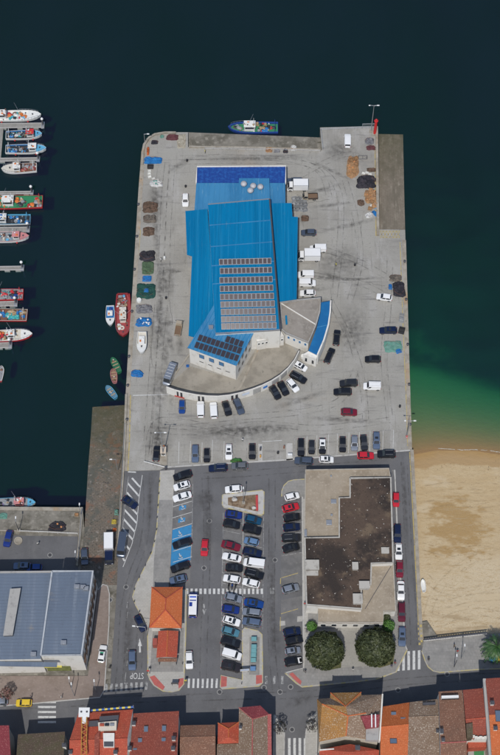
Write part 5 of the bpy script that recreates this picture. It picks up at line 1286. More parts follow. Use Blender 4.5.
def car(u, v, ang, kind, colour, label, cat=None, group=None, roof=None, hood_strip=None, z=0.0, scale=1.0):
    if kind not in CAR_MESH: CAR_MESH[kind] = car_parts(kind)
    h = SPEC[kind]['H'] * .45
    p = P(u, v, z + h); root = empty(CAR_NAMES[kind], (p.x, p.y, z), heading(u, v, ang, z))
    root.scale = (scale,) * 3
    tag(root, label, cat or ('van' if 'van' in kind else 'car'), group)
    for nm, me, role in CAR_MESH[kind]:
        o = link(nm, me, root)
        if role == 'paint': set_paint(o, paint(roof if (roof and nm == 'cabin') else colour))
    return root
GA = 'vehicles on the quay apron'; GW = 'cars parked along the curved wall'; GS = 'cars in the bays at the south edge of the quay'; GL = 'cars in the left row of the car park'
GM = 'cars in the left column of the middle block'; GN = 'cars in the right column of the middle block'; GR = 'cars in the row beside the seafront building'; GB = 'cars parked along the beach road'; GT = 'cars on the left road and wharf'
CARS = [
 # quay apron
 (185.4, 200, 270, 'hatch', 'white', 'white hatchback alone by the north-west corner of the market', GA),
 (347.6, 140.4, 90, 'van', 'white', 'white van parked at the north-east corner of the quay', GA),
 (294.6, 181, 180, 'wagon', 'greyblue', 'grey-blue estate car half hidden behind white box truck', GA),
 (308.6, 232.6, 180, 'hatch', 'greyblue', 'grey-blue hatchback beside the blue east wing', GA),
 (318, 248.4, 180, 'van', 'white', 'white van half hidden behind the larger box truck', GA),
 (305.6, 274.6, 180, 'van', 'white', 'white van just south of the larger box truck', GA),
 (307.4, 282.8, 0, 'van', 'white', 'white van facing away from the east wing, between van and hatchback', GA),
 (307.6, 293.2, 180, 'hatch', 'white', 'white hatchback at the corner of the east wing', GA),
 (384.2, 297.2, 172, 'hatch', 'white', 'white hatchback near black net pile on the east quay', GA),
 (388.2, 330.4, 180, 'wagon', 'navy', 'dark estate car touching black crate on the east quay', GA),
 (372.8, 359.2, 180, 'hatch', 'black', 'black car alone south of the green net', GA),
 (348.6, 383.2, 182, 'wagon', 'charcoal', 'charcoal car, the upper of two parked side by side', GA),
 (342.6, 391.8, 180, 'wagon', 'black', 'black car, the lower of two parked side by side', GA),
 (372, 386, 178, 'van', 'white', 'white van standing right of the two dark cars', GA),
 (349, 412.2, 358, 'hatch', 'dred', 'dark red car alone on the southern apron', GA),
 (336.6, 337.6, 84, 'wagon', 'black', 'black car along the gallery wall, the upper of two', GA),
 (329.4, 355.6, 66, 'wagon', 'black', 'black car along the gallery wall, the lower of two', GA),
 # curved wall
 (300.6, 366.4, -28, 'small', 'white', 'small white car at the end of the curved wall', GW),
 (298.2, 377.4, -28, 'wagon', 'black', 'black car next to the small white car at the wall end', GW),
 (292.6, 385.2, -50, 'hatch', 'white', 'white hatchback between black cars at the curved wall', GW),
 (283.2, 388.4, -60, 'hatch', 'black', 'black hatchback just left of white one at curved wall', GW),
 (275, 392.4, -58, 'hatch', 'black', 'black hatchback leftmost of the dark pair at the curved wall', GW),
 (238.6, 406.2, -66, 'wagon', 'greyblue', 'slate blue car below the pale wall sign', GW),
 (226.8, 408.2, -72, 'hatch', 'black', 'black car beside two white vans at the curved wall', GW),
 (213.6, 410, 94, 'van', 'white', 'white van at the curved wall, right of the pair', GW),
 (200.6, 409, 91, 'van', 'white', 'white van at the curved wall, left of the pair', GW),
 (182, 406.8, 269, 'small', 'royal', 'bright blue hatchback below the red stripe of the wall', GW),
 # south edge of the apron
 (195.2, 453.6, 270, 'wagon', 'steel', 'steel blue estate car with glinting windscreen on the south edge', GS),
 (206.8, 455.4, 270, 'small', 'black', 'small black car beside the steel blue estate', GS),
 (228.8, 451.8, 270, 'hatch', 'white', 'white hatchback alone in its bay at the south edge', GS),
 (252.2, 451.4, 270, 'hatch', 'black', 'black hatchback beside the meter post at the south edge', GS),
 (301, 447.2, 270, 'wagon', 'black', 'black car leftmost in the right-hand row of quay bays', GS),
 (311.6, 447.2, 270, 'small', 'charcoal', 'charcoal car between black car and white-roofed car', GS),
 (322.4, 446, 270, 'hatch', 'black', 'black hatchback with a white roof in the quay bays', GS),
 (342.6, 444.4, 270, 'hatch', 'black', 'black hatchback left of silver-blue car in the quay bays', GS),
 (354.4, 443.2, 270, 'hatch', 'silver', 'silver-blue hatchback in the quay bays', GS),
 (364, 442.6, 276, 'hatch', 'charcoal', 'charcoal hatchback parked askew right of silver-blue one', GS),
 (376.4, 440.6, 271, 'wagon', 'steel', 'steel blue car rightmost in the quay bays', GS),
 # on the lane below the apron
 (218, 468, 183, 'wagon', 'navy', 'dark blue car on the lane below the white hatchback bay', 'cars along the lane below the quay'),
 (239.4, 466, 180, 'hatch', 'grey', 'grey car on the lane under a green hedge strip', 'cars along the lane below the quay'),
 (303.8, 461, 176, 'wagon', 'greyblue', 'slate blue car on the lane below the black cars', 'cars along the lane below the quay'),
 (326.4, 459.6, 358, 'small', 'white', 'small white car on the lane above the seafront building', 'cars along the lane below the quay'),
 (365.6, 455.6, 0, 'hatch', 'red', 'bright red hatchback on the lane above the seafront building', 'cars along the lane below the quay'),
 (386.4, 454, 180, 'suv', 'black', 'black off-roader beside bright red hatchback', 'cars along the lane below the quay'),
 # left road and wharf
 (156.6, 453.6, 84, 'hatch', 'black', 'black car waiting at the barrier booth', GT),
 (129.6, 502.6, -32, 'hatch', 'navy', 'dark blue hatchback parked across the hatched bay', GT),
 (122, 545, 262, 'minibus', 'greyblue', 'big slate grey van at the foot of the hatched bay', GT),
 (84.6, 556.6, 272, 'hatch', 'greyblue', 'slate blue hatchback beside the warehouse corner lamp', GT),
 (8.2, 538.6, 256, 'hatch', 'blue', 'deep blue hatchback on the wharf by the left edge', GT),
 (22, 566, 180, 'hatch', 'steel', 'steel blue car in the shade behind the warehouse', GT),
 (34.4, 567.6, 180, 'small', 'royal', 'blue car just showing over the warehouse roof edge', GT),
 (140.6, 623.4, -64, 'hatch', 'navy', 'navy hatchback pulled up on the kerb by the pavilion', GT),
 (132.2, 660.4, 270, 'wagon', 'steel', 'steel blue car driving towards the painted STOP', GT),
 (102.2, 653.8, 80, 'hatch', 'white', 'white car on the warehouse pavement kerb', GT),
 (24, 703, 180, 'small', 'yellow', 'bright yellow car at the kerb left of the zebra crossing', GT),
 (-1, 701.5, 180, 'hatch', 'silver', 'silver car cut by the left edge of the picture', GT),
 # left row of the car park
 (182.6, 475.6, 195, 'wagon', 'black', 'black estate at the top of the left row', GL),
 (181.8, 485.8, 196, 'hatch', 'white', 'white hatchback second from the top of the left row', GL),
 (182.2, 496.6, 196, 'sedan', 'white', 'white saloon above the painted wheelchair squares', GL),
 (182.2, 543.4, 196, 'wagon', 'black', 'black car on the upper blue bays', GL),
 (180.2, 567, 198, 'wagon', 'black', 'black car at the foot of the blue bays', GL),
 (178.2, 579.6, 193, 'hatch', 'steel', 'steel blue car at the north side of the pavilion', GL),
 (204.6, 547.6, 266, 'hatch', 'red', 'bright red hatchback driving down the car park aisle', GL),
 (189.2, 660, 272, 'hatch', 'white', 'white car at the kerb beside the pavilion lower roof', GL),
 # middle block, left column (from the planter island down)
 (233.4, 489.2, 184, 'hatch', 'white', 'white hatchback above the planter island', GM),
 (233.6, 514.8, -6, 'hatch', 'blue', 'deep blue hatchback below the planter, left column', GM),
 (231.6, 524.4, -10, 'hatch', 'black', 'black hatchback under the deep blue one', GM),
 (231, 545.8, -14, 'sedan', 'dred', 'dark red saloon in the left column', GM),
 (231.8, 557.4, 168, 'sedan', 'white', 'white saloon under the dark red saloon', GM),
 (234.2, 568, -4, 'hatch', 'black', 'black car between two white cars, left column', GM),
 (231.8, 579, 170, 'hatch', 'white', 'white car just above the parked scooters', GM),
 (233.4, 598, -12, 'hatch', 'silver', 'silver hatchback just below the long zebra crossing', GM),
 (230.6, 609.4, -8, 'hatch', 'blue', 'deep blue hatchback under the silver one, left column', GM),
 (231.6, 621, -16, 'hatch', 'white', 'white hatchback between deep blue and turquoise cars', GM),
 (230.6, 631.6, -16, 'hatch', 'aqua', 'turquoise hatchback in the left column', GM),
 (230.6, 642.4, -14, 'wagon', 'black', 'black estate under the turquoise hatchback', GM),
 (232, 654.4, -16, 'van', 'white', 'white van low in the left column', GM),
 (231, 666.8, -12, 'suv', 'brown', 'dark brown off-roader at the foot of the left column', GM),
 # middle block, right column
 (253.2, 519.8, -14, 'hatch', 'teal', 'petrol blue hatchback below the planter, right column', GN),
 (252, 529.6, -12, 'suv', 'black', 'black off-roader under the petrol blue hatchback', GN),
 (251.4, 541.6, 166, 'small', 'lightblue', 'light blue car under the black off-roader', GN),
 (252.2, 552.6, -10, 'wagon', 'navy', 'navy estate above the white van', GN),
 (254.2, 563, 172, 'bigvan', 'white', 'white van in the right column with its nose to the left', GN),
 (254.2, 574, -14, 'wagon', 'black', 'black car under the white van, right column', GN),
 (251, 583, 166, 'hatch', 'white', 'white hatchback just above the long zebra crossing', GN),
 (253.8, 603.4, -10, 'sedan', 'royal', 'blue saloon just below the long zebra crossing', GN),
 (251.8, 612.4, 172, 'mpv', 'silver', 'silver-blue people carrier under the blue saloon', GN),
 (251.8, 622.2, 170, 'mpv', 'steel', 'steel blue people carrier above the south island', GN),
 # beside the seafront building
 (292, 496.6, 14, 'small', 'white', 'white hatchback at the top of the row by the seafront building', GR),
 (290.6, 507.6, 14, 'hatch', 'red', 'bright red hatchback under the white one by the seafront building', GR),
 (291.8, 517.6, 10, 'hatch', 'black', 'black car directly under the bright red hatchback', GR),
 (291.6, 527.4, 6, 'hatch', 'navy', 'navy car third below the white one by the seafront building', GR),
 (291.2, 538, 3, 'wagon', 'charcoal', 'charcoal estate with roof bars above the last black car', GR),
 (291, 548, 15, 'hatch', 'black', 'black car at the foot of the upper row by the seafront building', GR),
 (290.6, 588.6, 14, 'hatch', 'silver', 'silver car alone beside the faded crossing', GR),
 (292, 632, 10, 'hatch', 'navy', 'navy car at the top of the lower row by the round tree', GR),
 (294, 640.4, 12, 'hatch', 'black', 'black car under the navy one by the round tree', GR),
 (293, 651, 8, 'small', 'silver', 'silver-blue car second from the foot of the lower row', GR),
 (293.4, 661.6, 10, 'hatch', 'black', 'black car with white bonnet at the foot of the lower row', GR),
 # beach road
 (396, 499.6, 270, 'small', 'red', 'bright red car at the top of the beach road', GB),
 (397.4, 533.4, 270, 'wagon', 'navy', 'navy car just north of a white car on the beach road', GB),
 (398.6, 551.4, 271, 'hatch', 'white', 'white car between navy and crimson cars on the beach road', GB),
 (399.6, 569, 270, 'hatch', 'dred', 'crimson car in the middle of the beach road', GB),
 (400.8, 590.6, 271, 'sedan', 'white', 'white saloon between crimson and maroon cars', GB),
 (401.6, 612, 271, 'wagon', 'maroon', 'maroon estate on the beach road', GB),
 (402, 636.6, 270, 'wagon', 'steel', 'steel blue car at the foot of the beach road by the crossing', GB),
]
for i_, a in enumerate(CARS):
    r0 = car(*a[:6], group=a[6])
    S_ = SPEC[a[3]]
    if i_ % 4 == 1 and not S_.get('cargo'):      # glass sunroof
        mb = MB(); mb.box((lerp(S_['xr1'], S_['xf1'], .66), 0, S_['H'] - .005), (.62, .78, .045)); mb.build('sunroof', CGLASS, r0)
    if i_ % 5 == 3 and a[3] in ('wagon', 'suv', 'mpv', 'van', 'bigvan'):      # roof rails
        for y in (-.55, .55): mb = MB(); mb.tube((S_['xr1'] + .2, y, S_['H'] + .05), (S_['xf1'] - .1, y, S_['H'] + .05), .025, n=6); mb.build('roof_rail', METAL, r0)
    mb = MB(); mb.tube((S_['xr1'] + .15, 0, S_['H'] - .02), (S_['xr1'] - .1, 0, S_['H'] + .22), .012, n=5); mb.build('aerial', BLACKP, r0)
    if a[5].startswith('black hatchback with a white roof'):
        for o in r0.children:
            if o.name.startswith('cabin'): set_paint(o, paint('white'))
    if 'white bonnet' in a[5]:
        mb = MB(); L = 4.05
        mb.hexa([(1.05, -.66, .90), (1.86, -.62, .72), (1.86, .62, .72), (1.05, .66, .90)], [(1.05, -.66, .975), (1.86, -.62, .80), (1.86, .62, .80), (1.05, .66, .975)]); mb.build('bonnet', paint('white'), r0)
    if 'roof bars' in a[5]:
        for y in (-.58, .58): mb = MB(); mb.tube((-1.6, y, 1.56), (.2, y, 1.56), .025, n=6); mb.build('roof_bar', METAL, r0)
    if 'on the warehouse pavement kerb' in a[5]:
        mb = MB(); mb.box((-1.92, 0, .70), (.26, 1.3, .10)); mb.box((0, 0, 1.50), (.28, .8, .10)); mb.build('green_stripe', mat('taxi_green', (.03, .30, .16)), r0)
# minibus with silver roof by the west end of the yard wall
r0 = car(169.8, 374.6, 248, 'minibus', 'silver', 'silver minibus at the west end of the curved yard wall', 'minibus', GA)
for k in range(5):
    mb = MB(); mb.box((-2.2 + k * .85, 0, 2.455), (.05, 1.4, .05)); mb.build('roof_rib', FRAME_W, r0)
# police van beside the pavilion
r0 = car(193, 604.6, 88, 'minibus', 'white', 'white and blue police van parked beside the orange-roofed pavilion', 'police van', GL)
PB = mat('police_blue', (.015, .04, .24), rough=.4)
for o in r0.children:
    if o.name.startswith('body'): set_paint(o, PB)
mb = MB(); mb.box((1.35, 0, 2.48), (.28, 1.5, .12)); mb.build('light_bar', mat('lightbar_blue', (.02, .08, .5), rough=.2), r0)
mb = MB(); mb.box((-.4, .45, 2.47), (1.0, .7, .03)); mb.build('blue_panel', PB, r0)
mb = MB(); mb.box((.55, 0, 2.465), (.25, 1.5, .03)); mb.build('blue_stripe', PB, r0)

# ---------------- lorries
def lorry(u, v, ang, cab_c, box_c, label, L=5.6, W=2.1, H=2.9, box_len=3.7, name='box_truck', bed=False, group=None):
    p = P(u, v, H * .45); root = tag(empty(name, (p.x, p.y, 0), heading(u, v, ang)), label, 'truck', group)
    f = L / 2; w = W / 2; c0 = f - (L - box_len)
    mb = MB(); mb.box((0, 0, .62), (L - .3, .9, .22)); mb.build('chassis', BLACKP, root)
    mb = MB()
    mb.hexa([(c0 + .06, -w * .93, .45), (f, -w * .88, .45), (f, w * .88, .45), (c0 + .06, w * .93, .45)], [(c0 + .06, -w * .95, 1.25), (f - .03, -w * .90, 1.2), (f - .03, w * .90, 1.2), (c0 + .06, w * .95, 1.25)])
    mb.hexa([(c0 + .06, -w * .95, 1.25), (f - .05, -w * .90, 1.2), (f - .05, w * .90, 1.2), (c0 + .06, w * .95, 1.25)], [(c0 + .10, -w * .84, 2.05), (f - .62, -w * .80, 2.08), (f - .62, w * .80, 2.08), (c0 + .10, w * .84, 2.05)])
    mb.build('cab', paint(cab_c), root)
    q = [Vector(x) for x in ((f - .05, -w * .90, 1.2), (f - .05, w * .90, 1.2), (f - .62, w * .80, 2.08), (f - .62, -w * .80, 2.08))]
    pane_slab(MB(), q, .09).build('windscreen', CGLASS, root)
    for s in (-1, 1):
        qq = [Vector(x) for x in ((c0 + .06, -w * .95, 1.25), (f - .05, -w * .90, 1.2), (f - .62, -w * .80, 2.08), (c0 + .10, -w * .84, 2.05))]
        if s > 0: qq = [Vector((x.x, -x.y, x.z)) for x in (qq[1], qq[0], qq[3], qq[2])]
        pane_slab(MB(), qq, .09).build('side_window', CGLASS, root)
        mb = MB(); mb.box((f - .02, s * w * .68, .85), (.08, .34, .18)); mb.build('headlight', LAMP_W, root)
        mb = MB(); mb.box((-f + .12, s * w * .78, .75), (.06, .26, .14)); mb.build('tail_light', LAMP_R, root)
        mb = MB(); mb.box((f - .35, s * (w + .10), 1.55), (.10, .14, .34)); mb.build('mirror', BLACKP, root)
        for x in (f - .85, -f + 1.0):
            mb = MB(); mb.tube((x, s * (w - .22) - .13, .40), (x, s * (w - .22) + .13, .40), .40, n=16); mb.tube((x, s * (w - .22) + s * .12, .40), (x, s * (w - .22) + s * .14, .40), .24, n=10, mi=1); mb.build('wheel', [TYRE, RIM], root)
    if bed:
        mb = MB(); mb.box(((c0 - f) / 2, 0, .92), (box_len - .1, W, .12)); mb.build('load_bed', mat('bed_wood', (.16, .10, .06)), root)
        for y in (-w + .05, w - .05): mb = MB(); mb.box(((c0 - f) / 2, y, 1.14), (box_len - .1, .06, .36)); mb.build('side_board', paint(box_c), root)
        mb = MB(); mb.box((-f + .06, 0, 1.14), (.06, W - .2, .36)); mb.build('tail_board', paint(box_c), root)
    else:
        mb = MB(); mb.box(((c0 - f) / 2, 0, (H + .8) / 2), (box_len - .06, W, H - .8)); mb.build('cargo_box', paint(box_c), root)
        mb = MB()
        for y in (-w + .02, w - .02): mb.box(((c0 - f) / 2, y, H + .012), (box_len - .02, .07, .05))
        mb.build('roof_edge', METAL, root)
        mb = MB(); mb.box((-f + .035, 0, (H + .8) / 2), (.03, .05, H - 1)); mb.build('door_seam', METAL_D, root)
    return root
lorry(297.6, 185.8, 180, 'white', 'white', 'white box truck near the deep blue store roof', 5.6, 2.3, 3.0, 4.0)
lorry(309, 255.6, 180, 'white', 'white', 'larger white box truck backed towards the blue east wing', 5.9, 2.5, 3.0, 4.2)
lorry(109, 549, 270, 'navy', 'white', 'truck with white box and dark blue cab on the stone slipway yard', 7.2, 2.2, 2.9, 4.0)
r0 = lorry(178.6, 328, 80, 'beige', 'beige', 'beige flatbed truck with cluttered bed west of the market', 4.4, 1.7, 2.2, 2.8, 'flatbed_truck', True)
r0 = lorry(310, 196.4, 182, 'beige', 'black', 'small flatbed truck with dark bed by the stacked cages', 4.2, 1.8, 2.2, 2.6, 'flatbed_truck', True)

# ---------------- scooters at the end of the zebra crossing
def scooter(u, v, ang, c, label):
    p = P(u, v, .5); root = tag(empty('scooter', (p.x, p.y, 0), heading(u, v, ang)), label, 'scooter', 'scooters above the zebra crossing')
    mb = MB(); mb.hexa([(-.75, -.16, .35), (.25, -.18, .25), (.25, .18, .25), (-.75, .16, .35)], [(-.85, -.13, .72), (-.1, -.15, .66), (-.1, .15, .66), (-.85, .13, .72)]); mb.hexa([(.30, -.22, .25), (.48, -.20, .25), (.48, .20, .25), (.30, .22, .25)], [(.42, -.18, .95), (.56, -.14, .95), (.56, .14, .95), (.42, .18, .95)]); mb.build('body', paint(c), root)
    mb = MB(); mb.box((-.42, 0, .76), (.75, .26, .10)); mb.build('seat', BLACKP, root)
    for x in (-.65, .62): mb = MB(); mb.tube((x, -.06, .25), (x, .06, .25), .25, n=14); mb.build('wheel', TYRE, root)
    mb = MB(); mb.tube((.46, -.33, 1.02), (.46, .33, 1.02), .025, n=6); mb.tube((.62, 0, .25), (.46, 0, 1.02), .03, n=6); mb.build('handlebar', BLACKP, root)
scooter(228.6, 586.4, 80, 'black', 'black scooter leftmost of three above the zebra crossing')
scooter(232, 586.8, 84, 'royal', 'blue scooter in the middle of three above the zebra crossing')
scooter(235.4, 586.6, 78, 'charcoal', 'charcoal scooter rightmost of three above the zebra crossing')
# ================================================================== boats and pontoons
def bmat(c, rough=.5): 
    k = 'boat_%d_%d_%d' % tuple(int(x * 1000) for x in c)
    return mat(k, c, rough=rough, var=.18, scale=1.5)
WHT, CRM, SKY_, MID, DBL, RED_, PNK, GRN, TEAL_, BRN, DRK, GRY, ORG, TAN = (.66, .66, .63), (.55, .52, .45), (.10, .36, .55), (.025, .17, .42), (.015, .05, .22), (.48, .03, .035), (.50, .20, .20), (.03, .20, .09), (.04, .32, .32), (.17, .08, .05), (.03, .035, .04), (.25, .26, .27), (.58, .16, .03), (.36, .26, .15)
def boat(u, v, ang, L, B, hull, deck, rail, label, stern=.86, bluff=3.0, railw=.10, house=None, fore=None, clutter=(), seed=0, name='fishing_boat', free=1.0, mast=True, fenders=0, inner=None, group='fishing boats at the pontoons'):
    """+X is the bow. house = (x, length, width, height, wall colour, roof colour); clutter = colours of gear on deck"""
    random.seed(seed)
    p = P(u, v, WATER + free); root = tag(empty(name, (p.x, p.y, WATER), heading(u, v, ang, WATER)), label, 'boat', group)
    n = 17; h2 = B / 2
    def hb(t):      # half beam along the length, t: 0 stern .. 1 bow
        if t < .5: return h2 * lerp(stern, 1.0, math.sin(t / .5 * math.pi / 2))
        return h2 * max(0.0, 1 - ((t - .5) / .5) ** bluff) ** .72
    def sheer(t): return free + .42 * L / 12 * max(0, (t - .45) / .55) ** 2 + .08 * (1 - t)
    def X(t): return -L / 2 + L * t
    rings = []
    for i in range(n):
        t = i / (n - 1); w = max(hb(t), .03); s = sheer(t)
        rk = .06 * L * max(0, (t - .6) / .4)
        rings.append([(X(t) - rk, 0, -.55), (X(t) - rk * .7, w * .62, -.35), (X(t) - rk * .3, w * .92, .25), (X(t), w, s), (X(t), max(w - railw, .01), s), (X(t) - .02, max(w - railw - .03, .008), s - .48)])
    def loft(a, b_, m, nm, both=True):
        mb = MB()
        for sg in (1, -1):
            for k in range(n - 1):
                for j in range(a, b_):
                    q = [rings[k][j], rings[k + 1][j], rings[k + 1][j + 1], rings[k][j + 1]]
                    q = [(x, y * sg, z) for x, y, z in q]
                    mb.face(q if sg < 0 else q[::-1])
        if nm == 'hull':
            r0 = rings[0]; mb.face([(x, y, z) for x, y, z in r0[:4]] + [(x, -y, z) for x, y, z in r0[3:0:-1]])
        return mb.build(nm, m, root)
    loft(0, 3, bmat(hull), 'hull'); loft(3, 4, bmat(rail), 'gunwale'); loft(4, 5, bmat(inner or deck), 'bulwark')
    mb = MB(); r0 = rings[0]
    mb.hexa([(r0[0][0] - .0, -r0[4][1], r0[3][2] - .5), (r0[0][0] + .1, -r0[4][1], r0[3][2] - .5), (r0[0][0] + .1, r0[4][1], r0[3][2] - .5), (r0[0][0], r0[4][1], r0[3][2] - .5)], [(r0[0][0] - .0, -r0[4][1], r0[3][2] + .01), (r0[0][0] + .1, -r0[4][1], r0[3][2] + .01), (r0[0][0] + .1, r0[4][1], r0[3][2] + .01), (r0[0][0], r0[4][1], r0[3][2] + .01)]); mb.build('transom', bmat(rail), root)
    mb = MB()
    for k in range(n - 1):
        a, b_ = rings[k][5], rings[k + 1][5]
        mb.face([(a[0], -a[1], a[2] + .02), (b_[0], -b_[1], b_[2] + .02), (b_[0], b_[1], b_[2] + .02), (a[0], a[1], a[2] + .02)])
    mb.build('deck', bmat(deck, .75), root)
    dz = free - .42
    if fore:
        mb = MB()
        for k in range(n - 1):
            if k / (n - 1) < fore[0]: continue
            a, b_ = rings[k][4], rings[k + 1][4]
            mb.face([(a[0], -a[1], a[2] - .03), (b_[0], -b_[1], b_[2] - .03), (b_[0], b_[1], b_[2] - .03), (a[0], a[1], a[2] - .03)])
        k = int(math.ceil(fore[0] * (n - 1))); a = rings[k][4]
        mb.face([(a[0], -a[1], a[2] - .5), (a[0], -a[1], a[2] - .03), (a[0], a[1], a[2] - .03), (a[0], a[1], a[2] - .5)])
        mb.build('foredeck', bmat(fore[1]), root)
        mb = MB(); x = lerp(a[0], L / 2, .35); mb.lathe((x, 0, sheer(.85) - .05), [(.16, 0), (.12, .1), (.12, .3), (.2, .34), (.2, .42)], 10); mb.build('windlass', METAL_D, root)
    if house:
        hx, hl, hw, hh, wc, rc = house; hl *= .82; hw *= .86; hh *= .8
        mb = MB(); mb.hexa([(hx - hl / 2, -hw / 2, dz), (hx + hl / 2, -hw / 2 * .94, dz), (hx + hl / 2, hw / 2 * .94, dz), (hx - hl / 2, hw / 2, dz)], [(hx - hl / 2, -hw / 2 * .95, dz + hh), (hx + hl / 2 - .25, -hw / 2 * .88, dz + hh), (hx + hl / 2 - .25, hw / 2 * .88, dz + hh), (hx - hl / 2, hw / 2 * .95, dz + hh)])
        w_ = mb.build('wheelhouse', bmat(wc), root)
        mb = MB(); mb.box((hx - .08, 0, dz + hh + .05), (hl + .25, hw + .12, .1)); mb.build('roof', bmat(rc), w_)
        B_, T_ = [Vector(q) for q in ((hx + hl / 2, -hw / 2 * .94, dz), (hx + hl / 2, hw / 2 * .94, dz))], [Vector(q) for q in ((hx + hl / 2 - .25, hw / 2 * .88, dz + hh), (hx + hl / 2 - .25, -hw / 2 * .88, dz + hh))]
        lo0, lo1 = B_[0].lerp(T_[1], .5), B_[1].lerp(T_[0], .5)
        pane_slab(MB(), (lo0, lo1, T_[0], T_[1]), .10).build('window', CGLASS, w_)
        for sg in (-1, 1):
            y = hw / 2 * .975; q = [Vector(e) for e in ((hx - hl / 2 + .15, -y, dz + hh * .5), (hx + hl / 2 - .2, -y, dz + hh * .5), (hx + hl / 2 - .3, -y + .02, dz + hh * .9), (hx - hl / 2 + .15, -y + .02, dz + hh * .9))]
            if sg > 0: q = [Vector((e.x, -e.y, e.z)) for e in (q[1], q[0], q[3], q[2])]
            pane_slab(MB(), q, .05).build('window', CGLASS, w_)
        mb = MB(); mb.blob((hx - hl * .2, hw * .2, dz + hh + .28), .22, (1, 1, .7), 10, 6, 0); mb.build('radar_dome', FRAME_W, w_)
        mb = MB(); mb.box((hx + hl * .12, -hw * .22, dz + hh + .2), (.5, .35, .25)); mb.build('life_raft', bmat(ORG), w_)
        if mast:
            mb = MB(); mb.tube((hx - hl * .4, 0, dz + hh), (hx - hl * .4, 0, dz + hh + 2.6), .06, .03, 8); mb.tube((hx - hl * .4, -.6, dz + hh + 1.7), (hx - hl * .4, .6, dz + hh + 1.7), .03, n=6); mb.build('mast', FRAME_W, root)
    elif mast and L > 5:
        mb = MB(); mb.tube((L * .2, 0, dz), (L * .2, 0, dz + 2), .04, n=6); mb.build('mast', FRAME_W, root)
    if L > 8:      # stern gantry and two swung-out poles
        mb = MB(); gx = -L / 2 + .9; gw = hb(.08) - .25
        for sg in (-1, 1): mb.tube((gx, sg * gw, dz), (gx, sg * gw * .8, dz + 2.2), .06, n=6)
        mb.tube((gx, -gw * .8, dz + 2.2), (gx, gw * .8, dz + 2.2), .06, n=6); mb.build('gantry', bmat(rail), root)
        mb = MB()
        for sg in (-1, 1): mb.tube((L * .08, sg * .4, dz + 1.9), (L * .08 - 1.2, sg * (h2 + .5), dz + 3.2), .035, .02, 6)
        mb.build('outrigger', METAL, root)
        mb = MB()
        for k in range(30):
            t_ = random.uniform(.06, .72 if not fore else fore[0] - .04); y_ = random.uniform(-1, 1) * max(.1, hb(t_) - .4); zt_ = dz + random.uniform(.1, .35)
            if house and abs(X(t_) - house[0]) < house[1] * .45 and abs(y_) < house[2] * .45: zt_ = dz + house[3] * .8 + .2
            if k % 3: mb.box((X(t_), y_, zt_), (random.uniform(.15, .6), random.uniform(.12, .4), random.uniform(.15, .45)), random.uniform(0, 3), mi=k % 5)
            else: mb.blob((X(t_), y_, zt_), random.uniform(.12, .26), (1, 1, .8), 7, 5, .2, k, mi=k % 5)
        o = mb.build('deck_gear', [bmat(WHT), bmat(GRY), bmat(DRK), bmat(BRN if seed % 2 else TAN), bmat(clutter[0] if clutter else ORG)], root); o['kind'] = 'stuff'
        for sg in (-1, 1):
            mb = MB()
            for k in range(7): mb.tube((X(.58 + .06 * k), sg * hb(.58 + .06 * k) * .97, sheer(.58 + .06 * k)), (X(.58 + .06 * k), sg * hb(.58 + .06 * k) * .95, sheer(.58 + .06 * k) + .55), .025, n=5)
            for k in range(6): mb.tube((X(.58 + .06 * k), sg * hb(.58 + .06 * k) * .95, sheer(.58 + .06 * k) + .55), (X(.64 + .06 * k), sg * hb(.64 + .06 * k) * .95, sheer(.64 + .06 * k) + .55), .025, n=5)
            mb.build('bow_rail', METAL, root)
    # gear on deck: boxes, coils, net heaps, drums
    taken = (house[0] - house[1] / 2 - .35, house[0] + house[1] / 2 + .35) if house else (99, 99)
    xmax = (X(fore[0]) - .5) if fore else L * .36
    for c in list(clutter) + (random.sample(list(clutter), max(1, len(clutter) * 2 // 3)) + [random.choice((WHT, GRY, DRK, TAN))] * 2 if L > 8 else []):
        for tries in range(20):
            x = random.uniform(-L / 2 + .7, xmax)
            if not taken[0] < x < taken[1]: break
        else: continue
        t = (x + L / 2) / L; y = random.uniform(-1, 1) * max(.1, hb(t) - .75); kind = random.choice(('box', 'coil', 'net', 'drum', 'net'))
        mb = MB(); s = random.uniform(.8, 1.25) * min(1, B / 3.4)
        if kind == 'box':
            mb.box((x, y, dz + .2 * s), (.8 * s, .55 * s, .4 * s), random.uniform(0, 3)); mb.box((x + .1, y, dz + .45 * s), (.6 * s, .45 * s, .08), random.uniform(0, 3)); mb.build('fish_box', bmat(c), root)
        elif kind == 'coil':
            mb.lathe((x, y, dz + .01), [(.18 * s, 0), (.5 * s, .04), (.55 * s, .16), (.45 * s, .28), (.22 * s, .24), (.16 * s, .05)], 12); mb.build('rope_coil', bmat(c), root, True)
        elif kind == 'net':
            for k in range(4): mb.blob((x + random.uniform(-.4, .4) * s, y + random.uniform(-.3, .3) * s, dz + .12), .5 * s, (1.2, .9, .6), 9, 6, .5, seed * 7 + k)
            mb.build('net_heap', bmat(c), root, True)
        else:
            mb.tube((x, y - .3 * s, dz + .35 * s), (x, y + .3 * s, dz + .35 * s), .3 * s, n=12); mb.tube((x, y - .36 * s, dz + .35 * s), (x, y - .3 * s, dz + .35 * s), .42 * s, n=12); mb.tube((x, y + .3 * s, dz + .35 * s), (x, y + .36 * s, dz + .35 * s), .42 * s, n=12); mb.build('net_drum', bmat(c), root)
    for k in range(fenders):
        t = .25 + .5 * k / max(1, fenders - 1); sg = -1
        mb = MB(); mb.blob((X(t), sg * (hb(t) + .18), free - .5), .24, (1, .9, 1.2), 8, 6, 0); mb.build('fender', bmat(RED_), root, True)
    return root
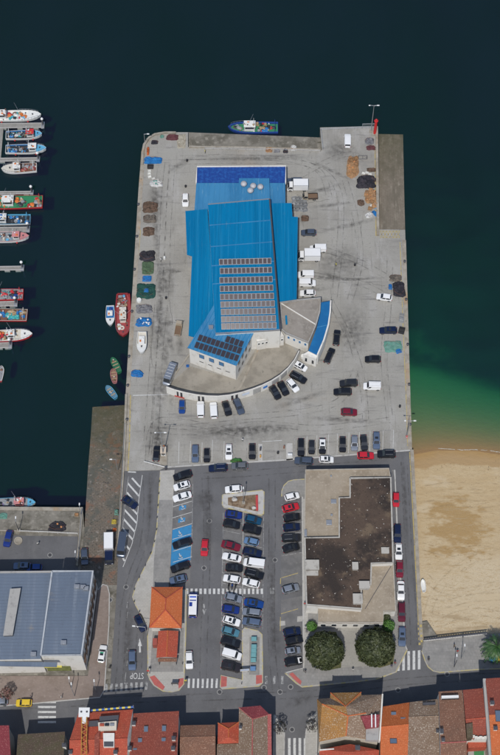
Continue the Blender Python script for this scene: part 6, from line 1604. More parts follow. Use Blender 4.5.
boat(15, 115.4, 1, 14.6, 3.7, WHT, WHT, WHT, 'long white fishing boat with teal and orange gear at the top pontoon', house=(-3.6, 3.0, 2.2, 2.2, WHT, WHT), fore=(.74, WHT), clutter=(TEAL_, ORG, BRN, SKY_, TEAL_, WHT, ORG, TAN, DRK, RED_, TEAL_), seed=1, fenders=2)
boat(24, 134.4, 2, 10.0, 3.0, WHT, DRK, WHT, 'blue and white boat with red cabin roof just below the top pontoon', house=(1.8, 2.4, 1.9, 2.0, WHT, RED_), fore=(.76, SKY_), clutter=(TEAL_, GRY, MID, DRK, WHT), seed=2, fenders=2, inner=MID)
boat(26, 148.6, 1, 11.2, 3.1, WHT, DRK, WHT, 'blue boat with white and red cabin, second below the top pontoon', house=(1.9, 2.5, 2.0, 2.1, WHT, WHT), fore=(.72, SKY_), clutter=(MID, GRY, DRK, SKY_, GRY), seed=3, fenders=2, inner=MID)
boat(19, 168, 183, 9.6, 3.2, WHT, BRN, WHT, 'white boat with rust-brown deck facing left', house=(.6, 2.2, 2.3, 2.1, WHT, WHT), fore=(.62, CRM), clutter=(BRN, (.30, .07, .06), (.30, .07, .06), GRY, BRN, CRM), seed=4, fenders=1)
boat(8, 202, 181, 18.6, 4.3, RED_, GRN, RED_, 'large red boat with green deck and orange gear', stern=.9, house=(0, 3.6, 2.6, 2.4, WHT, WHT), fore=(.68, RED_), clutter=(ORG, ORG, GRN, DRK, TAN, ORG, GRY, DRK, GRN, ORG, RED_, GRY, TAN), seed=5)
boat(6, 219.4, 181, 13.0, 3.2, WHT, DRK, SKY_, 'boat with sky blue rails and dark open deck', stern=.94, house=(1.0, 2.6, 2.2, 2.2, WHT, WHT), fore=(.74, SKY_), clutter=(MID, GRY, MID), seed=6, inner=SKY_)
boat(5, 236.8, 1, 12.8, 3.2, WHT, GRY, PNK, 'boat with rose pink foredeck', house=(3.1, 2.0, 1.9, 2.0, WHT, PNK), fore=(.76, PNK), clutter=(SKY_, BRN, DRK, GRY, CRM), seed=7, fenders=2)
boat(2, 294.4, 181, 11.0, 3.4, RED_, GRY, RED_, 'boat with red stern and turquoise box above the blue net boat', stern=.9, house=(1.5, 2.0, 2.0, 2.0, WHT, WHT), fore=(.75, WHT), clutter=(TEAL_, DBL, GRY, RED_, RED_, RED_, DBL), seed=8)
boat(3, 314.6, 179, 12.4, 3.6, RED_, BRN, CRM, 'boat heaped with blue nets on a tan deck', stern=.95, house=(3.6, 2.0, 2.2, 2.0, WHT, WHT), fore=(.8, CRM), clutter=(MID, MID, MID, TAN, TAN, TEAL_, MID, TEAL_, TAN, MID, TAN, TEAL_), seed=9)
boat(9, 335.2, 3, 12.0, 3.4, RED_, CRM, WHT, 'white boat with red rubbing strake and round bow', house=(.6, 2.2, 2.0, 2.1, WHT, WHT), fore=(.72, WHT), clutter=(RED_, ORG, RED_, TAN, DRK, ORG, RED_), seed=10)
boat(0.4, 373, 80, 4.2, 1.7, RED_, GRY, WHT, 'small red and grey boat at the left edge', house=None, clutter=(GRY, BRN), seed=11, free=.7, mast=False, name='dinghy')
boat(14, 503, 1, 10.4, 2.8, WHT, GRY, SKY_, 'boat with pink cabin and sky blue bow at the lower wharf', house=(1.4, 2.6, 1.8, 2.0, PNK, PNK), fore=(.78, SKY_), clutter=(DRK, GRY, (.14, .10, .28), DRK), seed=12)
boat(123.2, 315, 270, 12.8, 4.1, (.34, .03, .035), (.30, .055, .055), (.30, .03, .035), 'red trawler with tan wheelhouse moored at the west quay', stern=.84, bluff=4.5, railw=.22, house=(.4, 4.2, 1.9, 2.3, CRM, CRM), fore=(.86, (.30, .05, .05)), clutter=(BRN, SKY_, BRN, TAN, BRN, CRM, (.3, .05, .05), GRY, BRN, TAN, CRM), seed=13, group='boats at the quay')
boat(110.2, 315.4, 270, 5.9, 2.3, WHT, MID, WHT, 'small white launch with blue deck beside the red trawler', house=(-.2, 1.6, 1.4, 1.3, MID, WHT), fore=(.6, WHT), clutter=(DBL,), seed=14, free=.8, mast=False, name='launch', group='boats at the quay')
for u, v, a, L, B, hc, dc, lab, sd in ((115.6, 364.6, 118, 4.7, 1.8, GRN, (.03, .13, .07), 'green rowing boat, topmost of three small boats', 15), (113.8, 375.2, 98, 3.9, 1.7, PNK, (.22, .12, .09), 'salmon pink rowing boat in the middle of three small boats', 16), (111, 391.6, 128, 4.2, 1.75, SKY_, (.10, .20, .28), 'light blue rowing boat, lowest of three small boats', 17)):
    r0 = boat(u, v, a, L, B, hc, dc, hc, lab, stern=.7, clutter=(CRM, BRN), seed=sd, free=.62, mast=False, name='rowing_boat', group='small boats off the quay')
    for x in (-.9, .1, .95): mb = MB(); mb.box((x, 0, .42), (.24, B * .82 * (1 - .12 * abs(x)), .05)); mb.build('thwart', bmat(TAN), r0)
boat(253, 127.4, 180, 13.9, 4.0, DBL, (.03, .19, .085), DBL, 'blue-hulled trawler with green deck moored at the north quay', stern=.95, bluff=3.2, railw=.42, house=(1.0, 3.6, 2.5, 2.4, WHT, WHT), fore=(.9, DBL), clutter=(RED_, TAN, DRK, DRK, BRN, GRY, TAN, DRK, MID, DRK, DRK), seed=18, fenders=3, group='boats at the quay', inner=DBL)
r0 = boat(423.2, 585.6, 96, 3.1, 1.15, WHT, WHT, WHT, 'white skiff lying on the sand below the beach wall', stern=.7, seed=19, free=.5, mast=False, name='skiff', group='boats ashore')
p = P(423.2, 585.6, -.9); r0.location = (p.x, p.y, bed_z(p.x, p.y) + .28)
r0 = boat(141.8, 342.6, 268, 6.2, 2.5, WHT, CRM, WHT, 'white boat propped on the west quay between net piles', house=(-.3, 2.4, 1.6, 1.1, WHT, WHT), fore=(.55, WHT), seed=20, free=1.0, mast=False, name='boat_ashore', group='boats ashore')
p = P(141.8, 342.6, 1.4); r0.location = (p.x, p.y, .55)
mb = MB()
for x in (-1.8, 1.6):
    mb.box((x, 0, -.42), (.25, 1.2, .26))
    for s in (-1, 1): mb.tube((x, s * 1.0, -.55), (x, s * .8, .3), .06, n=6)
mb.build('cradle', mat('cradle_wood', (.20, .13, .08)), r0)

# ---- pontoon fingers with lamp posts
PONT = layered('pontoon_deck', (.30, .285, .26), [((.22, .21, .19), .8, .45, .66, U1), ((.15, .14, .13), 3, .55, .7, U1)], brick=(.25, 6, (.16, .15, .14), 0.02, .03, (.27, .26, .235)))
PFLOAT = mat('pontoon_float', (.42, .41, .39), rough=.8)
def finger(u0, u1, v0, v1, w, label, post=True):
    z = WATER + .55
    a, b_ = P(u0, v0, z), P(u1, v1, z)
    root = tag(empty('pontoon', a), label, 'pontoon', 'pontoon fingers')
    mb = MB(); strip(mb, [a, b_], w, z - .12, z); on(root, mb.build('deck', PONT))
    d = (b_ - a).normalized(); q = Vector((-d.y, d.x, 0))
    for s in (-1, 1): mb = MB(); strip(mb, [a + q * s * (w / 2 - .1), b_ + q * s * (w / 2 - .1)], .16, z + .002, z + .10); on(root, mb.build('edge_rail', PFLOAT))
    for k in range(4):
        c_ = a.lerp(b_, (k + .5) / 4); mb = MB(); mb.box((c_.x, c_.y, WATER - .05), (1.4, w - .1, .9), math.atan2(d.y, d.x)); on(root, mb.build('float', PFLOAT))
    c_ = b_ - d * .3; mb = MB(); mb.box((c_.x, c_.y, z + .03), (.9, w + .7, .1), math.atan2(d.y, d.x)); on(root, mb.build('end_collar', METAL))
    if post:
        mb = MB(); mb.tube((c_.x, c_.y + .2, WATER - 4), (c_.x, c_.y + .2, z + 2.4), .26, n=10); on(root, mb.build('pile', METAL_D))
        mb = MB(); mb.lathe((c_.x, c_.y + .2, z + 2.4), [(.36, 0), (.4, .12), (.3, .4), (.08, .62)], 12); on(root, mb.build('pile_cap', FRAME_W))
    return root
finger(-20, 44, 126, 125.2, 1.7, 'long pontoon finger under the long white boat')
finger(-20, 39.4, 160, 159.2, 1.2, 'pontoon finger above the white boat facing left')
finger(-20, 33, 193, 192.6, 1.0, 'pontoon finger above the large red boat')
finger(-20, 29.4, 229.6, 229.2, 1.5, 'pontoon finger above the pink-bowed boat')
finger(-20, 23.6, 268.6, 268, 1.3, 'empty pontoon finger with no boat alongside')
finger(-20, 17, 304.6, 303.4, 1.5, 'pontoon finger above the blue net boat')
finger(-20, 11.6, 346, 345, 1.6, 'pontoon finger below the white boat with red strake')
z = WATER + .55; a, b_ = P(1, 128, z), P(-1.6, 158, z)
root = tag(empty('pontoon_walkway', a), 'walkway joining the two upper pontoon fingers at the left edge', 'walkway')
mb = MB(); strip(mb, [a, b_], 1.4, z - .1, z - .01); on(root, mb.build('deck', PONT))
mb = MB(); strip(mb, [a, b_], 1.0, WATER - .5, z - .11); on(root, mb.build('float', PFLOAT))
# ================================================================== gear on the quay
def net_m(name, c, d):
    return layered('gear_' + name, c, [(d, 1.1, .42, .62, U1), (tuple(x * 1.5 for x in c), 2.6, .56, .70, U1), (tuple(x * .4 for x in c), 4.0, .58, .68, U1)], bump=1.0, bump_scale=6, bump_dist=.15)
def pile(u, v, w, h, m, label, seed, height=.9, ang=0, name='net_pile', cat='net pile', group='nets and tarpaulins on the quay', square=.5, z=0.0, extra=None):
    """an uneven heap: a lumpy sheet over the ground, w x h plan pixels"""
    s0 = 4.0 * (1 + .000377 * (v - 377)); W, D = w / s0, h / s0 / .84
    p = P(u, v, z + height * .4); root = tag(empty(name, (p.x, p.y, z), heading(u, v, ang)), label, cat, group)
    n = 34; mb = MB(); V = []
    for j in range(n + 1):
        for i in range(n + 1):
            x, y = i / n * 2 - 1, j / n * 2 - 1
            # squircle outline with a ragged edge
            r = (abs(x) ** (2 + 4 * square) + abs(y) ** (2 + 4 * square)) ** (1 / (2 + 4 * square))
            a = math.atan2(y, x)
            rag = 1 + (.26 - .16 * square) * mnoise.noise(Vector((math.cos(a) * 1.9, math.sin(a) * 1.9, seed * 5.3))) + .07 * mnoise.noise(Vector((math.cos(a) * 6, math.sin(a) * 6, seed * 2.3)))
            k = max(0, 1 - r / 1.0)
            hh = height * min(1, k * (2.2 + 2.5 * square)) ** .7 * (.70 + .55 * mnoise.noise(Vector((x * 2.1 + seed, y * 2.1, seed * 2)))) + .26 * height * mnoise.noise(Vector((x * 6, y * 6, seed))) * min(1, k * 6) + .12 * height * mnoise.noise(Vector((x * 13, y * 13, seed)))* min(1, k * 6)
            V.append((x * W / 2 * rag, y * D / 2 * rag, max(hh, .0) + .012 if k > 0 else -.03))
    mb.v = V
    for j in range(n):
        for i in range(n): mb.f.append((j * (n + 1) + i, j * (n + 1) + i + 1, (j + 1) * (n + 1) + i + 1, (j + 1) * (n + 1) + i)); mb.m.append(0)
    mb.build('heap', m, root, True)
    random.seed(seed)
    if extra:
        for k in range(extra[1]):
            x, y = random.uniform(-.36, .36) * W, random.uniform(-.36, .36) * D; q = MB(); rr = random.uniform(.16, .3)
            q.blob((x, y, height * .75), rr, (1, 1, .7), 9, 6, .1, k); q.build('float', extra[0], root, True)
    mb = MB(); a0 = random.random() * 6
    pts = [Vector((W * .42 * math.cos(a0 + k * .35) * (1 + .2 * math.sin(k * 1.7)), D * .42 * math.sin(a0 + k * .35), height * .78 + .05 * math.sin(k))) for k in range(9)]
    for A, B in zip(pts, pts[1:]): mb.tube(A, B, .03, n=5)
    mb.build('rope', bmat(BRN), root)
    return root
N_BLACK = net_m('black', (.022, .022, .028), (.045, .04, .05)); N_BROWN = net_m('brown', (.13, .085, .06), (.07, .05, .035)); N_GREYB = net_m('greybrown', (.16, .135, .11), (.085, .075, .065))
N_GREEN = net_m('green', (.085, .135, .075), (.06, .10, .055)); N_DGREEN = net_m('deepgreen', (.015, .06, .052), (.02, .085, .06)); N_BLUE = net_m('blue', (.015, .12, .34), (.02, .17, .42))
N_MAROON = net_m('maroon', (.12, .045, .05), (.08, .03, .035)); N_GREY = net_m('grey', (.19, .19, .20), (.12, .12, .13)); N_TAN = net_m('tan', (.35, .21, .11), (.27, .15, .08)); N_TEAL = net_m('teal', (.10, .24, .19), (.15, .28, .23)); N_PALE = net_m('pale', (.36, .33, .26), (.28, .25, .19)); N_WHITE = net_m('white', (.55, .55, .53), (.42, .42, .41)); N_ORANGE = net_m('orange', (.50, .13, .04), (.4, .1, .03))
pile(153, 160, 18, 6.5, N_BLUE, 'bright blue tarpaulin heap near the rounded quay corner', 1, .9, name='tarpaulin', cat='tarpaulin', square=1)
pile(154.6, 142, 7, 4, N_BLACK, 'small dark net pile just inside the rounded quay corner', 2, .6)
pile(162, 136.2, 4, 3.4, N_TEAL, 'little turquoise net bundle at the rounded quay corner', 3, .4)
pile(172.4, 137, 12, 5.6, N_MAROON, 'maroon net pile at the north edge, left end', 4, .8)
pile(181.4, 141, 9, 15, N_PALE, 'flat pale tan net laid out at the north edge', 5, .15, square=1)
pile(150, 206.6, 15, 10.5, N_BROWN, 'brown net heap at the top of the west quay row', 6, 1.1)
pile(149.6, 218.4, 13.4, 8, N_GREYB, 'grey-brown net heap under the brown one', 7, .9)
pile(148.6, 231, 11.4, 9, N_BROWN, 'rusty net heap alone below the grey-brown one', 8, .6)
pile(147.4, 255.4, 16, 10.6, N_BLACK, 'black tarpaulin heap on the west quay', 9, 1.2, name='tarpaulin', cat='tarpaulin')
pile(148, 267.6, 12, 13, N_GREEN, 'moss green net folded in a rectangle', 10, .5, square=1)
pile(147, 278.4, 9.4, 6, N_BLUE, 'blue tarpaulin square between two green nets', 11, .4, name='tarpaulin', cat='tarpaulin', square=1)
pile(146, 290.6, 18.6, 14.6, N_DGREEN, 'dark green net with teal border and blue middle', 12, .7, square=.8)
pile(146.4, 290, 5, 3.6, N_BLUE, 'small blue heap on top of the dark green net', 13, .5, z=.55)
pile(144.2, 308.6, 16, 8.6, N_GREY, 'grey net heap above the blue floats', 14, .8, square=.8)
pile(143.8, 321.4, 15, 9, N_BLUE, 'blue net heap with white floats above the propped boat', 15, .9, extra=(mat('float_white', (.62, .62, .6)), 9))
pile(137.2, 373.2, 12.4, 6.2, N_BLUE, 'blue tarpaulin over a small dinghy on the west quay', 16, .8, ang=-6, name='tarpaulin', cat='tarpaulin')
pile(156, 183, 13, 7, N_WHITE, 'jumble of white boxes and net below the blue tarpaulin', 17, .7, square=.3, extra=(mat('float_green', (.10, .26, .22)), 5))
pile(148, 150.6, 2.6, 8, N_ORANGE, 'orange net roll by the rounded corner', 18, .8)
pile(352.6, 166.6, 12.4, 22, N_TAN, 'long tan net heap in the middle of the north-east corner', 19, .7, square=.2, extra=(mat('float_orange', (.5, .22, .08)), 8))
pile(371, 147.4, 9, 4.4, N_MAROON, 'maroon net bundle by the red post', 20, .7)
pile(369.6, 140.8, 9, 7, N_GREY, 'pile of grey mesh by the tall lamp post', 21, .5)
pile(366.4, 181, 18.4, 12.4, N_BLACK, 'black tarpaulin heap beside the boat ramp wall', 22, 1.5, name='tarpaulin', cat='tarpaulin')
pile(371, 196, 12, 14, N_TAN, 'tan net heap under the black tarpaulin', 23, .8, extra=(mat('float_orange', (.5, .22, .08)), 6))
pile(371.6, 169.4, 9, 4, N_BROWN, 'brown net roll beside the ramp wall', 24, .6)
pile(376, 205.4, 4, 7, net_m('paleblue', (.18, .30, .44), (.12, .22, .36)), 'pale blue plastic sheet by the ramp wall', 25, .6, name='tarpaulin', cat='tarpaulin')
pile(375.2, 213.2, 4, 6.4, N_BLUE, 'deep blue plastic sheet by the ramp wall', 26, .6, ang=30, name='tarpaulin', cat='tarpaulin')
pile(369.4, 214.6, 8, 5, N_WHITE, 'white plastic sheet beside the blue ones', 27, .6, ang=28, name='tarpaulin', cat='tarpaulin')
pile(361, 202.4, 7, 6, N_BROWN, 'brown net bundle left of the tan net heap', 28, .7)
pile(399, 288.6, 12.6, 15, N_BLACK, 'square black net pile on the east quay', 29, 1.0, square=.9)
pile(390.4, 286.6, 4, 5.4, N_BLUE, 'small blue bundle left of the square black pile', 30, .5)
pile(395.4, 277.6, 12, 6.6, N_GREYB, 'grey-brown rope heap above the square black pile', 31, .5)
pile(393, 346.4, 18, 11.4, N_TEAL, 'grey-green net spread on the east quay', 32, .3, square=.8)
pile(398.6, 350.8, 6, 4, N_BLUE, 'blue bundle on the corner of the grey-green net', 33, .5, z=.1, ang=20)
pile(305, 218, 8, 6, N_BROWN, 'dark rope heap beside the east wing', 34, .5)
pile(57, 526, 17, 8, N_BLACK, 'black tarpaulin heap with orange patch on the wharf', 35, 1.1, name='tarpaulin', cat='tarpaulin', extra=(mat('float_orange', (.5, .22, .08)), 2))
pile(3, 515.6, 9, 6, N_TEAL, 'pale green net at the left end of the wharf', 36, .3)
pile(116.4, 512, 4, 5, N_TEAL, 'pale green bundle by the slipway wall', 37, .6)
pile(114, 521.4, 5, 4, net_m('yellow', (.45, .36, .06), (.36, .28, .05)), 'yellow bundle by the slipway wall', 38, .5)
pile(114.4, 529.6, 4, 3.4, N_ORANGE, 'orange bundle by the slipway wall', 39, .4)
pile(236.4, 460.6, 12, 3.4, layered('hedge_green', (.03, .12, .03), [((.05, .17, .04), 2, .45, .6, U1)], bump=1), 'strip of green hedge above the grey car', 40, .8, name='hedge', cat='hedge', group='greenery')

pile(269, 149.4, 7, 5, N_TAN, 'tan net bundle on the kerb above the lower berth', 41, .7)
pile(285.4, 150.4, 5, 4.6, N_BLACK, 'round dark net bundle on the kerb above the lower berth', 42, .7)
pile(277, 150, 6, 5, N_GREY, 'grey net bundle between tan and dark bundles', 43, .5)
pile(293.6, 147.6, 6, 5, N_WHITE, 'whitish bundle at the right end of the lower berth kerb', 44, .7)
# ---- wooden crates and fish boxes
WOOD = mat('crate_wood', (.34, .20, .10), rough=.85, obj_var=.3, var=.25); PLASW = mat('fishbox_white', (.60, .60, .57), rough=.6, obj_var=.1); PLASG = mat('fishbox_grey', (.26, .27, .28), rough=.6, obj_var=.2)
def crate_mesh(w, d, h, m):
    mb = MB()
    for k in range(3):
        z = h * (k + .5) / 3
        for s in (-1, 1): mb.box((0, s * (d / 2 - .02), z), (w, .04, h / 3 - .03)); mb.box((s * (w / 2 - .02), 0, z), (.04, d - .08, h / 3 - .03))
    mb.box((0, 0, .03), (w - .06, d - .06, .05))
    for a in (-1, 1):
        for b_ in (-1, 1): mb.box((a * (w / 2 - .06), b_ * (d / 2 - .06), h / 2), (.07, .07, h))
    return mb.mesh('crate', m)
CW, CP, CG = crate_mesh(1.1, .9, .6, WOOD), crate_mesh(.9, .6, .35, PLASW), crate_mesh(1.2, 1.0, .9, PLASG)
ORD = ('first', 'second', 'third', 'fourth', 'fifth', 'sixth', 'seventh', 'eighth', 'ninth', 'tenth', 'eleventh', 'twelfth')
def crates(me, spots, label, group, name='crate', seed=0, z=0.0, cat='crate'):
    random.seed(seed); base = label
    for i, q in enumerate(sorted(spots, key=lambda t: t[1])):
        if len(spots) > 1: label = ORD[i] + ' from the north: ' + base
        u, v = q[:2]; zz = z + (q[2] if len(q) > 2 else 0); p = P(u, v, zz + .3)
        o = link(name, me, None, (p.x, p.y, zz), random.uniform(-.5, .5)); tag(o, label, cat, group)
random.seed(77)
crates(CW, [(348 + random.uniform(0, 10), 158 + k * 2.0) for k in range(9)], 'wooden crate in the long tan heap of the north-east corner', 'crates in the north-east heap', seed=2, z=.35)
crates(CW, [(364.6 + random.uniform(0, 10), 190 + k * 2.3) for k in range(9)], 'wooden crate beside the ramp wall below the black tarpaulin', 'crates beside the ramp wall', seed=3, z=.4)
crates(CP, [(363.6, 173), (367, 172.4), (370, 174), (374.6, 196.6), (372, 205.6)], 'white fish box near the ramp wall', 'white fish boxes near the ramp wall', name='fish_box', seed=4, cat='fish box')
crates(CP, [(149.4, 170.6), (149.2, 173.4), (149.6, 176.4), (153.4, 178.4), (157, 180), (160, 182)], 'white fish box below the blue tarpaulin at the north-west', 'white fish boxes at the north-west', name='fish_box', seed=5, cat='fish box')
crates(CG, [(294 + 3.6 * i, 199 + 5.0 * j + i * .3) for i in range(4) for j in range(3)], 'grey mesh cage stacked beside the north end of the east wing', 'grey cages beside the east wing', name='mesh_cage', seed=6, cat='cage')
crates(CG, [(401.4, 320.6), (401.6, 316.4)], 'grey locker above the black crate on the east quay', 'grey lockers on the east quay', name='locker', seed=7, cat='locker')
crates(crate_mesh(1.5, 1.5, 1.1, mat('black_crate', (.03, .03, .034), rough=.7)), [(401.6, 331)], 'black crate touching the dark estate car', 'black gear boxes', seed=8)
crates(crate_mesh(1.6, 1.1, .8, mat('black_crate2', (.035, .033, .036), rough=.7)), [(150.4, 166.8)], 'black crate between blue tarpaulin and white boxes', 'black gear boxes', seed=9)
crates(crate_mesh(.7, .5, .6, mat('blue_crate', (.03, .14, .40), rough=.6)), [(187.6, 366)], 'blue crate at the west corner of the office', 'blue gear boxes', seed=10)
crates(crate_mesh(.9, .7, .5, WOOD), [(76.6, 514.6)], 'brown crate at the end of the wharf', 'crates on the wharf', seed=12)
# open steel frame
fr_ = tag(empty('steel_frame', P(362.6, 157.6)), 'empty dark steel frame lying on the quay beside the tan heap', 'frame')
q = [P(358.4, 155.8), P(367, 155.8), P(367, 159.2), P(358.4, 159.2)]
for k in range(4): mb = MB(); mb.tube(q[k] + Vector((0, 0, .12)), q[(k + 1) % 4] + Vector((0, 0, .12)), .09, n=6); on(fr_, mb.build('bar', METAL_D))
mb = MB(); mb.tube(q[0].lerp(q[1], .5) + Vector((0, 0, .12)), q[3].lerp(q[2], .5) + Vector((0, 0, .12)), .06, n=6); on(fr_, mb.build('bar', METAL_D))
# white drums, round tank
def drum(u, v, r, h, m, label, name='drum'):
    p = P(u, v, h); root = tag(empty(name, (p.x, p.y, 0)), label, name, 'small bollards on the apron' if name == 'bollard' else 'drums and tanks')
    mb = MB(); mb.lathe((0, 0, .0), [(r * .95, 0), (r, .05), (r, h * .32), (r * 1.04, h * .34), (r, h * .36), (r, h * .66), (r * 1.04, h * .68), (r, h * .7), (r, h - .05), (r * .95, h)], 16); mb.build('shell', m, root)
    mb = MB(); mb.lathe((0, 0, h), [(r * .85, -.02), (r * .85, .04), (r * .2, .06), (r * .2, .1)], 14); mb.build('lid', m, root)
drum(139, 299.4, .6, .9, mat('drum_white', (.66, .66, .63)), 'white round drum beside the dark green net')
drum(303.4, 355.6, .62, 1.1, mat('drum_white', (.66, .66, .63)), 'white round tank by the end of the gallery', 'tank')
drum(164.4, 257, .3, .9, mat('drum_white', (.66, .66, .63)), 'small white drum right of the black tarpaulin')
for u, v, lab in ((187, 159.6, 'by the north lane'), (185.6, 185.4, 'above the white hatchback'), (400, 405.6, 'on the south-east apron'), (355, 264, 'in the middle of the east apron'), (278, 452, 'in the empty bay by the south kerb'), (166, 297, 'west of the market hall')):
    drum(u, v, .28, .7, BLACKP, 'small black bollard ' + lab, 'bollard')

# ---- mooring bollards and bins along the quay
def mooring(u, v, label, z=0.0):
    p = P(u, v, z); mb = MB(); mb.lathe((p.x, p.y, z + .03), [(.28, 0), (.2, .1), (.18, .35), (.34, .42), (.34, .52), (.15, .58)], 12)
    o = mb.build('mooring_bollard', METAL_D, smooth=True); tag(o, label, 'bollard', 'mooring bollards on the quay edge')
for u, v in ((138.4, 205), (137, 237), (134.6, 270), (132, 312), (129, 357), (127.8, 386), (127, 420), (404.6, 262), (406, 300), (407.6, 345), (409, 385), (410, 425)):
    i = (205, 237, 270, 312, 357, 386, 420).index(v) if u < 200 else (262, 300, 345, 385, 425).index(v)
    mooring(u, v, ORD[i] + ' iron mooring bollard from the north on the %s quay edge' % ('west' if u < 200 else 'east'))
def mast_lamp(u, v, H, label, heads=2, base=True, z=0.0, gp='lamp posts', arm=.9, ang=0, colr=None):
    p = P(u, v, z); root = tag(empty('lamp_post', p, heading(u, v, ang)), label, 'lamp post', gp)
    mb = MB(); mb.tube((0, 0, 0), (0, 0, H), .15 if H > 7 else .09, .07, 10); mb.build('pole', colr or METAL, root)
    if base: mb = MB(); mb.box((0, 0, .25), (.8, .8, .5)); mb.build('base', CONC_EDGE, root)
    for k in range(heads):
        s = 1 if k == 0 else -1
        mb = MB(); mb.tube((0, 0, H - .1), (s * arm, 0, H + .05), .05, n=6); a_ = mb.build('arm', METAL, root)
        mb = MB(); mb.hexa([(s * arm - .1, -.16, H - .02), (s * arm + s * .55, -.14, H), (s * arm + s * .55, .14, H), (s * arm - .1, .16, H - .02)][::s], [(s * arm - .1, -.13, H + .13), (s * arm + s * .5, -.11, H + .11), (s * arm + s * .5, .11, H + .11), (s * arm - .1, .13, H + .13)][::s]); mb.build('lamp_head', FRAME_W, a_)
    return root
mast_lamp(163.4, 456.4, 13, 'tall two-headed lamp post by the barrier booth')
mast_lamp(371, 131.6, 11.2, 'tall two-headed lamp post at the north-east corner')
r0 = mast_lamp(145, 143.6, 4.2, 'short lamp post on the rounded quay corner', 1, False)
mast_lamp(406.6, 437.4, 9, 'lamp post with red and white foot by the beach end of the quay', 2, False)
for k in range(3): mb = MB(); p = P(406.6, 437.4); mb.tube((p.x, p.y, .02 + k * .3), (p.x, p.y, .3 + k * .3), .24, n=12); o = mb.build('foot_band', mat('band_red', (.55, .03, .03)) if k % 2 == 0 else FRAME_W); tag(o); on(bpy.data.objects[[x.name for x in bpy.data.objects if x.get('label') == 'lamp post with red and white foot by the beach end of the quay'][0]], o)
mast_lamp(117.6, 470, 6, 'lamp post leaning over the slipway wall', 1, False, ang=180)
mast_lamp(147, 636.4, 6.5, 'lamp post with long arm by the pavilion kerb', 1, False, ang=175, arm=2.4)
mast_lamp(461, 659, 6.5, 'lamp post in the middle of the seafront plaza', 1, False, ang=90)
mast_lamp(454, 667, 5, 'slim dark lamp post at the plaza kerb', 1, False, ang=90, colr=METAL_D)
mast_lamp(77, 562.6, 4, 'lamp post at the wharf end beside the slate blue hatchback', 1, False, ang=90)
mast_lamp(74.6, 696.4, 6, 'lamp post on the warehouse pavement near the kerb', 1, False, ang=95)
mast_lamp(71.4, 688, 4, 'dark signpost beside the pavement lamp', 1, False, ang=95, colr=METAL_D, gp='sign posts')
mast_lamp(96.6, 692, 5, 'lamp post at the corner of the warehouse pavement', 1, False, ang=95)
mast_lamp(243.4, 503.4, 6.5, 'lamp post standing in the planter island', 1, True, ang=90)
mast_lamp(81.4, 516, 4.5, 'lamp post at the inner end of the wharf', 1, False, ang=90)
mast_lamp(19, 531, 5.5, 'dark lamp post on the wharf above the round kerb', 1, True, ang=90, colr=METAL_D)
# red beacon at the quay corner
p = P(374.6, 134); bc = tag(empty('beacon', p), 'tall red harbour beacon column at the north-east corner', 'beacon')
RB = mat('beacon_red', (.50, .02, .02), rough=.5)
mb = MB(); mb.tube((0, 0, 0), (0, 0, 5.6), .42, .36, 14); mb.build('column', RB, bc)
mb = MB(); mb.lathe((0, 0, 5.6), [(.5, 0), (.55, .15), (.3, .2), (.26, .7), (.1, .85)], 14); mb.build('lantern', RB, bc)
mb = MB(); mb.box((0, 0, .2), (1.3, 1.3, .4)); mb.build('foot', CONC_EDGE, bc)
# barrier booth by the quay entrance
p = P(163.6, 455); bo = tag(empty('barrier_booth', (p.x, p.y, 0)), 'white and orange barrier booth beside the waiting black car', 'booth')
mb = MB(); mb.box((0, 0, .12), (1.8, 5.4, .24)); mb.build('island', CONC_EDGE, bo)
mb = MB(); mb.box((0, .3, 1.15), (1.1, 1.5, 1.9)); mb.build('cabin', FRAME_W, bo)
mb = MB(); mb.box((0, .3, 2.15), (1.4, 1.8, .12)); mb.build('roof', mat('booth_roof', (.5, .42, .33)), bo)
mb = MB(); mb.box((0, -.48, 1.45), (.8, .05, .8)); mb.build('window', GLASS, bo)
mb = MB(); mb.box((.1, 1.7, .8), (.45, .45, 1.1)); mb.build('orange_post', bmat(ORG), bo)
a, b_ = P(144, 463), P(166, 469); br = tag(empty('lane_barrier', b_), 'white barrier arm across the quay entrance lane', 'barrier')
mb = MB(); mb.tube((a.x, a.y, 1.0), (b_.x, b_.y, 1.0), .07, n=8); on(br, mb.build('arm', FRAME_W))
mb = MB(); mb.box((b_.x, b_.y, .55), (.5, .5, 1.1)); on(br, mb.build('housing', METAL_D))
p = P(260.4, 452.6); bo = tag(empty('meter_island', (p.x, p.y, 0)), 'pale kerbed strip with orange meter post in the quay bays', 'meter')
mb = MB(); mb.box((0, 0, .08), (1.0, 4.6, .16)); mb.build('strip', KERB, bo)
mb = MB(); mb.box((0, .6, .8), (.4, .4, 1.3)); mb.build('post', METAL_D, bo)
mb = MB(); mb.box((0, -1.2, .5), (.35, .5, .7)); mb.build('orange_box', mat('meter_orange', (.5, .26, .05)), bo)
p = P(289.4, 453); bo = tag(empty('machine', (p.x, p.y, 0)), 'pale kerbed strip with white machine left of the black cars', 'meter')
mb = MB(); mb.box((0, .3, .06), (1.6, 4.6, .12)); mb.build('strip', KERB, bo)
mb = MB(); mb.box((.1, -1.0, .75), (1.1, .5, 1.3)); mb.build('cabinet', FRAME_W, bo)
mb = MB(); mb.tube((-1.3, 1.3, 0), (-1.3, 1.3, 1.2), .18, n=8); mb.build('post', mat('rust_post', (.25, .10, .06)), bo)

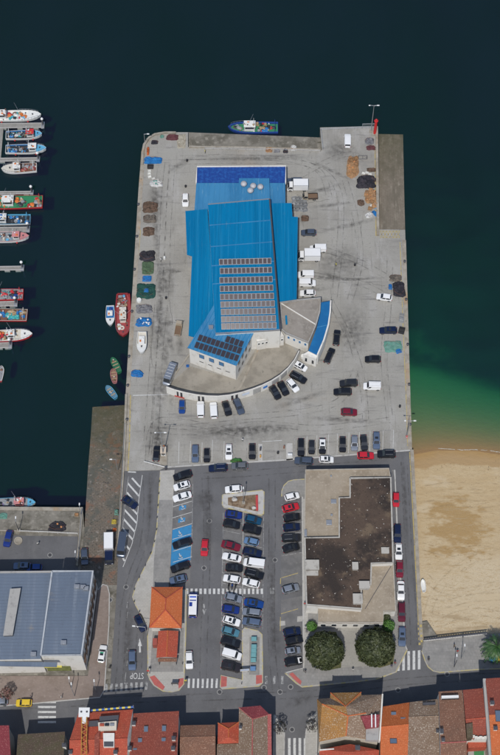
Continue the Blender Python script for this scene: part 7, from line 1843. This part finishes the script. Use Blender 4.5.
# ---- railings
def railing(pts, label, h=1.0, step=2.0, m=METAL, z=0.0, rails=2, r=.035, gp='railings', name='railing'):
    W_ = PL(pts, z); root = tag(empty(name, W_[0]), label, 'railing', gp)
    for a, b_ in zip(W_, W_[1:]):
        n = max(1, int((b_ - a).length / step))
        for k in range(rails):
            mb = MB(); zz = h - k * h * .45; mb.tube(a + Vector((0, 0, zz)), b_ + Vector((0, 0, zz)), r, n=6); on(root, mb.build('rail', m))
        for k in range(n + (1 if b_ is W_[-1] else 0)):
            p = a.lerp(b_, k / n); mb = MB(); mb.tube(p, p + Vector((0, 0, h)), r * 1.3, n=6); on(root, mb.build('post', m))
    return root
railing([(320.8, 130.6), (347, 129.6), (376.6, 128.4)], 'galvanised railing along the north-east quay head', m=METAL, z=.0)
railing([(321, 130.8), (323, 150)], 'short railing between quay head and lower berth', m=METAL)
railing([(205, 149.6), (262, 150.4), (320, 152)], 'long low railing above the lower berth', h=.9, z=.0, step=2.2, m=METAL)
railing([(362, 129), (362.2, 126.6), (376, 126)], 'raised railing around the lamp at the quay head', h=1.2, m=METAL)
railing([(20, 532), (48, 533), (78, 534.6)], 'pale railing between the wharf and its road', h=.9, m=FRAME_W)
railing([(82, 510), (80.4, 530), (78.6, 560)], 'railing at the inner end of the wharf', h=1.0, m=METAL)
railing([(125, 425), (123.6, 450), (121.4, 490), (119, 526)], 'railing above the slipway wall', h=1.0, m=METAL, step=2.5)
# balustrade of the plaza: squat columns under a dark handrail
W_ = PL([(423.4, 641), (455, 637.4), (487, 634)], .13); bal = tag(empty('balustrade', W_[0]), 'white balustrade with dark handrail between plaza and beach', 'balustrade')
for a, b_ in zip(W_, W_[1:]):
    mb = MB(); strip(mb, [a, b_], .28, .95, 1.1); on(bal, mb.build('handrail', METAL_D))
    mb = MB(); strip(mb, [a, b_], .3, .1, .28); on(bal, mb.build('plinth', KERB))
    n = int((b_ - a).length / .55)
    for k in range(n):
        p = a.lerp(b_, (k + .5) / n); mb = MB(); mb.lathe((p.x, p.y, .28), [(.09, 0), (.13, .2), (.07, .42), (.1, .66)], 8); on(bal, mb.build('baluster', FRAME_W))
# slipway side wall
for nm, pts, w, zz in (('slipway_wall', [(126.4, 395), (125.2, 430), (123.4, 470), (121.2, 500), (118.6, 545)], .55, .55),):
    mb = MB(); strip(mb, PL(pts), w, -.05, zz); o = mb.build(nm, CONC_EDGE); tag(o, 'low pale wall along the top of the stone slipway', 'wall')

# ---- street furniture
def bollard_row(spots, label, gp, h=.8, m=METAL_D):
    for i, (u, v) in enumerate(spots):
        p = P(u, v, .13); mb = MB(); mb.lathe((p.x, p.y, .13), [(.09, 0), (.09, h * .8), (.11, h * .84), (.11, h * .95), (.05, h)], 10)
        o = mb.build('street_bollard', m, smooth=True); tag(o, ORD[i] + ' ' + label, 'bollard', gp)
bollard_row([(159.4, 482), (158.8, 494), (158, 506), (157.2, 518), (156.6, 530), (154.6, 542), (150.6, 554), (145.4, 566), (139.4, 578), (134.6, 590), (134.4, 602), (139.6, 612)], 'dark bollard from the top along the left pavement kerb', 'bollards of the left pavement')
bollard_row([(150, 668), (182.6, 664), (241.6, 684), (303.6, 671)], 'bollard from the left at the pavement tips by the bottom street', 'bollards at the pavement tips')
def recycling(u, v, c, label):
    p = P(u, v, .13); root = tag(empty('recycling_bin', p), label, 'bin', 'recycling bins on the plaza')
    mb = MB(); mb.lathe((0, 0, 0), [(.6, 0), (.75, .2), (.75, 1.1), (.6, 1.5), (.25, 1.7)], 14); mb.build('shell', mat('bin_%s' % c[0], c[1], rough=.5), root, True)
    mb = MB(); mb.box((0, -.66, 1.15), (.4, .2, .25)); mb.build('slot', BLACKP, root)
recycling(491.8, 660, ('blue', (.02, .16, .50)), 'blue recycling bin under the palm'); recycling(498.8, 659.4, ('yellow', (.62, .36, .03)), 'yellow recycling bin right of the blue one')
for k, (u, v, lab) in enumerate(((254, 640, 'topmost'), (254, 647.6, 'second'), (253.8, 651.6, 'third'), (253.6, 656, 'fourth'), (253.4, 661, 'fifth'), (253, 669.6, 'lowest'))):
    p = P(u, v, .13); root = tag(empty('waste_container', p), lab + ' of the six teal-lidded containers on the south island', 'container', 'containers on the south island')
    mb = MB(); mb.hexa([(-.5, -.42, 0), (.5, -.42, 0), (.5, .42, 0), (-.5, .42, 0)], [(-.6, -.5, .9), (.6, -.5, .9), (.6, .5, .9), (-.6, .5, .9)]); mb.build('bin', mat('bin_grey', (.18, .20, .20)), root)
    mb = MB(); mb.hexa([(-.64, -.54, .9), (.64, -.54, .9), (.64, .54, .9), (-.64, .54, .9)], [(-.5, -.4, 1.08), (.5, -.4, 1.08), (.5, .4, 1.08), (-.5, .4, 1.08)]); mb.build('lid', mat('lid_teal', (.13, .30, .31)) if k < 5 else mat('lid_blue', (.10, .2, .36)), root)
# signboards
def board(u, v, w, h, zt, ang, m, label, m2=None):
    p = P(u, v, zt); root = tag(empty('signboard', (p.x, p.y, .13), heading(u, v, ang)), label, 'sign', 'signboards')
    mb = MB(); mb.box((0, 0, zt - h / 2 - .13), (w, .1, h)); mb.build('panel', m, root)
    if m2: mb = MB(); mb.box((0, -.06, zt - h * .3 - .13), (w - .1, .03, h * .25)); mb.build('stripe', m2, root)
    for s in (-.4, .4): mb = MB(); mb.tube((s * w, 0, 0), (s * w, 0, zt - h - .1), .05, n=6); mb.build('leg', METAL_D, root)
board(244.6, 669.4, 2.0, 1.2, 2.4, 5, FRAME_W, 'white and blue signboard at the foot of the middle block', mat('sign_blue', (.02, .16, .48)))
board(319.4, 666, 2.2, 1.3, 3.2, 0, FRAME_W, 'white and blue signboard at the foot of the left round tree', mat('sign_blue', (.02, .16, .48)))
board(312.6, 659.6, 2.6, .5, 3.4, -55, FRAME_W, 'slanting white banner over the left round tree')
board(174.6, 682.6, 1.6, 1.0, 2.2, 0, METAL_D, 'dark notice board on the pavilion pavement tip')
board(148, 670.4, .6, .6, 2.6, 0, mat('band_red', (.55, .03, .03)), 'small red sign on the pavilion pavement')
board(185.4, 680, .6, .8, 2.4, 0, YEL, 'small yellow sign by the zebra crossing')

# ---- boulders of the planter, round kerb on the wharf
mb = MB(); p = P(234.6, 499.6, .3); mb.blob((p.x, p.y, .5), .7, (1, .9, .8), 12, 8, .4, 3); o = mb.build('boulder', layered('boulder', (.48, .46, .42), [((.35, .33, .3), 1.5, .45, .6, U1)]), smooth=True); tag(o, 'pale boulder in the planter island', 'boulder', 'boulders of the planter')
mb = MB(); p = P(254, 508, .3); mb.blob((p.x, p.y, .4), .5, (1.2, .9, .7), 12, 8, .4, 5); o = mb.build('boulder', MATS['boulder'], smooth=True); tag(o, 'smaller grey boulder near the red wall of the planter', 'boulder', 'boulders of the planter')
mb = MB(); p = P(18.4, 541, 0); mb.lathe((p.x, p.y, 0), [(1.0, 0), (1.0, .3), (.7, .3), (.7, .12), (.1, .12)], 18); o = mb.build('well_ring', CONC_EDGE); tag(o, 'round concrete ring on the wharf beside the deep blue hatchback', 'ring')

# ================================================================== greenery
LEAF = []
for nm, c in (('dark', (.036, .046, .016)), ('mid', (.048, .060, .020)), ('light', (.066, .078, .028))):
    m = mat('leaf_' + nm, c, rough=.6, var=.3, scale=1.0); LEAF.append(m)
def tree(u, v, r, h, label, n=5200, seed=0, trunk=1.6, squash=.85, name='round_tree', lm=None, leaf=.30, sparse=0.0, gp='trees', cat='tree', z=.13):
    p = P(u, v, trunk + h * .55); root = tag(empty(name, (p.x, p.y, z)), label, cat, gp); random.seed(seed)
    mb = MB(); mb.tube((0, 0, -.1), (0, 0, trunk + h * .2), .28 * r / 4, .18 * r / 4, 10)
    for k in range(9):
        a = k * 2.4; e = Vector((math.cos(a) * r * .62, math.sin(a) * r * .62, trunk + h * (.35 + .3 * random.random()))); s = Vector((0, 0, trunk * .8 + .1 * k))
        m_ = s.lerp(e, .5) + Vector((0, 0, .4)); mb.tube(s, m_, .12 * r / 4, .08 * r / 4, 6); mb.tube(m_, e, .08 * r / 4, .03, 6)
    mb.build('trunk', mat('bark', (.10, .075, .055), rough=.9, bump=.5), root)
    cr = MB(); mats = lm or LEAF
    for k in range(n):
        zt = random.random(); a = random.uniform(0, 2 * math.pi)
        d = Vector((math.cos(a) * math.sqrt(1 - (zt * 1.3 - .3) ** 2) if abs(zt * 1.3 - .3) < 1 else 0, math.sin(a) * math.sqrt(max(0, 1 - (zt * 1.3 - .3) ** 2)), zt * 1.3 - .3))
        lump = 1 + .14 * mnoise.noise(d * 3.2 + Vector((seed, 0, 0))) + .05 * mnoise.noise(d * 8 + Vector((0, seed, 0)))
        if sparse and mnoise.noise(d * 2.6 + Vector((seed * 2, 1, 0))) < -.25 + sparse * .4: continue
        rad = random.uniform(.80, 1.0) if random.random() < .8 else random.uniform(.4, .8)
        c = Vector((d.x * r, d.y * r, d.z * h * squash * .55 + h * .45 + trunk * .8)) ; c = Vector((c.x * rad * lump, c.y * rad * lump, trunk + h * .42 + (c.z - trunk - h * .42) * rad * lump))
        nn = (d + Vector((random.gauss(0, .55), random.gauss(0, .55), random.gauss(0, .4)))).normalized()
        t = nn.orthogonal().normalized(); t = Matrix.Rotation(random.uniform(0, 6.3), 3, nn) @ t; b_ = nn.cross(t); s = leaf * random.uniform(.7, 1.3)
        tone = mnoise.noise(d * 4 + Vector((seed * 1.3, 0, 2))) + random.gauss(0, .25)
        cr.face([c - t * s, c - b_ * s * .55, c + t * s, c + b_ * s * .55], 0 if tone < -.12 else (1 if tone < .25 else 2))
    cr.build('crown', mats, root)
    return root
tree(325, 649.6, 4.35, 6.2, 'left of the two big round clipped trees on the forecourt', 9000, 1, 1.5)
tree(375.6, 646.4, 4.4, 6.4, 'right of the two big round clipped trees on the forecourt', 9000, 2, 1.5)
BRIGHT = [mat('leaf_b%d' % k, c, rough=.55, var=.25) for k, c in enumerate(((.05, .13, .02), (.075, .18, .03), (.10, .22, .04)))]
tree(311.6, 626, 1.25, 2.0, 'small bright green shrub left of the forecourt entrance', 1100, 3, .3, name='shrub', lm=BRIGHT, leaf=.16, cat='shrub', gp='shrubs')
tree(388.4, 625.6, 1.5, 2.0, 'small bright green shrub at the right corner of the terrace', 1200, 4, .3, name='shrub', lm=BRIGHT, leaf=.16, cat='shrub', gp='shrubs')
tree(386, 616.6, 1.0, 1.6, 'dark low shrub against the right terrace wall', 700, 5, .2, name='shrub', leaf=.15, cat='shrub', gp='shrubs')
TWIG = [mat('twig_%d' % k, c, rough=.8, var=.3) for k, c in enumerate(((.03, .024, .026), (.045, .036, .034), (.035, .04, .024)))]
tree(279.6, 726.6, 1.5, 4.2, 'thin dark street tree on the left pavement of the side street', 800, 6, 1.8, lm=TWIG, leaf=.16, sparse=.5, name='street_tree')
tree(312.4, 725, 1.5, 4.2, 'thin dark street tree on the right pavement of the side street', 800, 7, 1.8, lm=TWIG, leaf=.16, sparse=.5, name='street_tree')
tree(6, 693, 1.5, 3.6, 'small pinkish tree on the warehouse pavement by the left edge', 700, 8, 1.4, lm=[mat('leaf_p%d' % k, c, rough=.7) for k, c in enumerate(((.14, .06, .05), (.22, .11, .09), (.07, .06, .035)))], leaf=.18, sparse=.3, name='street_tree')
# palm at the right edge of the plaza
p = P(496, 648, 3.5); pm_ = tag(empty('palm_tree', (p.x, p.y, .13)), 'bushy palm at the right edge of the plaza', 'palm', 'trees'); random.seed(4)
mb = MB()
for k in range(8): mb.tube((0, 0, k * .55), (0, 0, k * .55 + .6), .32 - .01 * k, .26, 10)
mb.build('trunk', mat('palm_bark', (.14, .10, .07), rough=.95, bump=.6), pm_)
PG = [mat('palm_%d' % k, c, rough=.5, var=.25) for k, c in enumerate(((.03, .085, .02), (.055, .13, .03), (.02, .03, .022)))]
for k in range(64):
    a = k * 2.39996; up = 1.25 - 1.9 * (k / 64); L = random.uniform(2.6, 3.6)
    mb = MB(); d = Vector((math.cos(a), math.sin(a), 0)); q = Vector((-d.y, d.x, 0)); pts = []
    for j in range(7):
        t = j / 6; pts.append(Vector((0, 0, 4.5)) + d * L * t * math.cos(up * .6) + Vector((0, 0, L * (math.sin(up) * t - .75 * t * t))))
    mi = 2 if (d.y > .55 and k % 2) else (k % 2)
    for j in range(6):
        A, B = pts[j], pts[j + 1]; w = .55 * (1 - abs(j / 6 - .35)) 
        for s in (-1, 1):
            for i in range(3):
                c0 = A.lerp(B, i / 3); e = c0 + q * s * w + d * .22 + Vector((0, 0, -.14))
                mb.face([c0, A.lerp(B, (i + .8) / 3), e + d * .05, e], mi)
    mb.build('frond', PG, pm_)

# ================================================================== people
def person_mesh():
    me = bpy.data.meshes.new('person_base')
    J = dict(pel=(0, 0, .95), waist=(0, 0, 1.10), chest=(0, 0, 1.32), neck=(0, 0, 1.48), head0=(0, .01, 1.57), head=(0, .015, 1.66), top=(0, 0, 1.73),
             lh=(.10, 0, .90), lk=(.12, .05, .50), la=(.12, -.06, .09), lt=(.13, .11, .04), rh=(-.10, 0, .90), rk=(-.12, .12, .51), ra=(-.12, .10, .09), rt=(-.13, .27, .04),
             ls=(.19, 0, 1.42), le=(.25, -.05, 1.14), lw=(.25, .06, .90), lp=(.25, .09, .82), rs=(-.19, 0, 1.42), re=(-.25, -.02, 1.14), rw=(-.24, .13, .92), rp=(-.24, .18, .85))
    names = list(J); idx = {k: i for i, k in enumerate(names)}
    E = [('pel', 'waist'), ('waist', 'chest'), ('chest', 'neck'), ('neck', 'head0'), ('head0', 'head'), ('head', 'top'), ('pel', 'lh'), ('lh', 'lk'), ('lk', 'la'), ('la', 'lt'), ('pel', 'rh'), ('rh', 'rk'), ('rk', 'ra'), ('ra', 'rt'), ('chest', 'ls'), ('ls', 'le'), ('le', 'lw'), ('lw', 'lp'), ('chest', 'rs'), ('rs', 're'), ('re', 'rw'), ('rw', 'rp')]
    rad = dict(pel=.14, waist=.13, chest=.155, neck=.058, head0=.07, head=.10, top=.06, lh=.085, lk=.06, la=.042, lt=.035, rh=.085, rk=.06, ra=.042, rt=.035, ls=.06, le=.045, lw=.034, lp=.032, rs=.06, re=.045, rw=.034, rp=.032)
    me.from_pydata([J[k] for k in names], [(idx[a], idx[b_]) for a, b_ in E], [])
    o = bpy.data.objects.new('person_base', me); col.objects.link(o)
    md = o.modifiers.new('skin', 'SKIN'); sv = me.skin_vertices[0].data
    for k in names: sv[idx[k]].radius = (rad[k], rad[k] * (.8 if k in ('pel', 'waist', 'chest') else 1))
    sv[idx['pel']].use_root = True
    ss = o.modifiers.new('sub', 'SUBSURF'); ss.levels = 1; ss.render_levels = 1
    bpy.context.view_layer.update()
    m2 = bpy.data.meshes.new_from_object(o.evaluated_get(bpy.context.evaluated_depsgraph_get()))
    bpy.data.objects.remove(o)
    m2.name = 'person'; m2.materials.clear()
    for nm in range(4): m2.materials.append(BLACKP)
    for pg in m2.polygons:
        c = pg.center
        if c.z > 1.64 or (c.z > 1.56 and c.y < -.02): k = 3
        elif c.z > 1.47: k = 0
        elif c.z > .93 and not (abs(c.x) > .2 and c.z < .95): k = 1
        elif abs(c.x) > .2 and c.z > .75: k = 0
        else: k = 2
        pg.material_index = k; pg.use_smooth = True
    return m2
PME = person_mesh()
SKIN = mat('skin', (.42, .25, .17), rough=.6); HAIR = mat('hair', (.03, .02, .015), rough=.6)
def person(u, v, ang, shirt, trousers, label, z=0.0):
    p = P(u, v, z + .8); o = link('person', PME, None, (p.x, p.y, z), heading(u, v, ang) - math.pi / 2); tag(o, label, 'person', 'people on foot')
    for i, m in enumerate((SKIN, bmat(shirt), bmat(trousers), HAIR)): o.material_slots[i].link = 'OBJECT'; o.material_slots[i].material = m
person(336, 264.6, 20, (.55, .50, .05), DRK, 'person in a yellow vest on the open east apron')
person(242.4, 440, 80, WHT, DRK, 'person in white top crossing the southern apron')
person(161, 259.6, 200, WHT, DRK, 'person in white top beside the black tarpaulin')
person(352.8, 670, 90, WHT, DRK, 'person in white top on the forecourt between the trees', .13)
person(391.6, 665.6, 270, (.05, .06, .14), DRK, 'person in dark clothes by the right round tree', .13)
person(395, 663, 250, (.30, .05, .06), DRK, 'person in a dark red top beside the beach crossing', .13)
person(457.6, 651.4, 100, RED_, DRK, 'person in a red top on the plaza', .13)
person(454.4, 645.8, 200, (.16, .13, .08), (.08, .06, .05), 'person in brown standing near the balustrade', .13)
person(428.6, 659.4, 270, DRK, DRK, 'person in black at the plaza corner', .13)
person(305.4, 627.6, 270, WHT, DRK, 'person in white on the pavement by the left shrub', .13)
person(306.6, 631.4, 260, (.18, .18, .2), DRK, 'person in grey walking by the left shrub', .13)
person(304.6, 604, 90, RED_, DRK, 'person in a red top on the pavement by the seafront building', .13)
person(305.2, 672, 80, (.12, .12, .13), DRK, 'person in charcoal at the pavement tip below the tree', .13)
person(61.4, 697, 0, WHT, GRY, 'person in white by the zebra crossing kerb', .13)
person(31, 696.6, 30, (.1, .1, .16), DRK, 'person in navy on the pavement above the yellow car', .13)
person(38, 543.6, 120, WHT, DRK, 'person in white on the wharf road', 0)
person(205, 151.4, 0, (.5, .45, .06), DRK, 'person in a yellow jacket by the low railing', 0)
person(109.6, 668, 100, DRK, GRY, 'person in black on the road by the warehouse pavement', 0)
